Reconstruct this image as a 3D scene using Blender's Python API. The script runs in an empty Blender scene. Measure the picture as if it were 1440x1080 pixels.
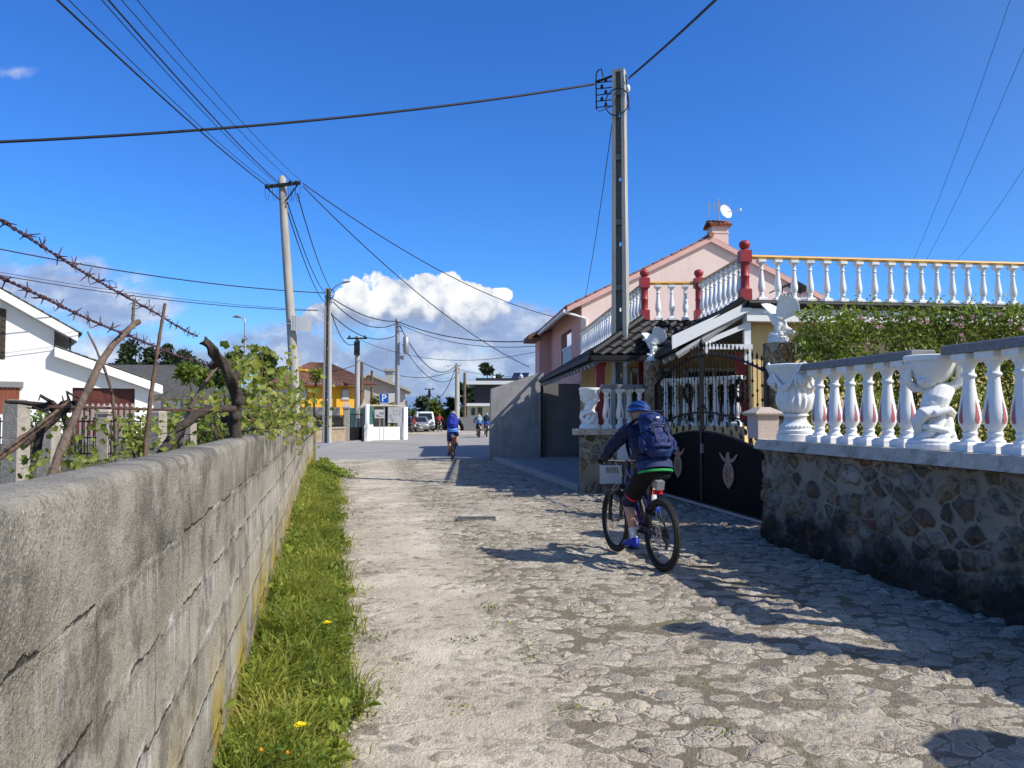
import bpy, bmesh, math, random
from math import sin, cos, pi, tan, atan2, sqrt
from mathutils import Vector, Matrix, noise

R = math.radians
random.seed(11)
sc = bpy.context.scene
col = sc.collection
F = 1080.0
EYE = 1.6
PITCH = math.atan(44 / 1080)


# ---------------------------------------------------------------- survey helpers
def ray(u, v):
    x, y = (u - 720) / F, (540 - v) / F
    return Vector((x, cos(PITCH) - y * sin(PITCH), sin(PITCH) + y * cos(PITCH)))


def at(u, v, Y):
    d = ray(u, v)
    d = d * (Y / d.y)
    return Vector((d.x, d.y, d.z + EYE))


def gr(u, v, z=0.0):
    d = ray(u, v)
    d = d * ((z - EYE) / d.z)
    return Vector((d.x, d.y, z))


def lerp(a, b, t):
    return a + (b - a) * t


def sst(a, b, x):
    t = max(0.0, min(1.0, (x - a) / (b - a)))
    return t * t * (3 - 2 * t)


# ---------------------------------------------------------------- mesh builder
XF = {}


class MB:
    def __init__(self):
        self.v, self.f, self.m = [], [], []

    def add(self, vs, fs, m=0):
        o = len(self.v)
        self.v += [Vector(p) for p in vs]
        for f in fs:
            self.f.append(tuple(o + i for i in f))
            self.m.append(m)

    def box(self, c, s, rz=0.0, m=0, M=None):
        x, y, z = s[0] / 2, s[1] / 2, s[2] / 2
        pts = [Vector(p) for p in ((-x, -y, -z), (x, -y, -z), (x, y, -z), (-x, y, -z), (-x, -y, z), (x, -y, z), (x, y, z), (-x, y, z))]
        T = Matrix.Translation(Vector(c)) @ (M if M else Matrix.Rotation(rz, 4, 'Z'))
        self.add([T @ p for p in pts], [(0, 3, 2, 1), (4, 5, 6, 7), (0, 1, 5, 4), (1, 2, 6, 5), (2, 3, 7, 6), (3, 0, 4, 7)], m)

    def frustum(self, c, s0, s1, z0, z1, rz=0.0, m=0):
        T = Matrix.Translation((c[0], c[1], 0)) @ Matrix.Rotation(rz, 4, 'Z')
        pts = []
        for s, z in ((s0, z0), (s1, z1)):
            a, b = (s, s) if not isinstance(s, tuple) else s
            pts += [(-a / 2, -b / 2, z), (a / 2, -b / 2, z), (a / 2, b / 2, z), (-a / 2, b / 2, z)]
        self.add([T @ Vector(p) for p in pts], [(0, 3, 2, 1), (4, 5, 6, 7), (0, 1, 5, 4), (1, 2, 6, 5), (2, 3, 7, 6), (3, 0, 4, 7)], m)

    def prism(self, poly, z0, z1, m=0):
        n = len(poly)
        vs = [(p[0], p[1], z0) for p in poly] + [(p[0], p[1], z1) for p in poly]
        fs = [tuple(range(n - 1, -1, -1)), tuple(range(n, 2 * n))]
        fs += [(i, (i + 1) % n, n + (i + 1) % n, n + i) for i in range(n)]
        self.add(vs, fs, m)

    def extrude(self, pts, d, m=0):
        """planar polygon pts extruded along vector d"""
        n = len(pts)
        d = Vector(d)
        vs = [Vector(p) for p in pts] + [Vector(p) + d for p in pts]
        fs = [tuple(range(n - 1, -1, -1)), tuple(range(n, 2 * n))]
        fs += [(i, (i + 1) % n, n + (i + 1) % n, n + i) for i in range(n)]
        self.add(vs, fs, m)

    def quad(self, a, b, c, d, m=0):
        self.add([a, b, c, d], [(0, 1, 2, 3)], m)

    def tube(self, pts, rad, n=8, ref=(0, 0, 1), cap=True, m=0, closed=False):
        pts = [Vector(p) for p in pts]
        k = len(pts)
        if not isinstance(rad, list):
            rad = [rad] * k
        ref = Vector(ref)
        vs, fs = [], []
        prev = None
        for i, p in enumerate(pts):
            if closed:
                t = pts[(i + 1) % k] - pts[i - 1]
            else:
                t = pts[min(i + 1, k - 1)] - pts[max(i - 1, 0)]
            if t.length < 1e-9:
                t = Vector((0, 0, 1))
            t.normalize()
            if prev is None:
                s = ref.cross(t)
                if s.length < 1e-3:
                    s = Vector((1, 0.01, 0)).cross(t)
            else:
                s = prev - t * prev.dot(t)
                if s.length < 1e-5:
                    s = ref.cross(t)
            s.normalize()
            prev = s
            w = t.cross(s)
            r = rad[i]
            a, b = r if isinstance(r, (list, tuple)) else (r, r)
            for j in range(n):
                th = 2 * pi * j / n
                vs.append(p + s * (a * cos(th)) + w * (b * sin(th)))
        rng = k if closed else k - 1
        for i in range(rng):
            for j in range(n):
                i2 = (i + 1) % k
                fs.append((i * n + j, i * n + (j + 1) % n, i2 * n + (j + 1) % n, i2 * n + j))
        if cap and not closed:
            fs.append(tuple(range(n - 1, -1, -1)))
            fs.append(tuple(range((k - 1) * n, k * n)))
        self.add(vs, fs, m)

    def lathe(self, prof, n=16, o=(0, 0, 0), m=0, fn=None, M=None):
        o = Vector(o)
        vs, fs = [], []
        for r, z in prof:
            for j in range(n):
                th = 2 * pi * j / n
                rr = r * (fn(th, z) if fn else 1)
                p = Vector((rr * cos(th), rr * sin(th), z))
                vs.append(o + (M @ p if M else p))
        for i in range(len(prof) - 1):
            for j in range(n):
                fs.append((i * n + j, i * n + (j + 1) % n, (i + 1) * n + (j + 1) % n, (i + 1) * n + j))
        fs.append(tuple(range(n - 1, -1, -1)))
        fs.append(tuple(range((len(prof) - 1) * n, len(prof) * n)))
        self.add(vs, fs, m)

    def ball(self, c, r, n=12, k=8, M=None, m=0):
        a, b, d = r if isinstance(r, (list, tuple)) else (r, r, r)
        c = Vector(c)
        vs, fs = [], []
        for i in range(1, k):
            ph = pi * i / k - pi / 2
            for j in range(n):
                th = 2 * pi * j / n
                p = Vector((a * cos(ph) * cos(th), b * cos(ph) * sin(th), d * sin(ph)))
                vs.append(c + (M @ p if M else p))
        lo, hi = len(vs), len(vs) + 1
        p = Vector((0, 0, -d))
        vs.append(c + (M @ p if M else p))
        vs.append(c - (M @ p if M else p))
        for i in range(k - 2):
            for j in range(n):
                fs.append((i * n + j, i * n + (j + 1) % n, (i + 1) * n + (j + 1) % n, (i + 1) * n + j))
        for j in range(n):
            fs.append((lo, (j + 1) % n, j))
            fs.append((hi, (k - 2) * n + j, (k - 2) * n + (j + 1) % n))
        self.add(vs, fs, m)

    def leaf(self, p, size, nrm=None, m=0, asp=0.6, fold=0.25):
        """a folded, pointed leaf of 4 triangles"""
        a = Vector((random.gauss(0, 1), random.gauss(0, 1), random.gauss(0, 1))).normalized()
        n = nrm if nrm is not None else Vector((random.gauss(0, 1), random.gauss(0, 1), random.gauss(0, 1)))
        b = a.cross(n)
        if b.length < 1e-4:
            b = Vector((1, 0, 0))
        b.normalize()
        n = b.cross(a)
        p = Vector(p)
        L, W = size, size * asp * 0.5
        self.add([p, p + a * L * .45 + b * W + n * W * fold, p + a * L, p + a * L * .45 - b * W + n * W * fold], [(0, 1, 2), (0, 2, 3)], m)

    def build(self, name, mats, parent=None, world=False, smooth=None, uv=None):
        me = bpy.data.meshes.new(name)
        vs = self.v
        if world and parent is not None:
            inv = XF[root_of(parent).name].inverted()
            vs = [inv @ p for p in vs]
        me.from_pydata([tuple(p) for p in vs], [], self.f)
        if not isinstance(mats, (list, tuple)):
            mats = [mats]
        for mt in mats:
            me.materials.append(mt)
        if len(mats) > 1:
            me.polygons.foreach_set('material_index', self.m)
        if uv:
            lay = me.uv_layers.new(name='uv')
            for lp in me.loops:
                lay.data[lp.index].uv = uv(Vector(self.v[lp.vertex_index]))
        if smooth is not None:
            me.shade_smooth()
            if smooth < 179:
                me.set_sharp_from_angle(angle=R(smooth))
        me.update()
        o = bpy.data.objects.new(name, me)
        col.objects.link(o)
        if parent is not None:
            o.parent = parent
        return o

    def fused(self, name, mats, parent=None, voxel=0.015, sm=4, world=False, smooth=179, disp=0.0):
        """weld overlapping shapes into one continuous skin"""
        tmp = self.build(name + '_tmp', mats)
        md = tmp.modifiers.new('r', 'REMESH')
        md.mode = 'VOXEL'
        md.voxel_size = voxel
        if sm:
            s = tmp.modifiers.new('s', 'SMOOTH')
            s.factor = 0.5
            s.iterations = sm
        dg = bpy.context.evaluated_depsgraph_get()
        dg.update()
        me = bpy.data.meshes.new_from_object(tmp.evaluated_get(dg))
        me.name = name
        bpy.data.objects.remove(tmp)
        if not me.materials:
            me.materials.append(mats if not isinstance(mats, (list, tuple)) else mats[0])
        if disp:
            nn_ = [v.normal.copy() for v in me.vertices]
            for v, n_ in zip(me.vertices, nn_):
                p = v.co
                a = noise.noise((p.x * 9 + p.z * 7, p.y * 8, p.z * 13 - p.x * 6))
                b = noise.noise((p.x * 24, p.y * 22 + p.z * 9, p.z * 30))
                v.co = p + n_ * disp * ((1 - 2 * abs(a)) + .5 * (1 - 2 * abs(b)) - .7)
        if world and parent is not None:
            me.transform(XF[root_of(parent).name].inverted())
        me.shade_smooth()
        if smooth < 179:
            me.set_sharp_from_angle(angle=R(smooth))
        o = bpy.data.objects.new(name, me)
        col.objects.link(o)
        if parent is not None:
            o.parent = parent
        return o


def root_of(o):
    while o.parent is not None:
        o = o.parent
    return o


def tag(o, label=None, cat=None, group=None, kind=None):
    if label: o['label'] = label
    if cat: o['category'] = cat
    if group: o['group'] = group
    if kind: o['kind'] = kind
    if o.name not in XF and o.parent is None:
        XF[o.name] = o.matrix_basis.copy()
    return o


def thing(name, label, cat, loc=(0, 0, 0), rz=0.0, group=None):
    o = bpy.data.objects.new(name, None)
    col.objects.link(o)
    o.empty_display_size = 0.1
    o.location = loc
    o.rotation_euler = (0, 0, rz)
    XF[o.name] = Matrix.Translation(Vector(loc)) @ Matrix.Rotation(rz, 4, 'Z')
    return tag(o, label, cat, group)


def dup(root, loc, rz, label=None, group=None, scale=None):
    """copy a thing with copies of its parts and sub-parts"""
    r = root.copy()
    col.objects.link(r)
    r.location = loc
    r.rotation_euler = (0, 0, rz)
    if scale: r.scale = scale
    if label: r['label'] = label
    if group: r['group'] = group
    XF[r.name] = Matrix.Translation(Vector(loc)) @ Matrix.Rotation(rz, 4, 'Z')

    def rec(a, b):
        for ch in list(a.children):
            c = ch.copy()
            col.objects.link(c)
            c.parent = b
            rec(ch, c)
    rec(root, r)
    return r


# ---------------------------------------------------------------- node helpers
class NT:
    def __init__(self, tree):
        self.t = tree

    def n(self, typ, ins=None, **props):
        nd = self.t.nodes.new(typ)
        for k, v in props.items():
            setattr(nd, k, v)
        for k, v in (ins or {}).items():
            s = nd.inputs[k]
            if hasattr(v, 'is_linked') or isinstance(v, bpy.types.NodeSocket):
                self.t.links.new(v, s)
            else:
                s.default_value = v
        return nd

    def math(self, op, a, b=0.0, c=0.0, clamp=False):
        return self.n('ShaderNodeMath', {0: a, 1: b, 2: c}, operation=op, use_clamp=clamp).outputs[0]

    def vmath(self, op, a, b=(0, 0, 0)):
        nd = self.n('ShaderNodeVectorMath', {0: a}, operation=op)
        if op == 'SCALE':
            if isinstance(b, bpy.types.NodeSocket):
                self.t.links.new(b, nd.inputs['Scale'])
            else:
                nd.inputs['Scale'].default_value = b
        else:
            if isinstance(b, bpy.types.NodeSocket):
                self.t.links.new(b, nd.inputs[1])
            else:
                nd.inputs[1].default_value = b
        return nd.outputs[0]

    def noise(self, vec, scale, detail=3.0, rough=0.55, dist=0.0, out=0):
        return self.n('ShaderNodeTexNoise', {'Vector': vec, 'Scale': scale, 'Detail': detail, 'Roughness': rough, 'Distortion': dist}).outputs[out]

    def mix(self, f, a, b, blend='MIX'):
        nd = self.t.nodes.new('ShaderNodeMix')
        nd.data_type = 'RGBA'
        nd.blend_type = blend
        nd.clamp_factor = True
        for s, v in ((nd.inputs[0], f), (nd.inputs[6], a), (nd.inputs[7], b)):
            if isinstance(v, bpy.types.NodeSocket):
                self.t.links.new(v, s)
            else:
                s.default_value = v if not isinstance(v, tuple) else (tuple(v) + (1,))[:4]
        return nd.outputs[2]

    def ss(self, x, a, b):
        """smoothstep of x from a to b"""
        nd = self.n('ShaderNodeMapRange', {0: x, 1: a, 2: b, 3: 0.0, 4: 1.0}, interpolation_type='SMOOTHSTEP')
        return nd.outputs[0]

    def ramp(self, x, stops, interp='LINEAR'):
        nd = self.n('ShaderNodeValToRGB', {0: x})
        cr = nd.color_ramp
        cr.interpolation = interp
        while len(cr.elements) < len(stops):
            cr.elements.new(0.5)
        for e, (p, c) in zip(cr.elements, stops):
            e.position = p
            e.color = (tuple(c) + (1,))[:4]
        return nd.outputs[0]

    def sep(self, v):
        return self.n('ShaderNodeSeparateXYZ', {0: v}).outputs

    def comb(self, x, y, z):
        return self.n('ShaderNodeCombineXYZ', {0: x, 1: y, 2: z}).outputs[0]


def new_mat(name):
    m = bpy.data.materials.new(name)
    m.use_nodes = True
    t = m.node_tree
    t.nodes.clear()
    N = NT(t)
    out = N.n('ShaderNodeOutputMaterial')
    N.out = out
    return m, N


def principled(N, base, rough=0.7, bump=None, bdist=0.01, bstr=1.0, metal=0.0, spec=0.4, coat=0.0, trans=0.0):
    ins = {'Base Color': base if isinstance(base, bpy.types.NodeSocket) else (tuple(base) + (1,))[:4], 'Roughness': rough, 'Metallic': metal,
           'Specular IOR Level': spec}
    if bump is not None:
        b = N.n('ShaderNodeBump', {'Height': bump, 'Distance': bdist, 'Strength': bstr})
        ins['Normal'] = b.outputs[0]
    if coat:
        ins['Coat Weight'] = coat
        ins['Coat Roughness'] = 0.15
    p = N.n('ShaderNodeBsdfPrincipled', ins)
    N.t.links.new(p.outputs[0], N.out.inputs[0])
    return p


def mat(name, base, rough=0.7, var=0.15, scale=6.0, bump=0.0, bscale=60.0, metal=0.0, spec=0.4, dirt=None, dirt_amt=0.0, dscale=2.0, coat=0.0, streak=False):
    """painted / plain surface with soft tonal variation, fine grain and optional grime"""
    m, N = new_mat(name)
    co = N.n('ShaderNodeTexCoord').outputs['Object']
    src = co
    if streak:
        src = N.n('ShaderNodeMapping', {0: co, 3: (1, 1, 0.15)}).outputs[0]
    n1 = N.noise(src, scale, 5, 0.6)
    n2 = N.noise(co, scale * 7, 3, 0.6)
    f = N.math('ADD', N.math('MULTIPLY', n1, 0.7), N.math('MULTIPLY', n2, 0.3))
    f = N.ss(f, 0.3, 0.7)
    lo = tuple(c * (1 - var) for c in base)
    hi = tuple(min(1, c * (1 + var)) for c in base)
    c = N.mix(f, lo, hi)
    if dirt:
        d = N.ss(N.noise(src, dscale, 6, 0.65, 0.4), 0.62 - 0.3 * dirt_amt, 0.82 - 0.2 * dirt_amt)
        c = N.mix(N.math('MULTIPLY', d, min(1, 0.4 + dirt_amt)), c, dirt)
    b = N.noise(co, bscale, 4, 0.6) if bump else None
    principled(N, c, rough, b, bump, 1.0, metal, spec, coat)
    return m


def leaf_mat(name, c0, c1, c2, trans=0.35, rough=0.5, nscale=3.0):
    m, N = new_mat(name)
    co = N.n('ShaderNodeTexCoord').outputs['Object']
    rnd = N.n('ShaderNodeNewGeometry').outputs['Random Per Island']
    f = N.math('ADD', N.math('MULTIPLY', rnd, 0.5), N.math('MULTIPLY', N.ss(N.noise(co, nscale, 3), 0.32, 0.68), 0.5))
    c = N.ramp(f, [(0.1, c0), (0.5, c1), (0.95, c2)])
    p = N.n('ShaderNodeBsdfPrincipled', {'Base Color': c, 'Roughness': rough, 'Specular IOR Level': 0.35})
    tr = N.n('ShaderNodeBsdfTranslucent', {'Color': N.mix(0.5, c, (c2[0] * 1.6, c2[1] * 1.7, c2[2]))})
    mx = N.n('ShaderNodeMixShader', {0: trans, 1: p.outputs[0], 2: tr.outputs[0]})
    N.t.links.new(mx.outputs[0], N.out.inputs[0])
    return m
# ================================================================= camera, sun, sky
cam_d = bpy.data.cameras.new('camera')
cam = bpy.data.objects.new('camera', cam_d)
col.objects.link(cam)
cam_d.sensor_width = 36
cam_d.lens = 27.0
cam_d.clip_start = 0.05
cam_d.clip_end = 9000
cam.location = (0, 0, EYE)
cam.rotation_euler = (pi / 2 + PITCH, 0, 0)
sc.camera = cam
sc.view_settings.view_transform = 'Standard'
sc.view_settings.look = 'None'
sc.view_settings.exposure = 0
sc.view_settings.gamma = 1

SUN_AZ, SUN_EL = R(115), R(42)        # azimuth clockwise from +Y: sun to the right and a little behind
to_sun = Vector((sin(SUN_AZ) * cos(SUN_EL), cos(SUN_AZ) * cos(SUN_EL), sin(SUN_EL)))
sd = bpy.data.lights.new('sun', 'SUN')
sd.energy = 5.2
sd.angle = R(0.53)
sd.color = (1.0, 0.96, 0.90)
sun = bpy.data.objects.new('sun', sd)
col.objects.link(sun)
sun.rotation_euler = (-to_sun).to_track_quat('-Z', 'Y').to_euler()

w = bpy.data.worlds.new('World')
sc.world = w
w.use_nodes = True
t = w.node_tree
t.nodes.clear()
N = NT(t)
sky = N.n('ShaderNodeTexSky', sky_type='NISHITA', sun_disc=False, sun_elevation=SUN_EL, sun_rotation=SUN_AZ, altitude=100, air_density=1.0, dust_density=0.6, ozone_density=2.5)
hs = N.n('ShaderNodeHueSaturation', {'Hue': 0.505, 'Saturation': 1.20, 'Value': 1.36, 'Color': sky.outputs[0]})
d = N.n('ShaderNodeTexCoord').outputs['Generated']
# the sky is deepest blue at right angles to the sun and paler round it
sun_dot = N.n('ShaderNodeVectorMath', {0: d, 1: tuple(to_sun)}, operation='DOT_PRODUCT').outputs['Value']
tint = N.mix(N.ss(sun_dot, 0.12, 0.75), (0.47, 0.92, 1.44), (1.10, 1.0, 0.95))
skyc = N.mix(1.0, hs.outputs[0], tint, 'MULTIPLY')
dx, dy, dz = N.sep(d)[0:3]
yy = N.math('MAXIMUM', dy, 0.02)
px = N.math('DIVIDE', dx, yy)
pz = N.math('DIVIDE', dz, yy)
front = N.ss(dy, 0.02, 0.2)
pv = N.comb(px, pz, 0.0)
# turbulence pushes the blobs around
nz = N.n('ShaderNodeTexNoise', {'Vector': pv, 'Scale': 16.0, 'Detail': 5.0, 'Roughness': 0.62})
off = N.vmath('SCALE', N.vmath('SUBTRACT', nz.outputs['Color'], (0.5, 0.5, 0.5)), 0.055)
nz2 = N.n('ShaderNodeTexVoronoi', {'Vector': N.vmath('ADD', pv, N.vmath('SCALE', off, 0.5)), 'Scale': 40.0}, feature='F1')
pw = N.vmath('ADD', pv, off)


def blob(u, v, ru, rv, src=None):
    c = ((u - 720) / F, (584 - v) / F, 0)
    q = N.vmath('SUBTRACT', src or pw, c)
    q = N.vmath('DIVIDE', q, (ru / F, rv / F, 1))
    return N.math('SUBTRACT', 1.0, N.n('ShaderNodeVectorMath', {0: q}, operation='LENGTH').outputs['Value'])


def vmax(lst):
    a = lst[0]
    for b in lst[1:]:
        a = N.n('ShaderNodeMath', {0: a, 1: b, 2: 0.12}, operation='SMOOTH_MAX').outputs[0]
    return a


cum = vmax([blob(*b) for b in ((505, 432, 52, 40), (552, 418, 46, 40), (590, 410, 44, 38), (628, 412, 40, 36), (664, 418, 36, 30), (700, 418, 24, 15), (600, 440, 120, 34), (480, 446, 60, 28), (560, 455, 130, 24))])
cum = N.math('ADD', cum, N.math('MULTIPLY', N.math('SUBTRACT', 0.42, nz2.outputs['Distance']), 0.3))
a_cum = N.ss(cum, 0.04, 0.14)
base_cut = N.ss(pz, (584 - 480) / F, (584 - 440) / F)
a_cum = N.math('MULTIPLY', a_cum, base_cut)
# shading inside the cumulus: lit from the right and above
h = N.math('ADD', N.ss(pz, (584 - 462) / F, (584 - 412) / F), N.math('MULTIPLY', N.math('SUBTRACT', N.noise(N.vmath('ADD', pw, (-.004, -.006, 0)), 24.0, 4, 0.62), 0.5), 3.0))
h = N.math('ADD', N.math('MULTIPLY', h, .62), N.math('MULTIPLY', N.math('SUBTRACT', .5, nz2.outputs['Distance']), .55))
c_cum = N.ramp(h, [(0.0, (3.2, 3.9, 5.6)), (0.22, (5.2, 5.9, 7.4)), (0.42, (7.9, 8.3, 9.1)), (0.7, (10.2, 10.2, 10.2))])
# the grey layer underneath, spread along the horizon
lay_n = N.noise(N.n('ShaderNodeMapping', {0: pw, 3: (1.0, 2.2, 1)}).outputs[0], 6.0, 6, 0.6)
lay_m = vmax([blob(*b, pv) for b in ((600, 500, 260, 75), (680, 455, 120, 40), (430, 500, 130, 60), (250, 505, 260, 46), (60, 405, 170, 72), (140, 430, 130, 40), (620, 555, 420, 35), (770, 470, 130, 60), (720, 500, 130, 70), (655, 470, 130, 40))])
lay_f = N.math('ADD', N.math('MULTIPLY', N.math('SUBTRACT', lay_n, 0.5), 2.6), N.math('MULTIPLY', lay_m, 0.9))
a_lay = N.math('MULTIPLY', N.ss(lay_f, 0.02, 0.55), N.ss(lay_m, -0.02, 0.28))
sh_n = N.noise(N.n('ShaderNodeMapping', {0: N.vmath('ADD', pw, (.3, .02, 0)), 3: (1.0, 2.0, 1)}).outputs[0], 9.0, 5, 0.62)
c_lay = N.ramp(sh_n, [(0.32, (2.5, 3.4, 5.8)), (0.47, (3.6, 4.5, 6.8)), (0.58, (6.0, 6.7, 8.3)), (0.70, (9.2, 9.4, 9.8))])
wisp = N.math('MULTIPLY', blob(8, 88, 40, 14), 1.0)
a_wisp = N.math('MULTIPLY', N.ss(wisp, 0.0, 1.2), 0.5)
hz = N.math('MULTIPLY', N.ss(pz, 0.2, 0.0), 0.25)
c = N.mix(hz, skyc, (5.4, 6.6, 8.8))
c = N.mix(N.math('MULTIPLY', N.math('MULTIPLY', a_lay, front), 0.9), c, c_lay)
c = N.mix(N.math('MULTIPLY', a_wisp, front), c, (7.5, 8, 9))
c = N.mix(N.math('MULTIPLY', a_cum, front), c, c_cum)
sc.cycles.max_bounces = 4
sc.cycles.diffuse_bounces = 2
sc.cycles.glossy_bounces = 2
sc.cycles.transmission_bounces = 3
w.cycles.sampling_method = 'MANUAL'
w.cycles.sample_map_resolution = 512
bg = N.n('ShaderNodeBackground', {'Color': c, 'Strength': 0.1})
wo = N.n('ShaderNodeOutputWorld')
t.links.new(bg.outputs[0], wo.inputs[0])

# ================================================================= materials
M = {}
M['white'] = mat('white_masonry_paint', (0.80, 0.80, 0.78), 0.55, 0.03, 3, 0.002, 120, dirt=(0.45, 0.43, 0.38), dirt_amt=0.05)
def statue_mat():
    m, N = new_mat('weathered_white_cast_stone')
    co = N.n('ShaderNodeTexCoord').outputs['Object']
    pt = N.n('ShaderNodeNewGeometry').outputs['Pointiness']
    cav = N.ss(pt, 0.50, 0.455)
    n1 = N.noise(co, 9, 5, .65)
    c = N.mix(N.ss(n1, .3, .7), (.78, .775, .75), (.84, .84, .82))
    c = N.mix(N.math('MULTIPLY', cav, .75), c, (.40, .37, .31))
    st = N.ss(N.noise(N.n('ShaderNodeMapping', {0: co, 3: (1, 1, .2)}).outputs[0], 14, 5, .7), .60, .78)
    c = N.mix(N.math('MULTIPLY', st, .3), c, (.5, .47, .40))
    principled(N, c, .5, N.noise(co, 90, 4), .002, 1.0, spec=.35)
    return m


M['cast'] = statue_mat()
M['white_gloss'] = mat('white_gloss_paint', (0.81, 0.81, 0.79), 0.42, 0.05, 5, 0.003, 60, dirt=(0.46, 0.43, 0.35), dirt_amt=0.3, dscale=5, streak=True)
M['house_white'] = mat('white_render', (0.82, 0.82, 0.80), 0.8, 0.03, 0.8, 0.004, 80, dirt=(0.6, 0.59, 0.55), dirt_amt=0.1, dscale=.5, streak=True)
M['red_paint'] = mat('dark_red_paint', (0.33, 0.032, 0.04), 0.45, 0.12, 4, 0.001, 90)
M['inlay'] = mat('red_inlay_paint', (0.46, 0.12, 0.13), 0.5, 0.2, 20)
M['yellow_paint'] = mat('yellow_rail_paint', (0.68, 0.40, 0.11), 0.45, 0.1, 3)
M['slate'] = mat('grey_granite_coping', (0.20, 0.198, 0.20), 0.7, 0.25, 30, 0.003, 200)
M['coping'] = mat('weathered_concrete_coping', (0.52, 0.46, 0.37), 0.9, 0.22, 7, 0.006, 70, dirt=(0.24, 0.195, 0.14), dirt_amt=0.5, dscale=5)
M['concrete'] = mat('pole_concrete', (0.40, 0.385, 0.35), 0.85, 0.2, 6, 0.004, 90, dirt=(0.16, 0.15, 0.13), dirt_amt=0.3, dscale=3, streak=True)
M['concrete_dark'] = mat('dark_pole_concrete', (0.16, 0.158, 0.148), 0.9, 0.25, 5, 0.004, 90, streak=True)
M['grey_render'] = mat('grey_render', (0.36, 0.34, 0.33), 0.85, 0.10, 1.5, 0.004, 80, dirt=(0.25, 0.25, 0.25), dirt_amt=0.25, dscale=1)
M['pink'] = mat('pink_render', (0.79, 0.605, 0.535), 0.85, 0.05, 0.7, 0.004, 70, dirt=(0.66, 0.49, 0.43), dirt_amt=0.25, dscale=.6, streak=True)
M['pink_shaded'] = mat('shaded_pink_render', (0.70, 0.36, 0.30), 0.85, 0.06, 0.7, 0.004, 70)  # the gable's pink, deepened in colour for the walls in shade
M['cream'] = mat('cream_yellow_render', (0.72, 0.53, 0.25), 0.85, 0.06, 1.0, 0.004, 70, dirt=(0.55, 0.40, 0.2), dirt_amt=0.12, dscale=.8, streak=True)
M['amber'] = mat('amber_render', (0.80, 0.42, 0.03), 0.85, 0.06, 1.0, 0.004, 70, streak=True)
M['black_tile'] = mat('black_glazed_tile', (0.016, 0.0165, 0.019), 0.55, 0.35, 4, 0.002, 60, spec=.2)
M['red_tile'] = mat('terracotta_tile', (0.34, 0.13, 0.07), 0.8, 0.35, 3, 0.004, 60, dirt=(0.12, 0.08, 0.06), dirt_amt=0.35, dscale=2)
M['brown_tile'] = mat('old_brown_tile', (0.17, 0.085, 0.055), 0.85, 0.3, 2, 0.004, 60, dirt=(0.08, 0.06, 0.05), dirt_amt=0.3, dscale=1.2)
M['grey_roof'] = mat('dark_grey_roof_sheet', (0.085, 0.082, 0.075), 0.85, 0.25, 2, 0.01, 20)
M['black_iron'] = mat('black_iron', (0.008, 0.008, 0.009), 0.45, 0.3, 8, 0.0008, 200, metal=0.0, spec=.3)
M['gate_panel'] = mat('black_gate_sheet', (0.004, 0.004, 0.005), 0.6, 0.3, 2, 0.001, 30, spec=.06)
M['copper'] = mat('dull_copper', (0.30, 0.19, 0.13), 0.6, 0.25, 14, 0.002, 60)
M['copper_dark'] = mat('dark_copper_relief', (0.20, 0.085, 0.07), 0.6, 0.25, 14)
M['black'] = mat('black_rubber', (0.012, 0.012, 0.012), 0.65, 0.3, 20)
M['tyre'] = mat('dusty_tyre_rubber', (0.022, 0.021, 0.020), 0.8, 0.35, 10, 0.002, 150)
M['dark_fabric'] = mat('black_stretch_fabric', (0.005, 0.005, 0.006), 0.9, 0.3, 12, 0.002, 80)
M['metal'] = mat('bare_metal', (0.45, 0.45, 0.46), 0.35, 0.15, 20, metal=0.9)
M['galv'] = mat('galvanised_steel', (0.38, 0.39, 0.40), 0.5, 0.15, 10, metal=0.6)
M['rust'] = mat('rusted_wire', (0.095, 0.045, 0.035), 0.9, 0.4, 40, 0.001, 200)
M['purple_rust'] = mat('old_barbed_wire', (0.075, 0.035, 0.045), 0.8, 0.4, 40, 0.001, 200)
M['cable'] = mat('cable_sheath', (0.016, 0.017, 0.022), 0.6, 0.2, 5)
M['wood'] = mat('grey_weathered_timber', (0.14, 0.10, 0.075), 0.95, 0.55, 14, 0.014, 45, streak=True)
M['bark'] = mat('dark_vine_bark', (0.055, 0.042, 0.034), 0.95, 0.5, 18, 0.012, 45, streak=True)
M['bark2'] = mat('reddish_cane_bark', (0.15, 0.095, 0.062), 0.9, 0.4, 18, 0.006, 45)
M['pole_wood'] = mat('bleached_pole_timber', (0.40, 0.375, 0.34), 0.9, 0.25, 5, 0.006, 40, dirt=(0.2, 0.17, 0.14), dirt_amt=0.3, streak=True)
M['brown_door'] = mat('brown_stained_wood', (0.085, 0.018, 0.012), 0.5, 0.25, 4, 0.002, 40, streak=True)
M['brown_shutter'] = mat('orange_brown_wood', (0.22, 0.055, 0.022), 0.55, 0.25, 4, 0.002, 40, streak=True)
M['glass'] = mat('dark_window_glass', (0.02, 0.024, 0.03), 0.08, 0.2, 2, spec=.6)
M['granite'] = mat('granite_block', (0.36, 0.32, 0.27), 0.9, 0.25, 14, 0.008, 50, dirt=(0.2, 0.17, 0.13), dirt_amt=0.3, dscale=5)
M['granite_pink'] = mat('pale_pink_granite', (0.46, 0.38, 0.33), 0.85, 0.2, 40, 0.003, 150)
M['plastic_white'] = mat('white_plastic', (0.62, 0.62, 0.62), 0.4, 0.06, 6, dirt=(0.35, 0.34, 0.3), dirt_amt=.15)
M['asphalt'] = mat('worn_asphalt', (0.33, 0.31, 0.28), 0.92, 0.12, 0.7, 0.006, 90, dirt=(0.25, 0.235, 0.215), dirt_amt=0.35, dscale=.35)
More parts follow.
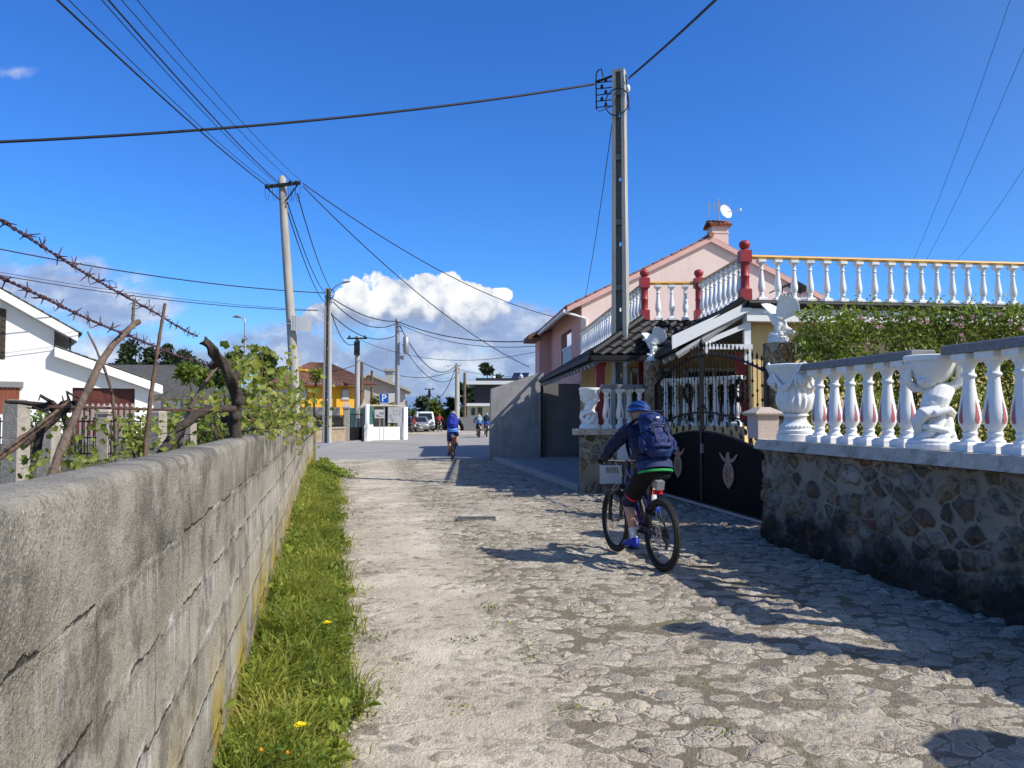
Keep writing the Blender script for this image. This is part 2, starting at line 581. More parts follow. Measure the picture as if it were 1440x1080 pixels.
M['pave'] = mat('grey_paving', (0.30, 0.295, 0.30), 0.9, 0.18, 1.5, 0.006, 60, dirt=(0.2, 0.2, 0.2), dirt_amt=.3, dscale=.8)
M['soil'] = mat('garden_soil', (0.11, 0.085, 0.055), 0.95, 0.4, 2, 0.05, 12, dirt=(0.06, 0.085, 0.025), dirt_amt=.6, dscale=1.2)
M['field'] = mat('dry_grass_ground', (0.14, 0.13, 0.06), 0.95, 0.35, .3, 0.05, 4, dirt=(0.06, 0.085, 0.025), dirt_amt=.6, dscale=.08)
M['sandy'] = mat('sandy_ground', (0.42, 0.37, 0.29), 0.95, 0.2, .6, 0.02, 14)
M['skin'] = mat('skin', (0.50, 0.27, 0.19), 0.55, 0.08, 20)
M['lime'] = mat('lime_green_fabric', (0.025, 0.36, 0.09), 0.8, 0.1, 20)
M['sock'] = mat('white_sock', (0.62, 0.62, 0.66), 0.9, 0.1, 20, 0.002, 120)
M['red_plastic'] = mat('red_lens', (0.75, 0.02, 0.03), 0.3, 0.1, 8)
M['orange_flower'] = mat('orange_petals', (0.80, 0.36, 0.02), 0.7, 0.2, 30)
M['yellow_flower'] = mat('yellow_petals', (0.85, 0.62, 0.01), 0.7, 0.15, 40)
M['pink_flower'] = mat('pale_pink_petals', (0.72, 0.45, 0.42), 0.7, 0.2, 30)
M['sign_blue'] = mat('sign_blue', (0.012, 0.10, 0.48), 0.35, 0.05, 4)
M['car_white'] = mat('white_car_paint', (0.70, 0.70, 0.70), 0.3, 0.03, 2, coat=.6)
M['car_silver'] = mat('silver_car_paint', (0.36, 0.37, 0.39), 0.32, 0.04, 2, metal=.4, coat=.6)
M['car_dark'] = mat('dark_car_paint', (0.03, 0.035, 0.05), 0.3, 0.04, 2, coat=.6)
M['solar'] = mat('solar_cells', (0.012, 0.02, 0.06), 0.15, 0.2, 6, spec=.7)
M['charcoal'] = mat('charcoal_cladding', (0.020, 0.023, 0.033), 0.6, 0.2, 2)
M['teal_glass'] = mat('green_tinted_panel', (0.045, 0.13, 0.12), 0.3, 0.2, 3)
M['frosted'] = mat('grey_board', (0.30, 0.31, 0.33), 0.5, 0.2, 6)
M['hill'] = mat('far_hill_blue', (0.145, 0.215, 0.36), 1.0, 0.12, .004)  # distance haze is put into the base colour

# foliage
M['grass'] = leaf_mat('grass_blades', (0.07, 0.105, 0.014), (0.22, 0.26, 0.032), (0.46, 0.42, 0.11), 0.38, 0.6, 1.6)
M['weed'] = leaf_mat('weed_leaves', (0.05, 0.09, 0.013), (0.15, 0.22, 0.032), (0.34, 0.38, 0.06), 0.35, 0.55, 1.6)
M['vine_leaf'] = leaf_mat('vine_leaves', (0.07, 0.10, 0.014), (0.17, 0.205, 0.028), (0.33, 0.34, 0.06), 0.35, 0.5, 4)
M['rose_leaf'] = leaf_mat('rose_leaves', (0.035, 0.065, 0.010), (0.13, 0.185, 0.025), (0.36, 0.40, 0.08), 0.34, 0.35, 2.5)
M['pine'] = leaf_mat('pine_foliage', (0.012, 0.025, 0.012), (0.030, 0.052, 0.022), (0.065, 0.085, 0.035), 0.15, 0.7, .6)
M['broad'] = leaf_mat('broadleaf_foliage', (0.02, 0.045, 0.010), (0.05, 0.09, 0.02), (0.10, 0.14, 0.035), 0.2, 0.6, .6)
M['bright'] = leaf_mat('bright_green_foliage', (0.05, 0.085, 0.010), (0.115, 0.165, 0.02), (0.20, 0.24, 0.04), 0.3, 0.6, .8)


# ---- cobbles drowned in pale sand: true height plus colour
def cobble_mat():
    m, N = new_mat('sandy_cobbles')
    co = N.n('ShaderNodeTexCoord').outputs['Object']
    dn = N.n('ShaderNodeTexNoise', {'Vector': co, 'Scale': 6.0, 'Detail': 3.0})
    p = N.vmath('ADD', co, N.vmath('SCALE', N.vmath('SUBTRACT', dn.outputs['Color'], (.5, .5, .5)), 0.12))
    p = N.n('ShaderNodeMapping', {0: p, 2: (0, 0, R(14)), 3: (0.86, 1.15, 0.0)}).outputs[0]
    v1 = N.n('ShaderNodeTexVoronoi', {'Vector': p, 'Scale': 7.0, 'Randomness': 1.0}, feature='F1')
    ve = N.n('ShaderNodeTexVoronoi', {'Vector': p, 'Scale': 7.0, 'Randomness': 1.0}, feature='DISTANCE_TO_EDGE')
    rnd = N.sep(v1.outputs['Color'])
    edge = ve.outputs['Distance']
    rnd_e = N.math('MINIMUM', edge, N.math('MULTIPLY', N.math('SUBTRACT', 0.68, v1.outputs['Distance']), 0.75))
    rnd_e = N.math('ADD', rnd_e, N.math('MULTIPLY', N.math('SUBTRACT', N.noise(co, 26, 3, .6), .5), 0.07))
    dome = N.math('ADD', N.math('MULTIPLY', N.ss(rnd_e, 0.03, 0.12), .7), N.math('MULTIPLY', N.ss(rnd_e, 0.08, 0.32), .3))
    fine = N.noise(co, 55, 5, 0.65)
    mid = N.noise(co, 14, 4, 0.6)
    tilt = N.n('ShaderNodeVectorMath', {0: N.vmath('SUBTRACT', N.vmath('SCALE', p, 7.0), N.vmath('SCALE', v1.outputs['Position'], 7.0)), 1: N.vmath('SUBTRACT', v1.outputs['Color'], (.5, .5, .5))}, operation='DOT_PRODUCT').outputs['Value']
    hs_ = N.math('MULTIPLY', dome, N.math('ADD', N.math('ADD', 0.35, N.math('MULTIPLY', rnd[0], 0.65)), N.math('MULTIPLY', tilt, 0.85)))
    hs_ = N.math('ADD', hs_, N.math('MULTIPLY', N.math('SUBTRACT', mid, .5), 0.55))
    # sand level: deep in the wheel tracks, shallow in the crown and by the right wall
    X, Y = N.sep(co)[0:2]
    across = N.math('ADD', X, N.math('MULTIPLY', Y, 0.20))      # metres from the road axis
    big = N.noise(co, 0.55, 4, 0.6)
    med = N.noise(co, 2.3, 4, 0.6)
    lvl = N.math('ADD', N.math('MULTIPLY', big, 0.95), N.math('MULTIPLY', med, 0.45))
    crown = N.math('SUBTRACT', 1.0, N.math('MULTIPLY', N.math('ABSOLUTE', N.math('SUBTRACT', across, 1.55)), 1.6), clamp=True)
    right = N.ss(across, 2.3, 3.3)
    lvl = N.math('SUBTRACT', lvl, N.math('MULTIPLY', crown, 0.18))
    lvl = N.math('SUBTRACT', lvl, N.math('MULTIPLY', right, 0.17))
    track = N.math('SUBTRACT', 1.0, N.math('MULTIPLY', N.math('ABSOLUTE', N.math('SUBTRACT', across, 0.55)), 1.25), clamp=True)
    lvl = N.math('ADD', lvl, N.math('MULTIPLY', track, 0.20))
    lvl = N.math('ADD', N.math('MULTIPLY', lvl, 1.08), -0.225)
    lvl = N.math('ADD', lvl, N.math('MULTIPLY', N.math('SUBTRACT', N.noise(co, 15, 5, .7), .5), 0.50))
    dif = N.math('SUBTRACT', hs_, lvl)
    show = N.ss(dif, -0.02, 0.07)
    hgt = N.n('ShaderNodeMath', {0: hs_, 1: lvl, 2: 0.05}, operation='SMOOTH_MAX').outputs[0]
    hgt = N.math('ADD', hgt, N.math('MULTIPLY', N.math('SUBTRACT', fine, .5), 0.30))
    sand = N.mix(N.ss(N.noise(co, 1.3, 5, .65), .35, .68), (0.49, 0.43, 0.335), (0.68, 0.61, 0.485))
    sand = N.mix(N.math('MULTIPLY', N.ss(N.noise(co, 140, 3, .7), .52, .72), .5), sand, (0.25, 0.21, 0.16))
    stone = N.ramp(rnd[1], [(0.0, (0.18, 0.155, 0.12)), (0.3, (0.34, 0.30, 0.24)), (0.5, (0.25, 0.23, 0.20)), (0.75, (0.38, 0.335, 0.265)), (1.0, (0.26, 0.22, 0.165))])
    stone = N.mix(N.math('MULTIPLY', N.ss(fine, .45, .7), .5), stone, (0.17, 0.15, 0.12))
    c = N.mix(N.math('MULTIPLY', show, N.math('ADD', .35, N.math('MULTIPLY', rnd[2], .55))), sand, stone)
    foot = N.math('MULTIPLY', N.ss(dif, -0.16, -0.02), N.math('SUBTRACT', 1.0, show))  # shadow ring at the foot of each stone, painted into the colour
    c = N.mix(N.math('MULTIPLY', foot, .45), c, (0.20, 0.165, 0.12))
    # open joints: soil, some moss, painted darker to stand for the stones' shadows
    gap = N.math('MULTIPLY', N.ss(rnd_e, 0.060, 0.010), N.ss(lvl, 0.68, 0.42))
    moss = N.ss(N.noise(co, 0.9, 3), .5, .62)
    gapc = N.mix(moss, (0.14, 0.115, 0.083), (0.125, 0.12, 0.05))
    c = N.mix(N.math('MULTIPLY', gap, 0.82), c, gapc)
    blot = N.ss(N.noise(co, 0.8, 6, .7), .50, .68)
    c = N.mix(N.math('MULTIPLY', blot, .30), c, (0.27, 0.225, 0.165))
    peb = N.n('ShaderNodeTexVoronoi', {'Vector': co, 'Scale': 38.0}, feature='F1')
    pm_ = N.math('MULTIPLY', N.ss(peb.outputs['Distance'], .30, .18), N.ss(N.sep(peb.outputs['Color'])[0], .80, .86))
    c = N.mix(N.math('MULTIPLY', pm_, .7), c, (0.20, 0.175, 0.14))
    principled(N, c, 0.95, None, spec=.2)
    dsp = N.n('ShaderNodeDisplacement', {'Height': hgt, 'Midlevel': 0.6, 'Scale': 0.058})
    N.t.links.new(dsp.outputs[0], N.out.inputs['Displacement'])
    m.displacement_method = 'BOTH'
    return m


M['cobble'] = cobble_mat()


# ---- old concrete block wall (uv: metres along, height)
def block_mat():
    m, N = new_mat('old_concrete_blocks')
    uv = N.n('ShaderNodeUVMap', uv_map='uv').outputs[0]
    co = N.n('ShaderNodeTexCoord').outputs['Object']
    w0 = N.n('ShaderNodeTexNoise', {'Vector': uv, 'Scale': 7.0, 'Detail': 6.0, 'Roughness': .72})
    wob = N.vmath('SCALE', N.vmath('SUBTRACT', w0.outputs['Color'], (.5, .5, .5)), 0.085)
    S, Z = N.sep(N.vmath('ADD', uv, wob))[0:2]
    S0, Z0 = N.sep(uv)[0:2]
    fine = N.noise(co, 85, 5, .7)
    speck = N.noise(co, 190, 2, .6)
    mid = N.noise(co, 9, 5, .65)
    big = N.noise(co, 1.6, 5, .6)
    # courses counted down from the cap joint at 1.24
    k = N.math('DIVIDE', N.math('SUBTRACT', 1.235, Z), 0.232)
    fr = N.math('FRACT', k)
    below = N.math('MULTIPLY', fr, 0.232)                        # metres below the joint above
    is_block = N.ss(Z, 1.25, 1.22)
    dj = N.math('MULTIPLY', N.math('MINIMUM', fr, N.math('SUBTRACT', 1.0, fr)), 0.232)
    joint = N.math('MULTIPLY', N.ss(dj, 0.016, 0.003), N.ss(Z, 1.30, 1.25))
    kv = N.math('DIVIDE', S, 0.53)
    fv = N.math('FRACT', kv)
    dv = N.math('MULTIPLY', N.math('MINIMUM', fv, N.math('SUBTRACT', 1.0, fv)), 0.53)
    vjoint = N.math('MULTIPLY', N.math('MULTIPLY', N.ss(dv, 0.008, 0.002), is_block), N.math('MULTIPLY', N.ss(N.noise(uv, 2.0, 2), .46, .6), .7))
    cell = N.n('ShaderNodeTexWhiteNoise', {'Vector': N.comb(N.math('FLOOR', kv), N.math('FLOOR', k), 0.0)}, noise_dimensions='3D').outputs[0]
    base = N.mix(N.ss(big, .3, .7), (0.32, 0.285, 0.22), (0.47, 0.425, 0.345))
    base = N.mix(N.math('MULTIPLY', N.math('MULTIPLY', cell, is_block), 0.6), base, (0.51, 0.465, 0.375))
    cap = N.mix(N.math('ADD', N.math('MULTIPLY', N.ss(mid, .35, .65), .5), N.math('MULTIPLY', N.ss(big, .38, .62), .5)), (0.16, 0.147, 0.12), (0.40, 0.365, 0.295))
    c = N.mix(is_block, cap, base)
    c = N.mix(N.math('MULTIPLY', N.ss(fine, .48, .66), .62), c, (0.11, 0.10, 0.085))
    c = N.mix(N.math('MULTIPLY', N.ss(speck, .56, .68), .6), c, (0.60, 0.575, 0.52))
    # dark weather streaks
    sv = N.comb(S0, N.math('MULTIPLY', Z0, 0.10), 0.0)
    st = N.ss(N.noise(sv, 7.0, 6, .7), .52, .72)
    c = N.mix(N.math('MULTIPLY', st, N.math('ADD', .12, N.math('MULTIPLY', is_block, .38))), c, (0.11, 0.10, 0.085))
    # lime bloom running down from each joint
    ef = N.ss(N.noise(N.comb(N.math('MULTIPLY', S0, 1.0), N.math('MULTIPLY', Z0, 0.14), 0.3), 22.0, 5, .75), .46, .58)
    ef = N.math('MULTIPLY', ef, N.ss(below, 0.20, 0.0))
    ef = N.math('MULTIPLY', ef, N.ss(N.noise(uv, 1.7, 4), .44, .58))
    ef = N.math('MULTIPLY', ef, is_block)
    near_joint = N.math('MULTIPLY', N.ss(dj, 0.035, 0.005), N.math('MULTIPLY', N.ss(N.noise(uv, 5.0, 6, .75), .50, .60), is_block))
    ef = N.math('MAXIMUM', ef, near_joint)
    c = N.mix(N.math('MULTIPLY', ef, .85), c, (0.70, 0.67, 0.62))
    # rust run and yellow lichen low down
    ru = N.math('MULTIPLY', N.ss(N.math('ABSOLUTE', N.math('SUBTRACT', S, 1.42)), .09, .015), N.math('MULTIPLY', N.ss(Z, 1.15, .95), N.ss(mid, .35, .6)))
    c = N.mix(N.math('MULTIPLY', ru, .65), c, (0.10, 0.07, 0.035))
    ye = N.math('MULTIPLY', N.ss(N.noise(N.comb(S0, N.math('MULTIPLY', Z0, .45), .7), 3.2, 5, .65), .42, .54), N.ss(Z, .80, .25))
    c = N.mix(N.math('MULTIPLY', ye, .9), c, (0.46, 0.33, 0.03))
    ol = N.math('MULTIPLY', N.ss(N.noise(uv, 2.2, 5), .42, .6), N.ss(Z, .95, .3))
    c = N.mix(N.math('MULTIPLY', ol, .35), c, (0.13, 0.12, 0.05))
    mo = N.math('MULTIPLY', N.ss(N.noise(uv, 4.0, 5), .45, .6), N.ss(Z, .35, .05))
    c = N.mix(N.math('MULTIPLY', mo, .7), c, (0.05, 0.05, 0.028))
    pale = N.ss(N.noise(uv, 1.3, 6, .7), .50, .62)
    c = N.mix(N.math('MULTIPLY', pale, .35), c, (0.62, 0.57, 0.47))
    bl = N.ss(N.noise(N.vmath('ADD', uv, (7.3, 2.1, 0)), 2.4, 7, .75), .50, .60)
    c = N.mix(N.math('MULTIPLY', bl, .55), c, (0.075, 0.068, 0.055))
    # open cracks in the joints
    crk = N.math('MULTIPLY', N.ss(dj, 0.008, 0.001), N.math('MULTIPLY', N.ss(N.noise(uv, 3.1, 4), .47, .55), N.ss(Z, 1.30, 1.25)))
    c = N.mix(N.math('MULTIPLY', N.math('MAXIMUM', crk, N.math('MULTIPLY', vjoint, .7)), .8), c, (0.035, 0.032, 0.028))
    h = N.math('ADD', N.math('MULTIPLY', fine, .6), N.math('MULTIPLY', mid, .6))
    h = N.math('ADD', h, N.math('MULTIPLY', speck, .25))
    rough_j = N.math('MULTIPLY', N.ss(dj, 0.035, 0.0), N.math('MULTIPLY', N.noise(uv, 30, 4, .7), is_block))
    h = N.math('ADD', h, N.math('MULTIPLY', rough_j, 0.9))
    h = N.math('SUBTRACT', h, N.math('MULTIPLY', crk, 2.0))
    h = N.math('SUBTRACT', h, vjoint)
    principled(N, c, 0.95, h, 0.018, 1.0, spec=.2)
    return m


M['block'] = block_mat()


def rubble_mat(name, sx=3.8, sz=5.0, dark_low=True, warm=False):
    m, N = new_mat(name)
    uv = N.n('ShaderNodeUVMap', uv_map='uv').outputs[0]
    co = N.n('ShaderNodeTexCoord').outputs['Object']
    dn = N.n('ShaderNodeTexNoise', {'Vector': uv, 'Scale': 2.6, 'Detail': 3.0, 'Roughness': .45})
    p = N.vmath('ADD', uv, N.vmath('SCALE', N.vmath('SUBTRACT', dn.outputs['Color'], (.5, .5, .5)), 0.26))
    p = N.n('ShaderNodeMapping', {0: p, 3: (sx, sz, 0)}).outputs[0]
    v1 = N.n('ShaderNodeTexVoronoi', {'Vector': p, 'Scale': 1.0, 'Randomness': 0.9}, feature='F1')
    ve = N.n('ShaderNodeTexVoronoi', {'Vector': p, 'Scale': 1.0, 'Randomness': 0.9}, feature='DISTANCE_TO_EDGE')
    rnd = N.sep(v1.outputs['Color'])
    S0, Z0 = N.sep(uv)[0:2]
    fine = N.noise(co, 60, 6, .7)
    mid = N.noise(co, 13, 5, .65)
    big = N.noise(co, 1.5, 4, .6)
    wid = N.math('ADD', 0.0, N.math('MULTIPLY', N.noise(uv, 2.6, 3), .10))
    e = N.math('SUBTRACT', N.math('ADD', ve.outputs['Distance'], N.math('MULTIPLY', N.math('SUBTRACT', mid, .5), .14)), wid)
    e = N.math('MINIMUM', e, N.math('ADD', N.math('MULTIPLY', N.math('SUBTRACT', .66, v1.outputs['Distance']), .8), N.math('MULTIPLY', N.math('SUBTRACT', mid, .5), .2)))
    stone = N.ss(e, -0.02, 0.05)
    if warm:
        st = N.ramp(rnd[0], [(0.0, (0.34, 0.20, 0.10)), (0.3, (0.42, 0.27, 0.13)), (0.6, (0.30, 0.23, 0.15)), (0.85, (0.46, 0.33, 0.19)), (1, (0.25, 0.17, 0.11))])
        mort = (0.36, 0.29, 0.2)
    else:
        st = N.ramp(rnd[0], [(0.0, (0.10, 0.08, 0.055)), (0.2, (0.30, 0.21, 0.115)), (0.38, (0.33, 0.28, 0.20)), (0.55, (0.16, 0.13, 0.09)), (0.7, (0.30, 0.155, 0.095)), (0.82, (0.42, 0.38, 0.30)), (1.0, (0.20, 0.175, 0.14))])
        mort = (0.33, 0.29, 0.215)
    st = N.mix(N.math('MULTIPLY', N.ss(mid, .42, .66), .8), st, (0.05, 0.045, 0.038))
    st = N.mix(N.math('MULTIPLY', N.ss(fine, .54, .7), .5), st, (0.42, 0.39, 0.34))
    mc = N.mix(N.ss(big, .35, .65), tuple(x * .78 for x in mort), tuple(x * 1.12 for x in mort))
    mc = N.mix(N.math('MULTIPLY', N.ss(fine, .5, .75), .45), mc, (0.11, 0.10, 0.085))
    c = N.mix(stone, mc, st)
    edge_dark = N.math('MULTIPLY', N.ss(e, 0.10, 0.0), stone)  # crease shade put into the colour, as the relief alone reads soft
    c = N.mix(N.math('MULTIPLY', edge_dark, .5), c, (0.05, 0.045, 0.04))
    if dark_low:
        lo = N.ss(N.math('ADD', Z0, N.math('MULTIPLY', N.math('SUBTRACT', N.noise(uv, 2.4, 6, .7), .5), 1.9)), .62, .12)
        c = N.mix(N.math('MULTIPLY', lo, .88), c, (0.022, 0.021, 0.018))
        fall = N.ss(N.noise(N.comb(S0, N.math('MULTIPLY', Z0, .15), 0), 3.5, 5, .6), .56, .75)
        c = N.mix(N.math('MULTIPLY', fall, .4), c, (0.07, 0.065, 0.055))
    h = N.math('ADD', N.math('MULTIPLY', N.math('POWER', N.ss(e, -.03, .28), .6), 1.0), N.math('MULTIPLY', fine, .25))
    h = N.math('ADD', h, N.math('MULTIPLY', mid, .35))
    principled(N, c, 0.93, None if dark_low else h, 0.045, 1.0, spec=.25)
    if dark_low:
        dsp = N.n('ShaderNodeDisplacement', {'Height': h, 'Midlevel': 0.7, 'Scale': 0.055})
        N.t.links.new(dsp.outputs[0], N.out.inputs['Displacement'])
        m.displacement_method = 'BOTH'
    return m


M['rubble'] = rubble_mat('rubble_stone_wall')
M['rubble_warm'] = rubble_mat('golden_stone_cladding', 5.5, 5.0, False, True)
# ================================================================= ground, roads
def wl(Y):        # road face of the block wall on the left
    return -0.45 - 0.245 * Y


def wr(Y):        # road face of the stone wall on the right
    return 4.76 - 0.149 * Y


mb = MB()
g = 2600
mb.quad((-g, -40, -.03), (g, -40, -.03), (g, g, -.03), (-g, g, -.03))
tag(mb.build('ground', M['field']), kind='structure')

# cobbled lane: a dense sheet so that the stones have real height
mb = MB()
rows = []
Y = 2.2
while Y < 28.2:
    rows.append(Y)
    Y += 0.0028 * Y ** 1.55
rows = [-3.0, -1.0, 0.5, 1.4] + rows
NX = 400
for Y in rows:
    x0, x1 = -0.55 - 0.245 * Y, (wr(Y) + .4 if Y < 9.5 else wr(9.5) + .4 + min(Y - 9.5, 3.0) * 0.25)
    for i in range(NX):
        mb.v.append(Vector((lerp(x0, x1, i / (NX - 1)), Y, 0.0)))
nr = len(rows)
mb.f = [(r * NX + i, r * NX + i + 1, (r + 1) * NX + i + 1, (r + 1) * NX + i) for r in range(nr - 1) for i in range(NX - 1)]
mb.m = [0] * len(mb.f)
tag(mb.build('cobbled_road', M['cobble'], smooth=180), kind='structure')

# asphalt street beyond the cobbles
mb = MB()
mb.add([(-60, 26.5, -.012), (-7.2, 26.8, -.012), (6, 28.4, -.012), (14, 29, -.012), (30, 82, -.012), (-40, 82, -.012), (-60, 60, -.012)], [(0, 1, 2, 3, 4, 5, 6)])
tag(mb.build('asphalt_street', M['asphalt']), kind='structure')
mb = MB()
mb.add([(-22, 70, .0), (12, 56, .0), (16, 84, .0), (-24, 84, .0)], [(0, 1, 2, 3)])
tag(mb.build('sandy_yard', M['sandy']), kind='structure')
# kerbside strip in front of the small gate
mb = MB()
a = [(-8.2, 28.4), (-9.6, 43.2), (-9.2, 50.5), (-10.6, 50.5), (-11.6, 43.2), (-10, 28.4)]
mb.prism(a, -.1, .05)
tag(mb.build('pavement', M['pave']), kind='structure')
# raised forecourt with kerb on the right
k0, k1 = gr(690, 645), gr(818, 690)
mb = MB()
mb.prism([(k1.x, k1.y), (k1.x + 1.6, k1.y + .2), (3.6, 22), (3.2, 28.6), (k0.x, k0.y)], -.1, .10)
tag(mb.build('forecourt', M['pave']), kind='structure')
# kerb stones
mb = MB()
dv = (k1 - k0)
for i in range(9):
    a = k0 + dv * (i / 9)
    b = k0 + dv * ((i + .985) / 9)
    c = (a + b) / 2
    mb.box((c.x, c.y, .03), ((b - a).length, .16, .19 + (0.02 if i in (2, 5) else 0)), atan2(dv.y, dv.x))
tag(mb.build('kerb', M['concrete'], smooth=30), kind='structure')
# gate threshold and driveway strip
mb = MB()
mb.extrude([(3.78, 11.05, .012), (3.70, 11.05, .012), (2.90, 16.05, .012), (3.02, 16.05, .012)], (0, 0, .04))
tag(mb.build('gate_threshold', M['granite_pink']), kind='structure')
mb = MB()
mb.prism([(3.75, 11.0), (12, 10.5), (12, 19), (2.8, 18.8), (2.95, 16.2)], -.1, .02)
tag(mb.build('driveway', M['pave']), kind='structure')
# garden behind the block wall
mb = MB()
pts = []
n1, n2 = 40, 24
for i in range(n1):
    Y = lerp(-3, 25.7, i / (n1 - 1))
    for j in range(n2):
        x = wl(Y) - .2 - (j / (n2 - 1)) ** 1.4 * 26
        mb.v.append(Vector((x, Y, .62 + noise.noise((x * .6, Y * .6, 0)) * .10)))
mb.f = [(i * n2 + j, i * n2 + j + 1, (i + 1) * n2 + j + 1, (i + 1) * n2 + j) for i in range(n1 - 1) for j in range(n2 - 1)]
mb.m = [0] * len(mb.f)
tag(mb.build('garden_ground', M['soil'], smooth=180), kind='structure')

random.seed(91)
gg = MB()
for i in range(14000):
    Y = random.uniform(.5, 25)
    x = wl(Y) - .2 - random.random() ** 1.3 * 9
    if noise.noise((x * .9, Y * .9, 4)) < random.uniform(-.4, .3): continue
    gg.leaf((x, Y, .63 + random.random() * .12), random.uniform(.04, .11), asp=.3)
tag(gg.build('garden_grass', M['weed']), kind='stuff')

# drain grating let into the lane
D = thing('drain_grate', 'rectangular metal drain grating set in the sandy cobbles', 'drain', (gr(670, 730).x, gr(670, 730).y, 0), R(4))
mb = MB()
for s in (-1, 1):
    mb.box((0, s * .150, .008), (.60, .018, .03))
    mb.box((s * .291, 0, .008), (.018, .282, .028))
mb.build('frame', M['concrete_dark'], D)
mb = MB()
for i in range(15):
    mb.box((-.25 + i * .0357, 0, .008), (.013, .28, .02))
mb.build('bars', M['concrete_dark'], D)
mb = MB()
mb.quad((-.27, -.14, .0155), (.27, -.14, .0155), (.27, .14, .0155), (-.27, .14, .0155))
mb.v = [p + Vector((0, 0, -.018)) for p in mb.v]
mb.build('pit', M['black'], D)

# ---------------------------------------------------------------- distant hills
mb = MB()
n = 120
for i in range(n):
    a = lerp(-1.1, 1.1, i / (n - 1))
    r = 2300
    u = 720 + 1080 * tan(a)
    hgt = 22 + 16 * noise.noise((i * .11, 3, 0)) + 8 * noise.noise((i * .4, 9, 0)) + 34 * math.exp(-((u - 560) / 130) ** 2)
    mb.v += [Vector((r * sin(a), r * cos(a), -1)), Vector((r * sin(a) * 1.04, r * cos(a) * 1.04, max(6, hgt * 1.15)))]
mb.f = [(2 * i, 2 * i + 2, 2 * i + 3, 2 * i + 1) for i in range(n - 1)]
mb.m = [0] * len(mb.f)
tag(mb.build('hills', M['hill'], smooth=180), kind='structure')

# ================================================================= left block wall
WEND = 26.3
mb = MB()
NS = 240


def wtop(Y):
    return 1.478 - .0042 * Y + .008 * noise.noise((Y * .35, 0, 5))


def wx(Y):
    return wl(Y) + .035 * noise.noise((Y * .18, 7, 0)) + (.004 * (Y - 14) ** 2 * .12 if Y > 14 else 0)


prof_n = 0
ring = []
for i in range(NS):
    Y = -3 + (WEND + 3) * (i / (NS - 1)) ** 1.25
    x, zt = wx(Y), wtop(Y)
    j = [.006 * noise.noise((Y * 9, q, 2)) for q in range(6)]
    p = [(x + .015, -.1), (x + .012, .3), (x + .01, zt - .62), (x + j[4], zt - .25), (x + .004, zt - .245), (x + .004 + j[0], zt - .028), (x - .006 + j[1], zt - .007), (x - .022, zt + j[2] * .8), (x - .115, zt + .004 + j[3]), (x - .145, zt - .012), (x - .155, zt - .05), (x - .155, .3)]
    prof_n = len(p)
    for q in p:
        mb.v.append(Vector((q[0], Y, q[1])))
for i in range(NS - 1):
    for k in range(prof_n - 1):
        mb.f.append((i * prof_n + k, (i + 1) * prof_n + k, (i + 1) * prof_n + k + 1, i * prof_n + k + 1))
mb.f.append(tuple(range((NS - 1) * prof_n, NS * prof_n)))
mb.f.append(tuple(reversed(range(0, prof_n))))
mb.m = [0] * len(mb.f)


def uvw(p):
    return (p.y * 1.03 + (p.x - wl(p.y)) * .3, p.z - wtop(p.y) + 1.478)


tag(mb.build('block_wall', M['block'], uv=uvw, smooth=60), 'long grey concrete block wall along the left of the lane', 'wall')
# mossy end pier
e = Vector((wx(WEND), WEND, 0))
mb = MB()
mb.box((e.x - .06, WEND + .14, .70), (.26, .26, 1.52), R(14))
mb.frustum((e.x - .06, WEND + .14), .28, .2, 1.46, 1.5, R(14))
tag(mb.build('wall_pier', mat('mossy_pier', (0.26, 0.22, 0.12), .95, .3, 8, .006, 60, dirt=(.10, .11, .03), dirt_amt=.6, dscale=3)), 'mossy square pier closing the far end of the grey block wall', 'pier')

# ---------------------------------------------------------------- grass verge
random.seed(3)


def verge_w(Y):
    base = .10 + .115 * min(Y, 4) + .010 * Y
    return base * (1 + .34 * noise.noise((Y * .9, 1, 0)) + .30 * noise.noise((Y * 2.7, 4, 0)) + .18 * noise.noise((Y * 7, 9, 0))) * sst(24.6, 21.5, Y)


gm = MB()
wm = MB()
for i in range(42000):
    Y = 2.0 + (random.random() ** 2.0) * 22.5
    wv = verge_w(Y)
    if wv < .03: continue
    q = random.random() ** .85
    q2 = q * (1 + random.gauss(0, .10))
    x = wl(Y) + .02 + q2 * wv
    clump = .5 + .9 * noise.noise((x * 2.4, Y * 2.4, 3)) + .5 * noise.noise((x * 7, Y * 7, 8))
    if clump < random.random() * .75 - .02: continue
    hgt = (.06 + .24 * clump) * (1.55 - 1.0 * q) * random.uniform(.5, 1.15) * (1.0 if Y > 4 else .8)
    hgt = max(.03, hgt)
    a = random.uniform(0, 2 * pi)
    lean = random.uniform(.3, 1.5) * hgt
    d = Vector((cos(a), sin(a), 0))
    s = Vector((-sin(a), cos(a), 0)) * random.uniform(.0022, .0055) * (1 + Y * .05)
    b = Vector((x, Y, 0))
    m1 = b + d * lean * .35 + Vector((0, 0, hgt * .65))
    tip = b + d * lean + Vector((0, 0, hgt * random.uniform(.75, 1)))
    gm.add([b - s, b + s, m1 + s * .8, m1 - s * .8, tip], [(0, 1, 2, 3), (3, 2, 4)])
tag(gm.build('grass', M['grass']), kind='stuff')
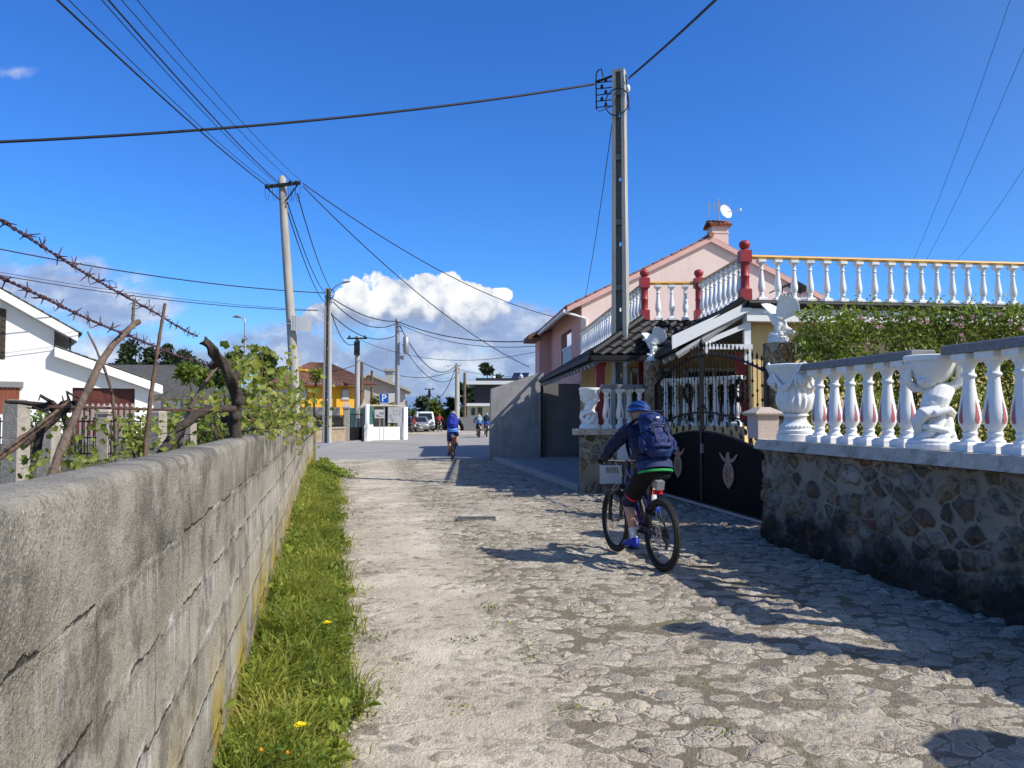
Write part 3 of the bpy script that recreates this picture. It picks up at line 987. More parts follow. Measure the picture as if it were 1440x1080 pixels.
for i in range(26000):
    Y = 2.1 + (random.random() ** 1.9) * 22
    wv = verge_w(Y)
    if wv < .03: continue
    q = random.random()
    x = wl(Y) + .02 + q * wv * .97
    clump = noise.noise((x * 1.8, Y * 1.8, 13)) + .6 * noise.noise((x * 6, Y * 6, 21))
    if clump < random.uniform(-.45, .15): continue
    z = random.random() ** 1.2 * (.06 + .32 * max(0, clump + .25)) * (1.35 - .9 * q) + .01
    wm.leaf((x, Y, z), random.choice((1, 1, 1, 1.7)) * random.uniform(.018, .05) * (1 + .02 * Y), asp=random.uniform(.35, .8))
# seeding stems and broad rosettes standing out of the green
for i in range(800):
    Y = 2.2 + random.random() ** 1.7 * 20
    wv = verge_w(Y)
    if wv < .1: continue
    x = wl(Y) + .03 + random.random() ** 1.5 * wv
    L = random.uniform(.14, .36)
    a = random.uniform(0, 2 * pi)
    d = Vector((cos(a), sin(a), 0)) * L * random.uniform(.1, .45)
    b = Vector((x, Y, 0))
    pts = [b, b + d * .4 + Vector((0, 0, L * .6)), b + d + Vector((0, 0, L))]
    (gm if False else wm).tube(pts, [.0022, .0017, .001], 4)
    for k in range(random.randint(2, 9)):
        wm.leaf(pts[0].lerp(pts[2], random.uniform(.3, 1)) + Vector((random.gauss(0, .012), random.gauss(0, .012), 0)), random.uniform(.012, .035), asp=.5)
for i in range(150):
    Y = 2.3 + random.random() ** 1.5 * 16
    wv = verge_w(Y)
    x = wl(Y) + .05 + random.random() * wv
    for k in range(9):
        a = 2 * pi * k / 9 + random.uniform(-.3, .3)
        L = random.uniform(.05, .11)
        d = Vector((cos(a), sin(a), 0))
        s = Vector((-sin(a), cos(a), 0)) * L * .16
        p = Vector((x, Y, .03 + .06 * random.random()))
        wm.add([p, p + d * L * .55 + s + Vector((0, 0, L * .35)), p + d * L + Vector((0, 0, L * .12)), p + d * L * .55 - s + Vector((0, 0, L * .35))], [(0, 1, 2), (0, 2, 3)])
# tufts rooted between the cobbles
for (u, v, k) in ((688, 858, 26), (700, 880, 14), (735, 905, 12), (660, 905, 10), (745, 925, 12), (690, 800, 10), (1010, 1030, 12), (640, 1000, 9), (560, 940, 10), (820, 1000, 10), (700, 770, 10), (520, 980, 14), (530, 900, 12), (515, 830, 10), (505, 760, 10)):
    g0 = gr(u, v)
    for i in range(k * 3):
        wm.leaf((g0.x + random.gauss(0, .07), g0.y + random.gauss(0, .07), .01 + random.random() * .02), random.uniform(.012, .03), asp=.5)
# taller clump where the verge ends
for i in range(2600):
    a = random.gauss(0, .33)
    b = random.gauss(0, 1.0)
    Y = 21.0 + b
    x = wl(Y) + .45 + a
    z = random.random() * (.45 * math.exp(-(a / .35) ** 2) * math.exp(-(b / 1.2) ** 2)) + .02
    wm.leaf((x, Y, z), random.uniform(.05, .11))
tag(wm.build('weeds', M['weed']), kind='stuff')
# fallen straw and thatch under the green
sm_ = MB()
for i in range(5200):
    Y = 2.2 + (random.random() ** 1.8) * 20
    wv = verge_w(Y)
    x = wl(Y) + .03 + random.random() ** .8 * (wv * 1.08)
    a = random.uniform(0, pi)
    L = random.uniform(.03, .10)
    p = Vector((x, Y, random.uniform(.012, .05)))
    d = Vector((cos(a) * L, sin(a) * L, random.uniform(-.01, .02)))
    s = Vector((-sin(a), cos(a), 0)) * .0022
    sm_.add([p - s, p + s, p + d], [(0, 1, 2)])
tag(sm_.build('straw', mat('dry_straw', (.32, .25, .12), .9, .35, 5)), kind='stuff')


def flower(u, v, r, mname, label, group=None, hgt=.13, petals=14):
    g0 = gr(u, v, hgt)
    T = thing('flower', label, 'flower', (g0.x, g0.y, 0), random.uniform(0, 6), group)
    mb = MB()
    mb.tube([(0.01, .02, 0), (.004, .004, hgt * .6), (0, 0, hgt)], .0022, 5)
    mb.build('stem', M['weed'], T)
    mb = MB()
    for ring, rr, up in ((0, r, .006), (1, r * .7, .012)):
        for k in range(petals):
            a = 2 * pi * (k + .5 * ring) / petals
            d = Vector((cos(a), sin(a), 0))
            s = Vector((-sin(a), cos(a), 0)) * rr * .2
            c = Vector((0, 0, hgt))
            mb.add([c, c + d * rr * .6 - s + Vector((0, 0, up)), c + d * rr + Vector((0, 0, up * .6)), c + d * rr * .6 + s + Vector((0, 0, up))], [(0, 1, 2, 3)])
    mb.ball((0, 0, hgt + .003), (r * .4, r * .4, .006), 8, 5)
    mb.build('petals', M[mname], T)


flower(422, 1020, .030, 'yellow_flower', 'larger yellow dandelion low in the verge, nearest the bottom edge', hgt=.26)
flower(460, 876, .030, 'yellow_flower', 'yellow dandelion higher up the grass verge, beside the cobbles', hgt=.27)
flower(367, 1056, .011, 'orange_flower', 'tiny orange flower in the grass close to the wall', hgt=.22, petals=8)
flower(404, 1060, .011, 'orange_flower', 'tiny orange flower in the grass nearer the cobbles', hgt=.22, petals=8)
# ================================================================= stone wall with balustrade (right)
def path_right():
    P = []
    for Y in (-3.0, -1.5, 0, 1.5, 3, 4.5, 6, 7.2, 8.2, 8.9):
        P.append(Vector((wr(Y), Y, 0)))
    # rounded corner by the gate
    for x, y in ((3.36, 9.35), (3.31, 9.65), (3.295, 9.9), (3.32, 10.15), (3.40, 10.38), (3.55, 10.56), (3.75, 10.68), (4.1, 10.75)):
        P.append(Vector((x, y, 0)))
    return P


PR = path_right()


def offset(P, d):
    out = []
    for i, p in enumerate(P):
        t = (P[min(i + 1, len(P) - 1)] - P[max(i - 1, 0)]).normalized()
        out.append(p + Vector((t.y, -t.x, 0)) * d)      # to the right of travel = into the garden
    return out


def dense(P, n):
    L = [0]
    for a, b in zip(P, P[1:]): L.append(L[-1] + (b - a).length)
    out = []
    for i in range(n):
        s = L[-1] * i / (n - 1)
        k = 0
        while k < len(P) - 2 and L[k + 1] < s: k += 1
        out.append(P[k].lerp(P[k + 1], (s - L[k]) / max(1e-6, L[k + 1] - L[k])))
    return out, L[-1]


PD, PL = dense(PR, 560)
inn = offset(PD, .36)


def ribbon(outer, inner, z0, z1, nz, jit=0.0):
    mb = MB()
    n = len(outer)
    s_of = {}
    vs = []
    prof = []
    s = 0
    for i in range(n):
        if i: s += (outer[i] - outer[i - 1]).length
        for k in range(nz + 1):
            z = lerp(z0, z1, k / nz)
            j = jit * (noise.noise((s * 2.1, z * 2.4, 4)) + .5 * noise.noise((s * 6, z * 6, 9)))
            d = (outer[i] - inner[i]).normalized()
            p = outer[i] + d * (j + .05 * (1 - k / nz) ** 2)
            p.z = z
            s_of[len(mb.v)] = s
            mb.v.append(p)
        for z in (z1, z0):
            p = inner[i].copy()
            p.z = z
            s_of[len(mb.v)] = s
            mb.v.append(p)
    m = nz + 3
    for i in range(n - 1):
        for k in range(m - 1):
            mb.f.append((i * m + k, i * m + k + 1, (i + 1) * m + k + 1, (i + 1) * m + k))
    mb.f.append(tuple(range(m)))
    mb.f.append(tuple(reversed(range((n - 1) * m, n * m))))
    mb.m = [0] * len(mb.f)
    return mb, s_of


WT = thing('stone_wall', 'low rubble stone garden wall under the white balustrade at right', 'wall', (3.6, 6, 0))
mb, s_of = ribbon(PD, inn, -.1, 1.165, 48, .022)
look = {tuple(round(c, 5) for c in p): s for p, s in ((mb.v[i], s_of[i]) for i in range(len(mb.v)))}
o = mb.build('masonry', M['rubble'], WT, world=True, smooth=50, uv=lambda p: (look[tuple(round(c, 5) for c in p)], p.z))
co_o, co_i = offset(PD, -.085), offset(PD, .45)
mb, s_of = ribbon(co_o, co_i, 1.168, 1.29, 1, .004)
mb.build('coping', M['coping'], WT, world=True, smooth=40)


# ---------------------------------------------------------------- balusters
def baluster_mb(inlay=True):
    mb = MB()
    mb.frustum((0, 0), .225, .225, 0, .058)
    mb.frustum((0, 0), .224, .17, .058, .082)
    prof = [(.080, .08), (.083, .098), (.062, .115), (.057, .135), (.066, .148), (.066, .160), (.056, .170), (.060, .19), (.078, .212), (.0925, .25), (.0965, .29), (.093, .335), (.083, .39), (.071, .45), (.060, .52), (.052, .585), (.049, .628), (.064, .638), (.068, .650), (.064, .662), (.050, .672), (.049, .70), (.056, .725), (.074, .748), (.082, .765)]
    mb.lathe([(r * .92, z) for r, z in prof], 20)
    mb.frustum((0, 0), .14, .19, .763, .79)
    mb.frustum((0, 0), .19, .19, .79, .84)
    if inlay:
        rs = [(z, r) for r, z in prof]

        def rad(z):
            for (za, ra), (zb, rb) in zip(rs, rs[1:]):
                if za <= z <= zb: return lerp(ra, rb, (z - za) / (zb - za))
            return .05
        for k in range(4):
            th0 = k * pi / 2 + .1
            vs, fs = [], []
            zz = [.235, .245, .262, .285, .32, .36, .41, .455]
            ww = [0, .16, .22, .22, .17, .115, .05, 0]
            for z, w_ in zip(zz, ww):
                for s in (-1, 0, 1):
                    r = rad(z) * .92 + .0035
                    th = th0 + s * w_
                    vs.append((r * cos(th), r * sin(th), z))
            for i in range(len(zz) - 1):
                for j in range(2):
                    fs.append((3 * i + j, 3 * i + j + 1, 3 * i + 3 + j + 1, 3 * i + 3 + j))
            mb.add(vs, fs, 1)
    return mb


tmp = baluster_mb().build('baluster_src', [M['white_gloss'], M['inlay']], smooth=40)
BAL = tmp.data
bpy.data.objects.remove(tmp)
mbs = baluster_mb(False)
mbs.v = [Vector((p.x * .8, p.y * .8, p.z)) for p in mbs.v]
tmp = mbs.build('baluster_src', [M['white_gloss']], smooth=40)
BAL2 = tmp.data
bpy.data.objects.remove(tmp)


def place_baluster(parent, loc, rz, me=BAL, s=1.0):
    o = bpy.data.objects.new('baluster', me)
    col.objects.link(o)
    o.parent = parent
    o.location = XF[parent.name].inverted() @ Vector(loc)
    jr = random.Random(int(loc[0] * 977 + loc[1] * 613))
    o.rotation_euler = (jr.gauss(0, .006), jr.gauss(0, .006), rz - XF[parent.name].to_euler().z + jr.gauss(0, .05))
    o.scale = (s * jr.uniform(.985, 1.015), s * jr.uniform(.985, 1.015), s)
    return o


def rail_mb(a, b, w_, z0, z1, over=0.0):
    a, b = Vector(a), Vector(b)
    d = (b - a).normalized()
    a, b = a - d * over, b + d * over
    mb = MB()
    c = (a + b) / 2
    L = (b - a).length
    ang = atan2(d.y, d.x)
    mb.box((c.x, c.y, (z0 + z1) / 2 - .006), (L, w_, z1 - z0 - .012), ang)
    mb.frustum((c.x, c.y), (L, w_), (L - .02, w_ - .03), z1 - .012, z1, ang)
    return mb


ang_w = atan2(1, -.149)


def wc(Y, d=.17):          # middle of the coping
    return Vector((wr(Y) + d * .989, Y + d * .147, 0))


CZT = 1.29
segs = [((8.96, 8.65, 8.33, 8.02, 7.71, 7.42), (9.22, 7.16)), ((6.60, 6.32, 6.03, 5.74, 5.45, 5.16), (6.78, 4.95))]
for i, (ys, (ra, rb)) in enumerate(segs):
    B = thing('balustrade', ('white baluster run between the tall urn and the putto figure', 'white baluster run right of the putto figure, cut by the picture edge')[i], 'balustrade', tuple(wc(ys[0])[:2]) + (CZT,), 0, 'white balustrades on the stone wall')
    for y in ys:
        place_baluster(B, tuple(wc(y)[:2]) + (CZT,), ang_w - pi / 2)
    mb = rail_mb(wc(ra), wc(rb), .245, CZT + .842, CZT + .925)
    mb.build('rail', M['slate'], B, world=True)


# ---------------------------------------------------------------- urn
def urn_mb():
    mb = MB()

    def fl(th, z):
        k = sst(.33, .40, z) * sst(.62, .54, z)
        return 1 + .045 * k * cos(18 * th)
    prof = [(.225, 0), (.225, .075), (.205, .085), (.212, .10), (.212, .125), (.185, .14), (.178, .165), (.182, .185), (.165, .20), (.140, .23), (.128, .27), (.132, .295), (.150, .305), (.150, .322), (.138, .332), (.165, .36), (.195, .40), (.215, .45), (.222, .50), (.217, .55), (.208, .60), (.212, .65), (.232, .72), (.262, .79), (.292, .85), (.315, .885), (.328, .90), (.328, .925), (.305, .935), (.285, .925), (.24, .86), (.1, .82)]
    mb.lathe(prof, 72, fn=fl)
    for k in range(26):                         # bead ring on the foot
        a = 2 * pi * k / 26
        mb.ball((.188 * cos(a), .188 * sin(a), .172), .011, 6, 4)
    for k in range(4):                          # four moulded heads with hair
        a = pi / 4 + k * pi / 2 + .35
        d = Vector((cos(a), sin(a), 0))
        s = Vector((-sin(a), cos(a), 0))
        c = d * .265 + Vector((0, 0, .735))
        mb.ball(c, (.062, .055, .078), 12, 8, Matrix.Rotation(a, 4, 'Z'))
        mb.ball(c + d * .058 + Vector((0, 0, -.012)), (.018, .013, .022), 8, 5, Matrix.Rotation(a, 4, 'Z'))
        mb.ball(c + d * .045 + Vector((0, 0, -.045)), (.02, .026, .012), 8, 5, Matrix.Rotation(a, 4, 'Z'))
        for q in (-1, 1):
            mb.ball(c + d * .05 + s * q * .022 + Vector((0, 0, .018)), (.012, .016, .010), 8, 5, Matrix.Rotation(a, 4, 'Z'))
            mb.tube([c + s * q * .03 + Vector((0, 0, .075)) + d * .02, c + s * q * .062 + Vector((0, 0, .03)), c + s * q * .066 - Vector((0, 0, .04)), c + s * q * .05 - Vector((0, 0, .09))], [.02, .024, .02, .01], 8)
        # knot on the rim above each head and swags between heads
        mb.tube([c + d * .02 + Vector((0, 0, .09)) - s * .05, c + d * .06 + Vector((0, 0, .185)) - s * .02, c + d * .06 + Vector((0, 0, .205)) + s * .02, c + d * .02 + Vector((0, 0, .10)) + s * .06], [.016, .024, .024, .016], 8)
        a2 = a + pi / 2
        for dz, dr in ((0, 0), (.028, -.004)):
            pts = []
            for j in range(11):
                t_ = j / 10
                th = lerp(a + .2, a2 - .2, t_)
                z = .83 - .20 * sin(pi * t_) + dz
                r = .225 + (z - .60) * .22 + .014 + .012 * sin(pi * t_) + dr
                pts.append((r * cos(th), r * sin(th), z))
            mb.tube(pts, [.012 + .008 * sin(pi * j / 10) for j in range(11)], 7)
    return mb


U = wc(9.36)
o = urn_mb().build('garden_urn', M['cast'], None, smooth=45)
o.location = (U.x - .05, U.y + .06, CZT)
o.rotation_euler = (0, 0, .35)
tag(o, 'big white urn with moulded faces and fluted bowl at the wall end', 'urn')


# ---------------------------------------------------------------- putto carrying a basin
def putto_mb():
    mb = MB()
    mb.lathe([(.195, 0), (.195, .05), (.18, .06), (.185, .075), (.17, .09), (.150, .10)], 28)
    # twisted drapery rising from the base
    for k in range(5):
        pts, rad = [], []
        for j in range(9):
            t_ = j / 8
            a = k * 1.256 + t_ * 2.0
            r = lerp(.105, .05, t_)
            pts.append((r * cos(a) + .0 + .03 * sin(t_ * 3), r * sin(a), .08 + .30 * t_))
            rad.append((lerp(.062, .03, t_), lerp(.05, .03, t_)))
        mb.tube(pts, rad, 9)
    mb.tube([(0, 0, .06), (.01, 0, .22), (.015, .01, .36)], [(.10, .10), (.105, .09), (.085, .075)], 14)
    # flying sash
    mb.tube([(-.09, -.09, .30), (.02, -.13, .33), (.11, -.09, .36), (.135, .02, .33), (.12, .06, .24)], [.02, .032, .034, .03, .015], 9)
    mb.tube([(-.10, -.07, .22), (-.02, -.13, .20), (.09, -.10, .17), (.14, -.02, .13)], [.02, .03, .03, .018], 9)
    # plump torso leaning, belly towards the road
    mb.tube([(.015, .0, .33), (.01, -.025, .40), (.03, -.03, .47), (.055, .0, .55), (.06, .01, .60)], [(.085, .075), (.098, .092), (.10, .09), (.105, .078), (.06, .055)], 16, ref=(0, 1, 0))
    mb.ball((-.005, -.075, .42), (.055, .05, .055), 12, 8)
    # head bowed under the basin, curls
    mb.ball((-.035, -.045, .635), (.075, .078, .082), 16, 10)
    mb.ball((-.075, -.105, .615), (.03, .03, .028), 10, 6)
    mb.ball((-.06, -.125, .632), (.012, .014, .014), 8, 5)
    mb.ball((-.055, -.112, .597), (.022, .02, .012), 8, 5)
    random.seed(5)
    for k in range(26):
        a, b = random.uniform(0, 2 * pi), random.uniform(-.1, 1.2)
        mb.ball((-.03 + .078 * cos(b) * cos(a), -.03 + .075 * cos(b) * sin(a), .645 + .08 * sin(b)), .02, 7, 5)
    # raised arms
    mb.tube([(.12, .01, .56), (.175, .02, .60), (.195, .0, .67), (.185, -.03, .74)], [.045, .042, .034, .026], 10)
    mb.tube([(-.03, .03, .565), (-.12, .0, .56), (-.17, -.04, .62), (-.16, -.07, .71)], [.045, .04, .034, .026], 10)
    for hx, hy, hz, sg in ((.185, -.04, .755, 1), (-.16, -.08, .725, -1)):
        mb.ball((hx, hy, hz), (.026, .022, .03), 9, 6)
        for q in range(4):
            mb.tube([(hx + (q - 1.5) * .013, hy - .01, hz + .02), (hx + (q - 1.5) * .015, hy - .02, hz + .045), (hx + (q - 1.5) * .015, hy - .012, hz + .066)], .0075, 6)
        mb.tube([(hx - sg * .024, hy - .005, hz), (hx - sg * .04, hy - .012, hz + .028)], .008, 6)
    # little wing stubs and a leg crossing in front
    mb.tube([(.02, -.07, .36), (-.06, -.12, .33), (-.11, -.10, .24), (-.10, -.08, .16)], [.06, .058, .045, .03], 12)
    return mb


def basin_mb():
    mb = MB()
    mb.lathe([(.085, .60), (.13, .635), (.165, .68), (.19, .73), (.208, .775), (.215, .80), (.232, .806), (.236, .82), (.236, .852), (.222, .86), (.20, .855), (.17, .80), (.05, .76)], 40)
    return mb


def putto(label, loc, rz, group):
    T = thing('putto_statue', label, 'statue', loc, rz, group)
    pm = putto_mb()
    pm.v = [Vector((p.x * 1.18, p.y * 1.18, p.z)) for p in pm.v]
    pm.fused('figure', M['cast'], T, .0065, 2)
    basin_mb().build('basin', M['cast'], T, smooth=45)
    return T


P1 = wc(7.03)
PU = putto('white putto figure holding a basin between the two baluster runs', (P1.x - .02, P1.y, CZT), R(-28), 'white putto statues')


# ---------------------------------------------------------------- eagle on pillar
def wing(mb, root, tip, chord, lean, sg):
    """fan of feathers: root at shoulder, tip up; chord backwards"""
    root, tip, chord = Vector(root), Vector(tip), Vector(chord)
    up = tip - root
    nf = 9
    nrm = up.cross(chord).normalized()
    for k in range(nf):
        t_ = k / (nf - 1)
        ang = lerp(-.10, 1.02, t_)
        L = up.length * (1.0 - .12 * (t_ - .3) ** 2 - .36 * max(0, t_ - .35))
        d = (up.normalized() * cos(ang) + chord.normalized() * sin(ang))
        st = root + chord * (.30 * t_) + up * .05
        e_ = st + d * L
        mid = st.lerp(e_, .55) + nrm * sg * .025
        mb.tube([st, mid, st.lerp(e_, .86) + nrm * sg * .012, e_], [(.045, .016), (.048, .011), (.040, .008), (.014, .006)], 8, ref=tuple(nrm))
    for k in range(7):
        t_ = k / 6
        ang = lerp(-.05, .95, t_)
        d = (up.normalized() * cos(ang) + chord.normalized() * sin(ang))
        st = root + chord * (.22 * t_)
        mb.tube([st, st + d * up.length * .28 + nrm * sg * .03, st + d * up.length * .5 + nrm * sg * .018], [(.04, .03), (.042, .018), (.015, .008)], 8, ref=tuple(nrm))


def eagle_mb():
    """bird looking along -X, wings raised; 0.7 m tall with its rock"""
    mb = MB()
    mb.lathe([(.155, 0), (.16, .035), (.145, .045), (.15, .07), (.13, .09), (.10, .11), (.08, .16), (.05, .19)], 24)
    for k in range(9):
        a = k * .7
        mb.ball((.10 * cos(a), .10 * sin(a), .10 + .02 * (k % 3)), (.045, .04, .035), 9, 6)
    mb.tube([(.10, 0, .20), (.05, 0, .27), (-.02, 0, .34), (-.075, 0, .40), (-.10, 0, .44)], [(.05, .05), (.085, .08), (.088, .082), (.06, .06), (.045, .045)], 14, ref=(0, 1, 0))
    mb.ball((-.13, 0, .455), (.055, .042, .045), 12, 8)
    mb.tube([(-.165, 0, .462), (-.20, 0, .458), (-.222, 0, .432)], [(.022, .018), (.017, .013), (.005, .005)], 8)
    # tail
    for q in (-1, 0, 1):
        mb.tube([(.08, q * .02, .24), (.17, q * .04, .18), (.24, q * .06, .13)], [(.04, .02), (.038, .012), (.02, .008)], 8, ref=(0, 1, 0))
    # legs and talons
    for q in (-1, 1):
        mb.tube([(.01, q * .05, .29), (-.02, q * .06, .21), (-.01, q * .06, .14)], [.048, .036, .018], 9)
        for f in (-.5, 0, .5):
            mb.tube([(-.01, q * .06, .14), (-.06, q * .06 + f * .05, .125), (-.085, q * .06 + f * .07, .10)], [.014, .011, .005], 6)
    wing(mb, (-.02, -.065, .36), (.06, -.16, .70), (.16, -.02, -.02), 0, 1)
    wing(mb, (-.02, .065, .36), (-.17, .22, .62), (.10, .07, .02), 0, -1)
    return mb


EA = thing('eagle_statue', 'white eagle with raised wings on the pillar right of the gate', 'statue', (3.95, 11.35, 2.665), R(-8), 'white eagles on the gate pillars')
eagle_mb().fused('figure', M['cast'], EA, .0065, 1)
EA2 = dup(EA, (2.965, 16.15, 2.735), R(-2), 'white eagle with raised wings on the pillar left of the gate')
# more of the same on the wall beside the viewer, seen through their shadows
E3 = dup(EA, (wc(4.35).x, wc(4.35).y, 2.26), R(20), 'white eagle on a pedestal along the stone wall beyond the right edge')
mb = MB()
q = wc(4.35)
mb.frustum((q.x, q.y), .34, .30, CZT, CZT + .09, ang_w)
mb.frustum((q.x, q.y), .24, .24, CZT + .09, CZT + .88, ang_w)
mb.frustum((q.x, q.y), .30, .36, CZT + .88, CZT + .97, ang_w)
tag(mb.build('pedestal', M['white']), 'square white pedestal on the stone wall under an eagle', 'pedestal')
q = wc(2.6)
U2 = o = bpy.data.objects.new('garden_urn', bpy.data.objects['garden_urn'].data)
col.objects.link(o)
o.location = (q.x, q.y, CZT)
tag(o, 'big white urn on the stone wall beside the viewpoint', 'urn')


# ---------------------------------------------------------------- gate pillars
def pillar(x, y, r, h, label):
    mb = MB()
    prof = []
    for k in range(24):
        prof.append((r, -.05 + (h + .05) * k / 23))
    prof.append((r - .015, h + .006))

    def fn(th, z):
        return 1 + .05 * noise.noise((cos(th) * 1.6, sin(th) * 1.6, z * 3 + x)) + .02 * noise.noise((cos(th) * 6, sin(th) * 6, z * 9))
    mb.lathe(prof, 40, fn=fn)
    o = mb.build('gate_pillar', M['rubble_warm'], None, smooth=50, uv=lambda p: (atan2(p.y, p.x) * r * 1.0, p.z))
    o.location = (x, y, 0)
    tag(o, label, 'pillar', 'round stone gate pillars')


pillar(3.95, 11.35, .225, 2.66, 'round golden stone pillar at the right of the black gate')
pillar(2.965, 16.15, .20, 2.73, 'round golden stone pillar at the left of the black gate')

# little granite pier with pyramid cap
mb = MB()
cx, cy = at(1073, 600, 10.45).x, 10.45
T = thing('capped_post', 'short pale granite post with a shallow pyramid cap by the urn', 'post', (cx, cy, CZT), R(10))
mb.box((0, 0, .15), (.30, .30, .30))
mb.build('shaft', M['granite_pink'], T)
mb = MB()
mb.frustum((0, 0), .33, .41, .30, .325)
mb.frustum((0, 0), .41, .41, .325, .345)
mb.frustum((0, 0), .41, .14, .345, .42)
mb.build('cap', M['granite_pink'], T)

# ---------------------------------------------------------------- black iron double gate
G0 = Vector((3.72, 11.2, 0))
G1 = Vector((2.985, 15.95, 0))
GL = (G1 - G0).length / 2
gdir = (G1 - G0).normalized()
gang = atan2(gdir.y, gdir.x)


def emblem(parent, c, rz):
    E = MB()
    y = .028
    # oval shield
    def disc(rx, rz_, cz, y0, y1, m=0, n=28):
        pts = [(c[0] + rx * cos(2 * pi * k / n), y0, cz + rz_ * sin(2 * pi * k / n)) for k in range(n)]
        E.extrude(pts, (0, y1 - y0, 0), m)
    disc(.115, .205, c[1] - .10, .014, .030)
    # pointed foot of the shield and shoulders
    E.extrude([(c[0] - .05, .014, c[1] - .285), (c[0], .014, c[1] - .335), (c[0] + .05, .014, c[1] - .285)], (0, .014, 0))
    # bird: body, head, two spread wings
    E.extrude([(c[0] - .035, .014, c[1] + .09), (c[0] - .045, .014, c[1] + .16), (c[0] - .02, .014, c[1] + .22), (c[0] - .045, .014, c[1] + .235), (c[0] - .005, .014, c[1] + .265), (c[0] + .03, .014, c[1] + .235), (c[0] + .045, .014, c[1] + .16), (c[0] + .035, .014, c[1] + .09)], (0, .02, 0))
    for s in (-1, 1):
        pts = [(.03, .13), (.09, .16), (.14, .20), (.185, .245), (.19, .225), (.17, .185), (.155, .16), (.13, .135), (.115, .115), (.09, .105), (.07, .09), (.03, .095)]
        pts = [(c[0] + s * a, .014, c[1] + b) for a, b in pts]
        E.extrude(pts if s < 0 else pts[::-1], (0, .016, 0))
    # raised marks on the shield
    for (a, b, L, an) in ((-.045, -.02, .09, 1.2), (.0, -.06, .13, .9), (.045, -.11, .10, 1.3), (-.03, -.15, .11, .8), (.03, -.20, .08, 1.1), (.05, 0, .06, .4)):
        d = Vector((cos(an), 0, sin(an))) * L / 2
        E.box((c[0] + a, .0345, c[1] + b), (L, .006, .016), M=Matrix.Rotation(-an, 4, 'Y'), m=1)
    E.v = [Vector((c[0] + (p.x - c[0]) * 1.75, -p.y * emblem.side, p.z)) for p in E.v]
    o = E.build('emblem', [M['copper'], M['copper_dark']], parent)
    return o


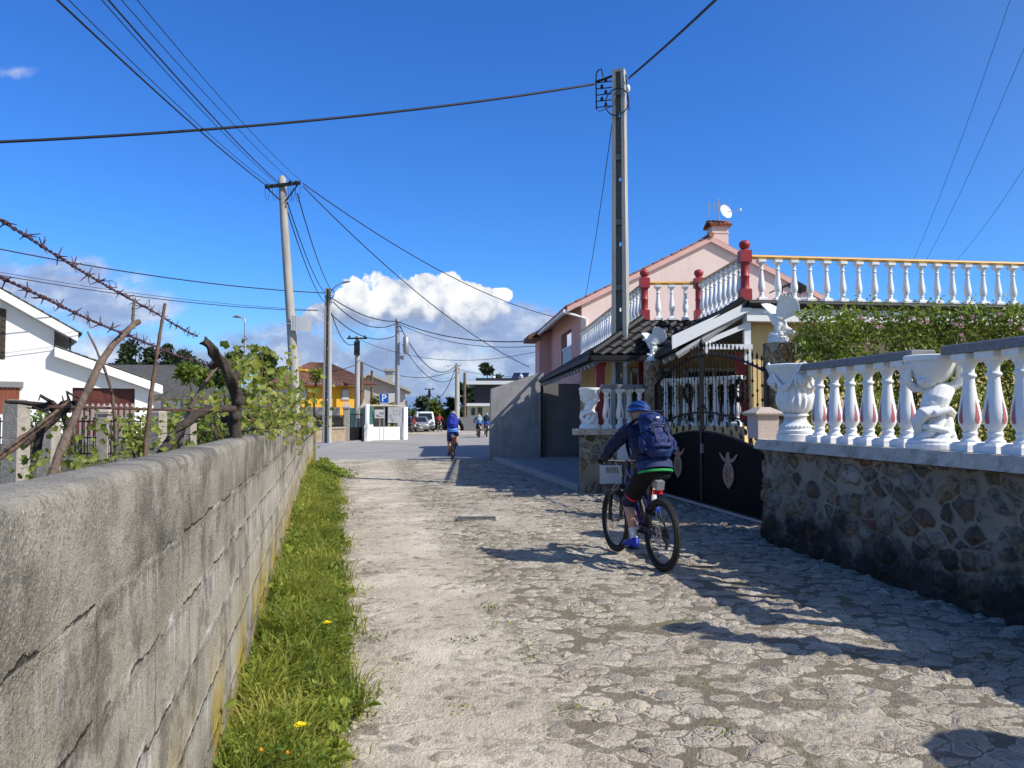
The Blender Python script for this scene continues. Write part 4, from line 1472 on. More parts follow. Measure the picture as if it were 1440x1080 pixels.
def gate_leaf(label, origin, ang, flip):
    """local x from hinge to meeting stile; side = which local y looks at the lane"""
    T = thing('gate_leaf', label, 'gate', tuple(origin), ang, 'leaves of the black iron gate')
    emblem.side = 1 if flip else -1
    L = GL - .02

    def arc(z0, z1, s):
        t_ = s / L
        return z0 + (z1 - z0) * sin(t_ * pi / 2) ** .9

    mb = MB()
    n = 26
    top = [(L * k / n, arc(1.03, 1.315, L * k / n)) for k in range(n + 1)]
    mb.extrude([(0, -.006, .07)] + [(L, -.006, .07)] + [(x, -.006, z) for x, z in reversed(top)], (0, .012, 0))
    mb.build('panel', M['gate_panel'], T)
    mb = MB()
    mb.box((0, 0, 1.15), (.05, .05, 2.2))
    mb.box((L, 0, 1.40), (.06, .05, 2.68))
    mb.box((L / 2, 0, .055), (L, .05, .05))
    mb.tube([(x, 0, z) for x, z in top], .02, 8, ref=(0, 1, 0))
    mb.tube([(L * k / n, 0, arc(2.22, 2.66, L * k / n)) for k in range(n + 1)], [(.018, .026)] * (n + 1), 8, ref=(0, 1, 0))
    mb.tube([(L * k / n, 0, arc(1.36, 1.655, L * k / n)) for k in range(n + 1)], .016, 8, ref=(0, 1, 0))
    mb.build('frame', M['black_iron'], T, smooth=40)
    mb = MB()
    nb = 16
    for k in range(1, nb):
        s = L * k / nb
        z0, z1 = arc(1.36, 1.655, s), arc(2.22, 2.66, s) + .13
        mb.tube([(s, 0, z0), (s, 0, z1)], .0085, 6)
        mb.tube([(s, 0, z1 - .005), (s, 0, z1 + .02), (s, 0, z1 + .05), (s, 0, z1 + .10)], [.008, .02, .016, .001], 6)
        for f in ((.25, .5, .75) if k % 2 else (.38, .62)):
            zc = lerp(z0, z1 - .15, f)
            mb.ball((s, 0, zc), (.019, .019, .026), 7, 5)
        mb.ball((s, 0, arc(2.22, 2.66, s) + .03), (.018, .018, .02), 7, 5)
    mb.build('bars', M['black_iron'], T, smooth=50)
    # scrolls and leaves between the two lower arcs
    mb = MB()
    random.seed(8)
    ns = 6
    for k in range(ns):
        s0 = .14 + k * (L - .42) / ns
        w_ = (L - .42) / ns
        zb, zt = arc(1.03, 1.315, s0), arc(1.36, 1.655, s0)
        pts = []
        for j in range(13):
            t_ = j / 12
            pts.append((s0 + w_ * t_, 0, lerp(zb + .02, arc(1.36, 1.655, s0 + w_) - .02, t_ ** .6) + .04 * sin(t_ * pi)))
        mb.tube(pts, .009, 6)
        for (fx, fz) in ((.25, .25), (.7, .62), (.45, .85)):
            px_, pz_ = s0 + w_ * fx, lerp(zb, zt, fz)
            mb.ball((px_, 0, pz_), (.045, .014, .05), 8, 6, Matrix.Rotation(random.uniform(-.6, .6), 4, 'Y'))
            mb.ball((px_ + .03, 0, pz_ + .035), (.025, .012, .025), 7, 5)
    pts = []
    for j in range(19):
        a = -pi / 2 + pi * j / 18
        pts.append((L - .02 - .17 * cos(a), 0, 1.55 + .21 * sin(a)))
    mb.tube(pts, .013, 7, ref=(0, 1, 0))
    for j in range(7):                        # heavy curl over the meeting stile
        a = .55 + 1.15 * j / 6
        mb.ball((L - .19 * cos(a) * 1.0, 0, 1.62 + .17 * sin(a)), (.028, .022, .028), 8, 6)
    mb.build('scrollwork', M['black_iron'], T, smooth=50)
    mb = MB()
    mb.lathe([(.035, 2.74), (.05, 2.76), (.025, 2.79), (.05, 2.83), (.058, 2.86), (.04, 2.90), (.012, 2.95), (.002, 3.0)], 12, o=(L, 0, 0))
    if not flip:
        mb.build('finial', M['black_iron'], T, smooth=50)
    emblem(T, (L * .54, .745), 0)
    mb = MB()
    mb.box((L - .06, .03 if flip else .03, 1.02), (.03, .05, .16))
    mb.build('lock', M['galv'], T)
    return T


gate_leaf('right leaf of the black iron gate, beside the urn', G0, gang, False)
gate_leaf('left leaf of the black iron gate, behind the cyclist', G1, gang + pi, True)

# wreaths hung inside the gate
for i, (u, v) in enumerate(((962, 552), (1034, 549))):
    p = at(u, v, (15.2, 12.2)[i])
    mb = MB()
    pts = [(.0, .085 * cos(2 * pi * k / 18), .17 * sin(2 * pi * k / 18)) for k in range(18)]
    mb.tube(pts, .03, 8, closed=True, ref=(1, 0, 0))
    random.seed(i)
    for k in range(160):
        a = random.uniform(0, 2 * pi)
        mb.leaf((random.gauss(0, .015), (.085 + random.gauss(0, .015)) * cos(a), (.17 + random.gauss(0, .015)) * sin(a)), .045)
    o = mb.build('wreath', M['dark_fabric'])
    o.location = p + Vector((.1, .1, 0))
    o.rotation_euler = (0, 0, R(40))
    tag(o, ('dark wreath hanging behind the left gate leaf', 'dark wreath hanging behind the right gate leaf')[i], 'wreath', 'dark wreaths behind the gate')

# ---------------------------------------------------------------- short wall left of the gate
SY = 15.95
xa, xb = 1.42, 2.80
WT2 = thing('stone_wall', 'short stone wall piece left of the gate, behind the cyclist', 'wall', (2.1, SY, 0))
mb = MB()
nx, nz = 14, 10
vs = []
for i in range(nx):
    for k in range(nz):
        x, z = lerp(xa, xb, i / (nx - 1)), lerp(-.1, 1.2, k / (nz - 1))
        mb.v.append(Vector((x, SY + .015 * noise.noise((x * 4, z * 4, 0)), z)))
mb.f = [(i * nz + k, (i + 1) * nz + k, (i + 1) * nz + k + 1, i * nz + k + 1) for i in range(nx - 1) for k in range(nz - 1)]
mb.m = [0] * len(mb.f)
mb.box(((xa + xb) / 2, SY + .2, .55), (xb - xa - .004, .34, 1.3))
mb.build('masonry', M['rubble_warm'] if False else rubble_mat('mossy_rubble', 4.2, 3.4, False), WT2, world=True, uv=lambda p: (p.x + p.y * .9, p.z))
mb = MB()
mb.box(((xa + xb) / 2 - .05, SY + .16, 1.255), (xb - xa + .18, .52, .12))
mb.build('coping', M['coping'], WT2, world=True)
P2 = at(830, 600, SY + .16)
dup(PU, (P2.x, SY + .17, 1.316), R(-55), 'white putto figure holding a basin left of the gate, beneath the pole')
B = thing('balustrade', 'short white baluster run in front of the concrete pole', 'balustrade', (2.3, SY + .18, 1.316), 0, 'white balustrades on the stone wall')
for u in (853, 872, 886, 900):
    place_baluster(B, (at(u, 600, SY + .18).x, SY + .18 + (.12 if u in (886,) else 0), 1.316), 0)
rail_mb((at(846, 540, SY).x, SY + .18, 0), (at(905, 540, SY).x, SY + .18, 0), .245, 1.316 + .842, 1.316 + .925).build('rail', M['slate'], B, world=True)
# meter boxes on the wall
for i, (u0, v0, u1, v1, lab) in enumerate(((843, 654, 874, 680, 'white letterbox with a beige window low on the stone wall'), (868, 620, 888, 648, 'pale blank meter box above the letterbox on the stone wall'))):
    a, b = at(u0, v0, SY - .05), at(u1, v1, SY - .05)
    T = thing('letterbox' if i == 0 else 'meter_box', lab, 'letterbox' if i == 0 else 'meter box', ((a.x + b.x) / 2, SY - .03, (a.z + b.z) / 2))
    mb = MB()
    mb.box((0, 0, 0), (b.x - a.x, .14, a.z - b.z))
    mb.build('case', M['plastic_white'], T)
    mb = MB()
    if i == 0:
        mb.box((.03, -.073, .09), ((b.x - a.x) * .6, .01, .12))
        mb.build('window', M['granite'], T)
    else:
        mb.box((0, -.073, 0), ((b.x - a.x) * .9, .01, (a.z - b.z) * .9))
        mb.build('door', M['plastic_white'], T)
# ================================================================= house with the roof terrace
TZ = 3.71
Q1, Q2, Q3 = Vector((2.95, 17.0, TZ)), Vector((4.16, 17.0, TZ)), Vector((4.32, 14.15, TZ))
QR = Vector((12.6, 14.15 + .125 * 8.28, TZ))
QF = Vector((2.45, 27.3, TZ))


def tile_roof(mb, a, b, c, d, tw=.24, tl=.34, h=.055, seg=4):
    """a->b eave, d->c ridge; rows of barrel tiles as real relief"""
    a, b, c, d = map(Vector, (a, b, c, d))
    n = (b - a).cross(d - a).normalized()
    if n.z < 0: n = -n
    nc = max(1, round(max((b - a).length, (c - d).length) / tw))
    nr_ = max(1, round((d - a).length / tl))
    for r in range(nr_):
        v0, v1 = r / nr_, (r + 1.12) / nr_
        for k in range(nc):
            base = len(mb.v)
            jit = random.uniform(-.006, .006)
            for s in range(seg + 1):
                u_ = (k + s / seg) / nc
                prof = sin(pi * s / seg) ** .8 * h
                for v_, lift in ((v0, .035), (min(v1, 1.0), .006)):
                    p = a.lerp(b, u_).lerp(d.lerp(c, u_), v_)
                    mb.v.append(p + n * (prof + lift + jit))
            for s in range(seg):
                q = base + 2 * s
                mb.f.append((q, q + 2, q + 3, q + 1))
                mb.m.append(0)
            # open lower end of the row
            p = [mb.v[base + 2 * s] for s in range(seg + 1)]
            o = len(mb.v)
            mb.v += [q_ - n * .045 for q_ in p]
            for s in range(seg):
                mb.f.append((o + s, o + s + 1, base + 2 * s + 2, base + 2 * s))
                mb.m.append(0)


HS = thing('terrace_house', 'cream house with black tiled canopy and a roof terrace behind the gate', 'house', (6, 18, 0))
mb = MB()
mb.prism([(Q1.x, Q1.y), (Q2.x, Q2.y), (Q3.x, Q3.y), (QR.x, QR.y), (12.6, 27.3), (QF.x, QF.y)], 3.46, TZ - .002)
mb.build('terrace_slab', M['grey_render'], HS, world=True)
# fascia and white beam under the long rail
mb = MB()
d = (QR - Q3).normalized()
nrm = Vector((d.y, -d.x, 0))
an = atan2(d.y, d.x)
mid = (Q3 + QR) / 2 + nrm * .05
mb.box((mid.x, mid.y, TZ - .06), ((QR - Q3).length + .2, .12, .15), an)
mb.tube([Q3 + nrm * .14 + Vector((0, 0, -.05)), QR + nrm * .14 + Vector((0, 0, -.05))], .05, 8)
mb.build('gutter', M['black'], HS, world=True)
mb = MB()
mid = (Q3 + QR) / 2 - nrm * .03
mb.box((mid.x, mid.y, TZ - .255), ((QR - Q3).length, .2, .235), an)
mb.build('beam', M['white'], HS, world=True)
# cream front wall
mb = MB()
a0 = Vector((4.52, 14.62, 0))
mid = a0 + d * 4.2
mb.box((mid.x, mid.y, 1.71), (8.4, .22, 3.48), an)
mb.box((2.95 + 4.4, 19.6, 1.72), (9.0, .2, 3.46))
mb.build('wall', M['cream'], HS, world=True)
mb = MB()
mb.box((2.72, 23.5, 1.70), (.2, 7.6, 3.4), R(2.9))
mb.build('side_wall', M['cream'], HS, world=True)
# dark windows with white frames on the porch walls
for (x, y, z, sx, sz, rz) in ((3.55, 19.46, 1.9, 1.1, 1.7, 0), (5.1, 19.46, 1.9, 1.4, 1.7, 0), (6.7, 19.46, 1.9, 1.2, 1.7, 0), (2.62, 21.2, 1.75, 1.5, 1.3, R(92.9)), (2.5, 23.6, 1.75, 1.5, 1.3, R(92.9))):
    T = Matrix.Translation((x, y, z)) @ Matrix.Rotation(rz, 4, 'Z')
    mb = MB()
    for s in (-1, 1):
        mb.box(T @ Vector((s * sx / 2, 0, 0)), (.08, .08, sz + .08), rz)
        mb.box(T @ Vector((0, 0, s * sz / 2)), (sx, .08, .08), rz)
    mb.box(T @ Vector((0, -.005, 0)), (.06, .06, sz), rz)
    wdw = mb.build('window', M['white'], HS, world=True)
    mb = MB()
    mb.box(T @ Vector((0, .02, 0)), (sx, .03, sz), rz)
    mb.build('pane', M['glass'], wdw, world=True)
# canopy
EA_, EB_, EC_, ED_ = Vector((1.70, 16.2, 2.85)), Vector((3.08, 16.2, 2.87)), Vector((3.02, 14.02, 2.88)), Vector((1.05, 27.2, 2.85))
random.seed(2)
mb = MB()
dz = Vector((0, 0, -.03))
tile_roof(mb, ED_, EA_, Q1 + dz, QF + dz)
tile_roof(mb, EA_, EB_, Q2 + dz, Q1 + dz)
tile_roof(mb, EB_, EC_, Q3 + dz, Q2 + dz)
mb.tube([EA_ + Vector((0, 0, .06)), Q1 + Vector((-.05, -.05, .05))], .085, 8)
mb.tube([EC_ + Vector((0, .04, .06)), Q3 + Vector((-.05, -.06, .02))], .075, 8)
# flashing strip under the rails
mb.build('canopy_tiles', M['black_tile'], HS, world=True, smooth=40)
mb = MB()
for p, q in ((ED_, EA_), (EA_, EB_), (EB_, EC_)):
    dd = (q - p).normalized()
    n_ = Vector((-dd.y, dd.x, 0))
    if n_.dot(Vector((-1, -1, 0))) < 0: n_ = -n_
    c = (p + q) / 2
    mb.box((c.x + n_.x * .05, c.y + n_.y * .05, p.z - .04), ((q - p).length + .08, .11, .10), atan2(dd.y, dd.x))
mb.build('canopy_gutter', M['black'], HS, world=True)
mb = MB()
for p, q, r, s in ((ED_, EA_, Q1, QF), (EA_, EB_, Q2, Q1), (EB_, EC_, Q3, Q2)):
    o_ = Vector((0, 0, -.13))
    mb.quad(p + o_, q + o_, r + o_, s + o_)
    k = max(2, int((q - p).length / .55))
    for i in range(k + 1):
        a, b = p.lerp(q, i / k), s.lerp(r, i / k)
        mb.tube([a + Vector((0, 0, -.19)), b + Vector((0, 0, -.20))], (.04, .055), 4)
mb.build('canopy_soffit', mat('aged_white_boards', (.42, .42, .42), .7, .15, 5), HS, world=True)
mb = MB()
# white barge board and truss on the near verge
for p, q, w_ in ((Vector((2.92, 13.95, 2.80)), Vector((4.40, 14.05, 3.53)), .12),):
    dd = q - p
    up = Vector((0, 0, .25))
    n_ = Vector((0, .07, 0))
    mb.extrude([p, q, q + up * .8, p + up], n_)
mb.box((3.95, 14.12, 2.86), (.95, .08, .09))
p, q = Vector((3.45, 14.12, 2.84)), Vector((4.35, 14.16, 3.22))
mb.extrude([p, q, q + Vector((0, 0, .10)), p + Vector((0, 0, .10))], (0, .06, 0))
mb.box((4.37, 14.25, 3.0), (.12, .12, .9))
mb.box((3.55, 14.02, 2.78), (.07, .07, .18))
mb.build('barge_board', M['white'], HS, world=True)
# red columns
for x, y, h in ((1.95, 17.0, 2.78), (2.93, 17.25, 3.0), (4.40, 14.78, 2.80)):
    mb = MB()
    mb.box((x, y, h / 2), (.19, .19, h))
    mb.box((x, y, h - .04), (.25, .25, .10))
    mb.box((x, y, .1), (.25, .25, .22))
    mb.build('column', M['red_paint'], HS, world=True, smooth=30)
# porch balustrade behind the gate
mb = MB()
pa, pb = Vector((3.10, 15.8, 0)), Vector((4.40, 14.55, 0))
pd = pb - pa
mb.box(((pa.x + pb.x) / 2, (pa.y + pb.y) / 2, .69), (pd.length + .1, .2, 1.40), atan2(pd.y, pd.x))
mb.build('porch_parapet', M['cream'], HS, world=True)
PB = thing('balustrade', 'white porch balustrade glimpsed through the bars of the black gate', 'balustrade', (3.1, 15.8, 1.39))
for k in range(8):
    q = pa + pd * ((k + .35) / 8)
    place_baluster(PB, (q.x, q.y, 1.39), atan2(pd.y, pd.x), BAL2, 1.06)
rail_mb(pa, pb, .2, 1.39 + .892, 1.39 + .965).build('rail', M['white'], PB, world=True)


# ---- terrace balustrade: red newels, white balusters, yellow rail
def newel_mb(h=1.13):
    mb = MB()
    mb.box((0, 0, .11), (.20, .20, .22))
    mb.lathe([(.09, .22), (.085, .24), (.078, .26), (.078, .44), (.086, .45), (.086, .47), (.078, .48), (.078, .68), (.085, .70), (.09, .72)], 16)
    mb.box((0, 0, .83), (.21, .21, .22))
    mb.lathe([(.085, .94), (.07, .955), (.06, .97), (.075, .985), (.098, 1.02), (.106, 1.055), (.098, 1.09), (.07, 1.12), (.03, 1.138), (.001, 1.142)], 16)
    return mb


NEW = None
TB = thing('balustrade', 'roof terrace balustrade with red ball-topped posts and yellow rail', 'balustrade', tuple(Q3))
for q in (Q1, Q2, Q3):
    o = newel_mb().build('newel_post', M['red_paint'], TB, smooth=40)
    o.location = q - Q3


def run(a, b, n, first=.5, end=.0, rail=True):
    a, b = Vector(a), Vector(b)
    d = b - a
    an = atan2(d.y, d.x)
    for k in range(n):
        p = a + d * ((k + 1) / (n + 1))
        place_baluster(TB, p, an, BAL2, .93)
    mb = MB()
    mb.tube([a + Vector((0, 0, .83)), b + Vector((0, 0, .83))], (.055, .04), 10)
    mb.build('rail', M['yellow_paint'], TB, world=True, smooth=40)


run(Q1, Q2, 3)
run(Q2, Q3, 9)
run(Q3, QR, 25)
run(QF, Q1, 27)

# little flue and cowl on the terrace
c = at(1119, 425, 17.2)
T = thing('flue_cowl', 'small metal flue with a black hood standing on the terrace behind the rail', 'flue', (c.x, c.y, TZ))
mb = MB()
mb.tube([(-.18, 0, 0), (-.18, 0, .62)], .11, 12)
mb.build('pipe', mat('brown_flue', (.22, .15, .13), .7, .1, 5), T, smooth=40)
mb = MB()
mb.extrude([(-.50, -.3, .70), (-.30, -.3, .80), (-.06, -.3, .86), (-.06, -.3, .83), (-.30, -.3, .77), (-.50, -.3, .67)], (0, .6, 0))
mb.extrude([(.22, -.3, .70), (.02, -.3, .82), (-.06, -.3, .86), (-.06, -.3, .83), (.0, -.3, .79), (.22, -.3, .67)], (0, .6, 0))
for x in (-.3, .1):
    mb.tube([(x, 0, .6), (x, 0, .79)], .012, 6)
mb.build('hood', M['black'], T)
mb = MB()
mb.box((.20, 0, .50), (.36, .3, .05))
mb.tube([(.12, 0, 0), (.12, 0, .5)], .03, 8)
mb.build('bracket', M['plastic_white'], T)

# ================================================================= pink house
A = Vector((2.52, 27.6, 0))
e1 = Vector((.996, .088, 0)).normalized()
e2 = Vector((-.088, .996, 0)).normalized()
PH = thing('pink_house', 'two storey pink gabled house with orange tiled verge and chimney', 'house', (A.x, A.y, 0), 0)
EV, AP, HW, DP = 5.62, 8.0, 4.78, 10.0


def PP(t_, s, z): return A + e1 * t_ + e2 * s + Vector((0, 0, z))


mb = MB()
mb.extrude([PP(0, 0, 0), PP(2 * HW, 0, 0), PP(2 * HW, 0, EV), PP(HW, 0, AP), PP(0, 0, EV)], e2 * .3)
mb.build('gable_wall', M['pink'], PH, world=True)
mb = MB()
mb.extrude([PP(0, .3, 0), PP(0, 2.3, 0), PP(0, 2.3, EV), PP(0, .3, EV)], e1 * .25)
mb.extrude([PP(0, 2.3, 0), PP(0, 4.9, 0), PP(0, 4.9, 3.4), PP(0, 2.3, 3.4)], e1 * .25)
mb.extrude([PP(0, 2.3, 5.0), PP(0, 4.9, 5.0), PP(0, 4.9, EV), PP(0, 2.3, EV)], e1 * .25)
mb.extrude([PP(0, 4.9, 0), PP(0, DP, 0), PP(0, DP, EV), PP(0, 4.9, EV)], e1 * .25)
mb.extrude([PP(1.3, .4, 0), PP(1.3, 9.8, 0), PP(1.3, 9.8, EV), PP(1.3, .4, EV)], e1 * .2)
mb.build('side_wall', M['pink_shaded'], PH, world=True)
# balcony rail in the recess
mb = MB()
mb.extrude([PP(.02, 2.3, 4.30), PP(.02, 4.9, 4.30), PP(.02, 4.9, 4.38), PP(.02, 2.3, 4.38)], e1 * .12)
for k in range(8):
    c = PP(.08, 2.45 + k * .31, 0)
    mb.lathe([(.05, 3.45), (.07, 3.6), (.04, 3.9), (.05, 4.28)], 8, o=(c.x, c.y, 0))
mb.build('balcony_rail', M['white'], PH, world=True)
# roof slabs with overhang, tiles as relief
sl = (AP - EV) / HW
random.seed(4)
mb = MB()
tile_roof(mb, PP(-.55, DP, EV - .55 * sl + .12), PP(-.55, -.12, EV - .55 * sl + .12), PP(HW, -.12, AP + .12), PP(HW, DP, AP + .12), .26, .4, .07)
tile_roof(mb, PP(2 * HW + .5, -.12, EV - .5 * sl + .12), PP(2 * HW + .5, DP, EV - .5 * sl + .12), PP(HW, DP, AP + .12), PP(HW, -.12, AP + .12), .26, .4, .07)
mb.tube([PP(HW, -.2, AP + .2), PP(HW, DP, AP + .2)], .10, 8)
rf = mb.build('roof', M['red_tile'], PH, world=True, smooth=40)
mb = MB()
for s in (0, 1):
    t0, t1 = (-.55, HW) if s == 0 else (2 * HW + .5, HW)
    z0 = EV - (.55 if s == 0 else .5) * sl
    mb.extrude([PP(t0, -.14, z0 - .04), PP(t1, -.14, AP - .04), PP(t1, -.14, AP + .14), PP(t0, -.14, z0 + .14)], e2 * .13)
    mb.extrude([PP(t0, 0, z0), PP(t1, 0, AP), PP(t1, 0, AP + .09), PP(t0, 0, z0 + .09)], e2 * DP)
mb.build('verge', mat('pink_verge', (.70, .42, .36), .85, .08, 2), rf, world=True)
mb = MB()
mb.tube([PP(-.62, -.1, EV - .28), PP(-.62, DP, EV - .28)], (.08, .07), 8)
mb.tube([PP(-.60, .0, EV - .32), PP(-.2, .02, EV - .42), PP(.16, -.07, EV - .55), PP(.16, -.07, 2.9)], .045, 7)
mb.build('gutter', M['white'], PH, world=True, smooth=40)
# chimney
mb = MB()
c = PP(HW + .62, .9, 0)
cc = (c.x, c.y)
yaw = atan2(e1.y, e1.x)
mb.frustum(cc, .62, .62, 7.3, 8.72, yaw)
mb.frustum(cc, .66, .66, 8.45, 8.50, yaw)
ch = mb.build('chimney', M['pink'], PH, world=True)
mb = MB()
for k in range(5):
    for s in (-1, 1):
        p = Vector((cc[0], cc[1], 0)) + e1 * ((k - 2) * .17)
        mb.tube([p + e2 * (s * .42) + Vector((0, 0, 8.76)), p + Vector((0, 0, 8.98))], (.09, .05), 8)
mb.frustum(cc, .84, .5, 8.72, 8.84, yaw)
mb.build('chimney_cap', M['red_tile'], ch, world=True, smooth=40)
# dish and aerial
mb = MB()
dc = Vector((cc[0] + .22, cc[1] - .35, 9.25))
dm = (Vector((.45, -.85, .28))).normalized().to_track_quat('Z', 'Y').to_matrix().to_4x4()
mb.lathe([(.001, -.05), (.11, -.04), (.20, -.01), (.27, .03), (.275, .04), (.20, .003), (.11, -.027), (.001, -.037)], 24, o=dc, M=dm)
mb.tube([dc, dc + Vector((.25, -.5, -.12)), dc + Vector((.38, -.55, -.08))], .015, 6)
mb.box(dc + Vector((.40, -.55, -.06)), (.06, .06, .09))
mb.build('satellite_dish', M['white'], PH, world=True, smooth=50)
mb = MB()
b0 = Vector((cc[0] + .05, cc[1], 8.8))
mb.tube([b0, b0 + Vector((0, 0, 1.05))], .016, 6)
mb.tube([b0 + Vector((-.38, 0, .78)), b0 + Vector((.42, 0, .80))], .012, 6)
for x, l0, l1 in ((-.38, .35, .95), (.42, .45, 1.05), (-.16, .6, .92), (-.05, .6, .95), (.06, .6, .92), (.2, .62, .98)):
    mb.tube([b0 + Vector((x, 0, l0)), b0 + Vector((x, 0, l1))], .012, 6)
mb.build('aerial', M['galv'], PH, world=True)
# far wing of the pink house with its own lower roof
mb = MB()
mb.extrude([PP(-.55, 8.0, 0), PP(.1, 8.0, 0), PP(.1, 8.0, 5.6), PP(-.55, 8.0, 5.3)], e2 * 1.6)
mb.build('wing', M['pink_shaded'], PH, world=True)
mb = MB()
mb.extrude([PP(-1.1, 7.6, 5.10), PP(.9, 7.6, 6.15), PP(.9, 7.6, 6.30), PP(-1.1, 7.6, 5.28)], e2 * 2.2)
mb.extrude([PP(-1.1, 7.6, 5.08), PP(-.55, 7.6, 5.08), PP(-.55, 7.6, 5.2), PP(-1.1, 7.6, 5.14)], e2 * 2.2)
mb.build('wing_roof', M['brown_tile'], PH, world=True)

# ================================================================= grey wall and carport end
GW = thing('grey_wall', 'grey rendered wall with sloping top at the end of the carport', 'wall', (0.2, 27.6, 0))
mb = MB()
a, b = at(691, 547, 27.6), at(757, 522, 27.6)
mb.extrude([(-.80, 27.6, -.1), (1.14, 27.75, -.1), (1.14, 27.75, b.z), (a.x, 27.6, a.z)], (-.05, .25, 0))
m_blk, N_ = new_mat('grey_blockwork')
co = N_.n('ShaderNodeTexCoord').outputs['Object']
X_, Y_, Z_ = N_.sep(co)[0:3]
br = N_.n('ShaderNodeTexBrick', {'Vector': N_.comb(X_, Z_, 0), 'Color1': (.34, .32, .31, 1), 'Color2': (.38, .36, .345, 1), 'Mortar': (.27, .255, .245, 1), 'Scale': 1.0, 'Mortar Size': .006, 'Mortar Smooth': .4, 'Brick Width': .5, 'Row Height': .5})
gr_n = N_.noise(co, 2.0, 5, .6)
cb = N_.mix(N_.math('MULTIPLY', N_.ss(gr_n, .38, .62), .6), br.outputs[0], (.24, .23, .225))
stk = N_.ss(N_.noise(N_.n('ShaderNodeMapping', {0: co, 3: (1, 1, .12)}).outputs[0], 5.0, 5, .65), .52, .68)
cb = N_.mix(N_.math('MULTIPLY', stk, .35), cb, (.18, .17, .16))
cb = N_.mix(N_.math('MULTIPLY', N_.ss(N_.noise(co, 40, 4), .5, .75), .25), cb, (.45, .45, .45))
principled(N_, cb, .9, N_.noise(co, 60, 4), .004)
mb.build('panel', m_blk, GW, world=True)
mb = MB()
mb.extrude([(1.14, 27.9, -.1), (3.0, 28.1, -.1), (3.0, 28.1, 2.75), (1.14, 27.9, 2.75)], (0, .2, 0))
mb.build('inner_panel', mat('dark_grey_render', (.17, .16, .155), .85, .12, 1.5, .004, 60), GW, world=True)
mb = MB()
mb.tube([(1.07, 27.45, .1), (1.07, 27.45, 2.8)], .05, 8)
mb.build('downpipe', M['black'], GW, world=True)

# ================================================================= climbing roses between wall and house
RH = thing('rose_hedge', 'dense climbing rose hedge with pale pink blooms behind the white balustrade', 'hedge', (7, 10.4, 0))
random.seed(21)
mb = MB()


def hedge_top(x):
    return 3.05 + .16 * noise.noise((x * 1.3, 0, 3)) + .09 * noise.noise((x * 4, 5, 3)) - .0 * sst(4.3, 3.9, x) + .02 * (x - 5)


cnt = 0
for i in range(70000):
    x = random.uniform(3.98, 10.2)
    y0 = 10.75 + .10 * (x - 4)
    zt = hedge_top(x)
    z = lerp(.35, zt + .05, random.random() ** .75)
    if x < 4.16 + .28 * noise.noise((3.3, z * 2.6, 1.7)): continue
    dens = noise.noise((x * 1.8, z * 1.8, 3)) + .6 * noise.noise((x * 4.5, z * 4.5, 11))
    thin = .0 if z > 1.7 else -.18
    if dens + thin < random.uniform(-1.15, -.05): continue
    depth = abs(random.gauss(0, .22))
    bulge = .16 * noise.noise((x * 1.4, z * 1.4, 9))
    y = y0 + depth - bulge
    nr_ = Vector((random.gauss(0, .7), random.gauss(-.8, .6), random.gauss(.5, .6)))
    mb.leaf((x, y, z), random.uniform(.045, .085), nr_, asp=.62, fold=.3)
    cnt += 1
    if cnt > 38000: break
for i in range(140):                      # shoots poking out of the top
    x = random.uniform(4.5, 10)
    y = 10.75 + .10 * (x - 4) + random.uniform(-.05, .25)
    z0 = hedge_top(x)
    L = random.uniform(.06, .24)
    dx_ = random.uniform(-.1, .1)
    for k in range(7):
        t_ = k / 6
        mb.leaf((x + dx_ * t_, y, z0 + L * t_), random.uniform(.035, .06))
mb.build('foliage', M['rose_leaf'], RH, world=True)
mb = MB()
for i in range(90):
    x = random.uniform(4.4, 10)
    y = 10.95 + .10 * (x - 4)
    p = Vector((x, y, 0))
    pts = [p]
    for k in range(6):
        p = p + Vector((random.gauss(0, .12), random.gauss(0, .04), random.uniform(.3, .5)))
        if p.z > hedge_top(p.x): break
        pts.append(p)
    mb.tube(pts, [.014 - .0015 * k for k in range(len(pts))], 5)
mb.build('stems', M['bark'], RH, world=True)
for i in range(24):
    x = random.choice((random.uniform(4.9, 7.6), random.uniform(4.5, 9.5)))
    z = hedge_top(x) - abs(random.gauss(0, .28)) + .04
    y = 10.75 + .10 * (x - 4) - .16 * noise.noise((x * 1.4, z * 1.4, 9)) - .04
    fm = MB()
    for k in range(16):
        a = random.uniform(0, 2 * pi)
        fm.leaf((.010 * cos(a), .010 * sin(a) - .01, random.uniform(-.010, .010)), random.uniform(.022, .04), Vector((cos(a), -1, sin(a))), asp=1.1, fold=.5)
    o = fm.build('flower', M['pink_flower'], RH)
    o.location = Vector((x, y, z)) - Vector((7, 10.4, 0))
# ================================================================= vines, stakes and wire on the block wall
def wb(Y): return wl(Y) - .14         # garden edge of the wall top


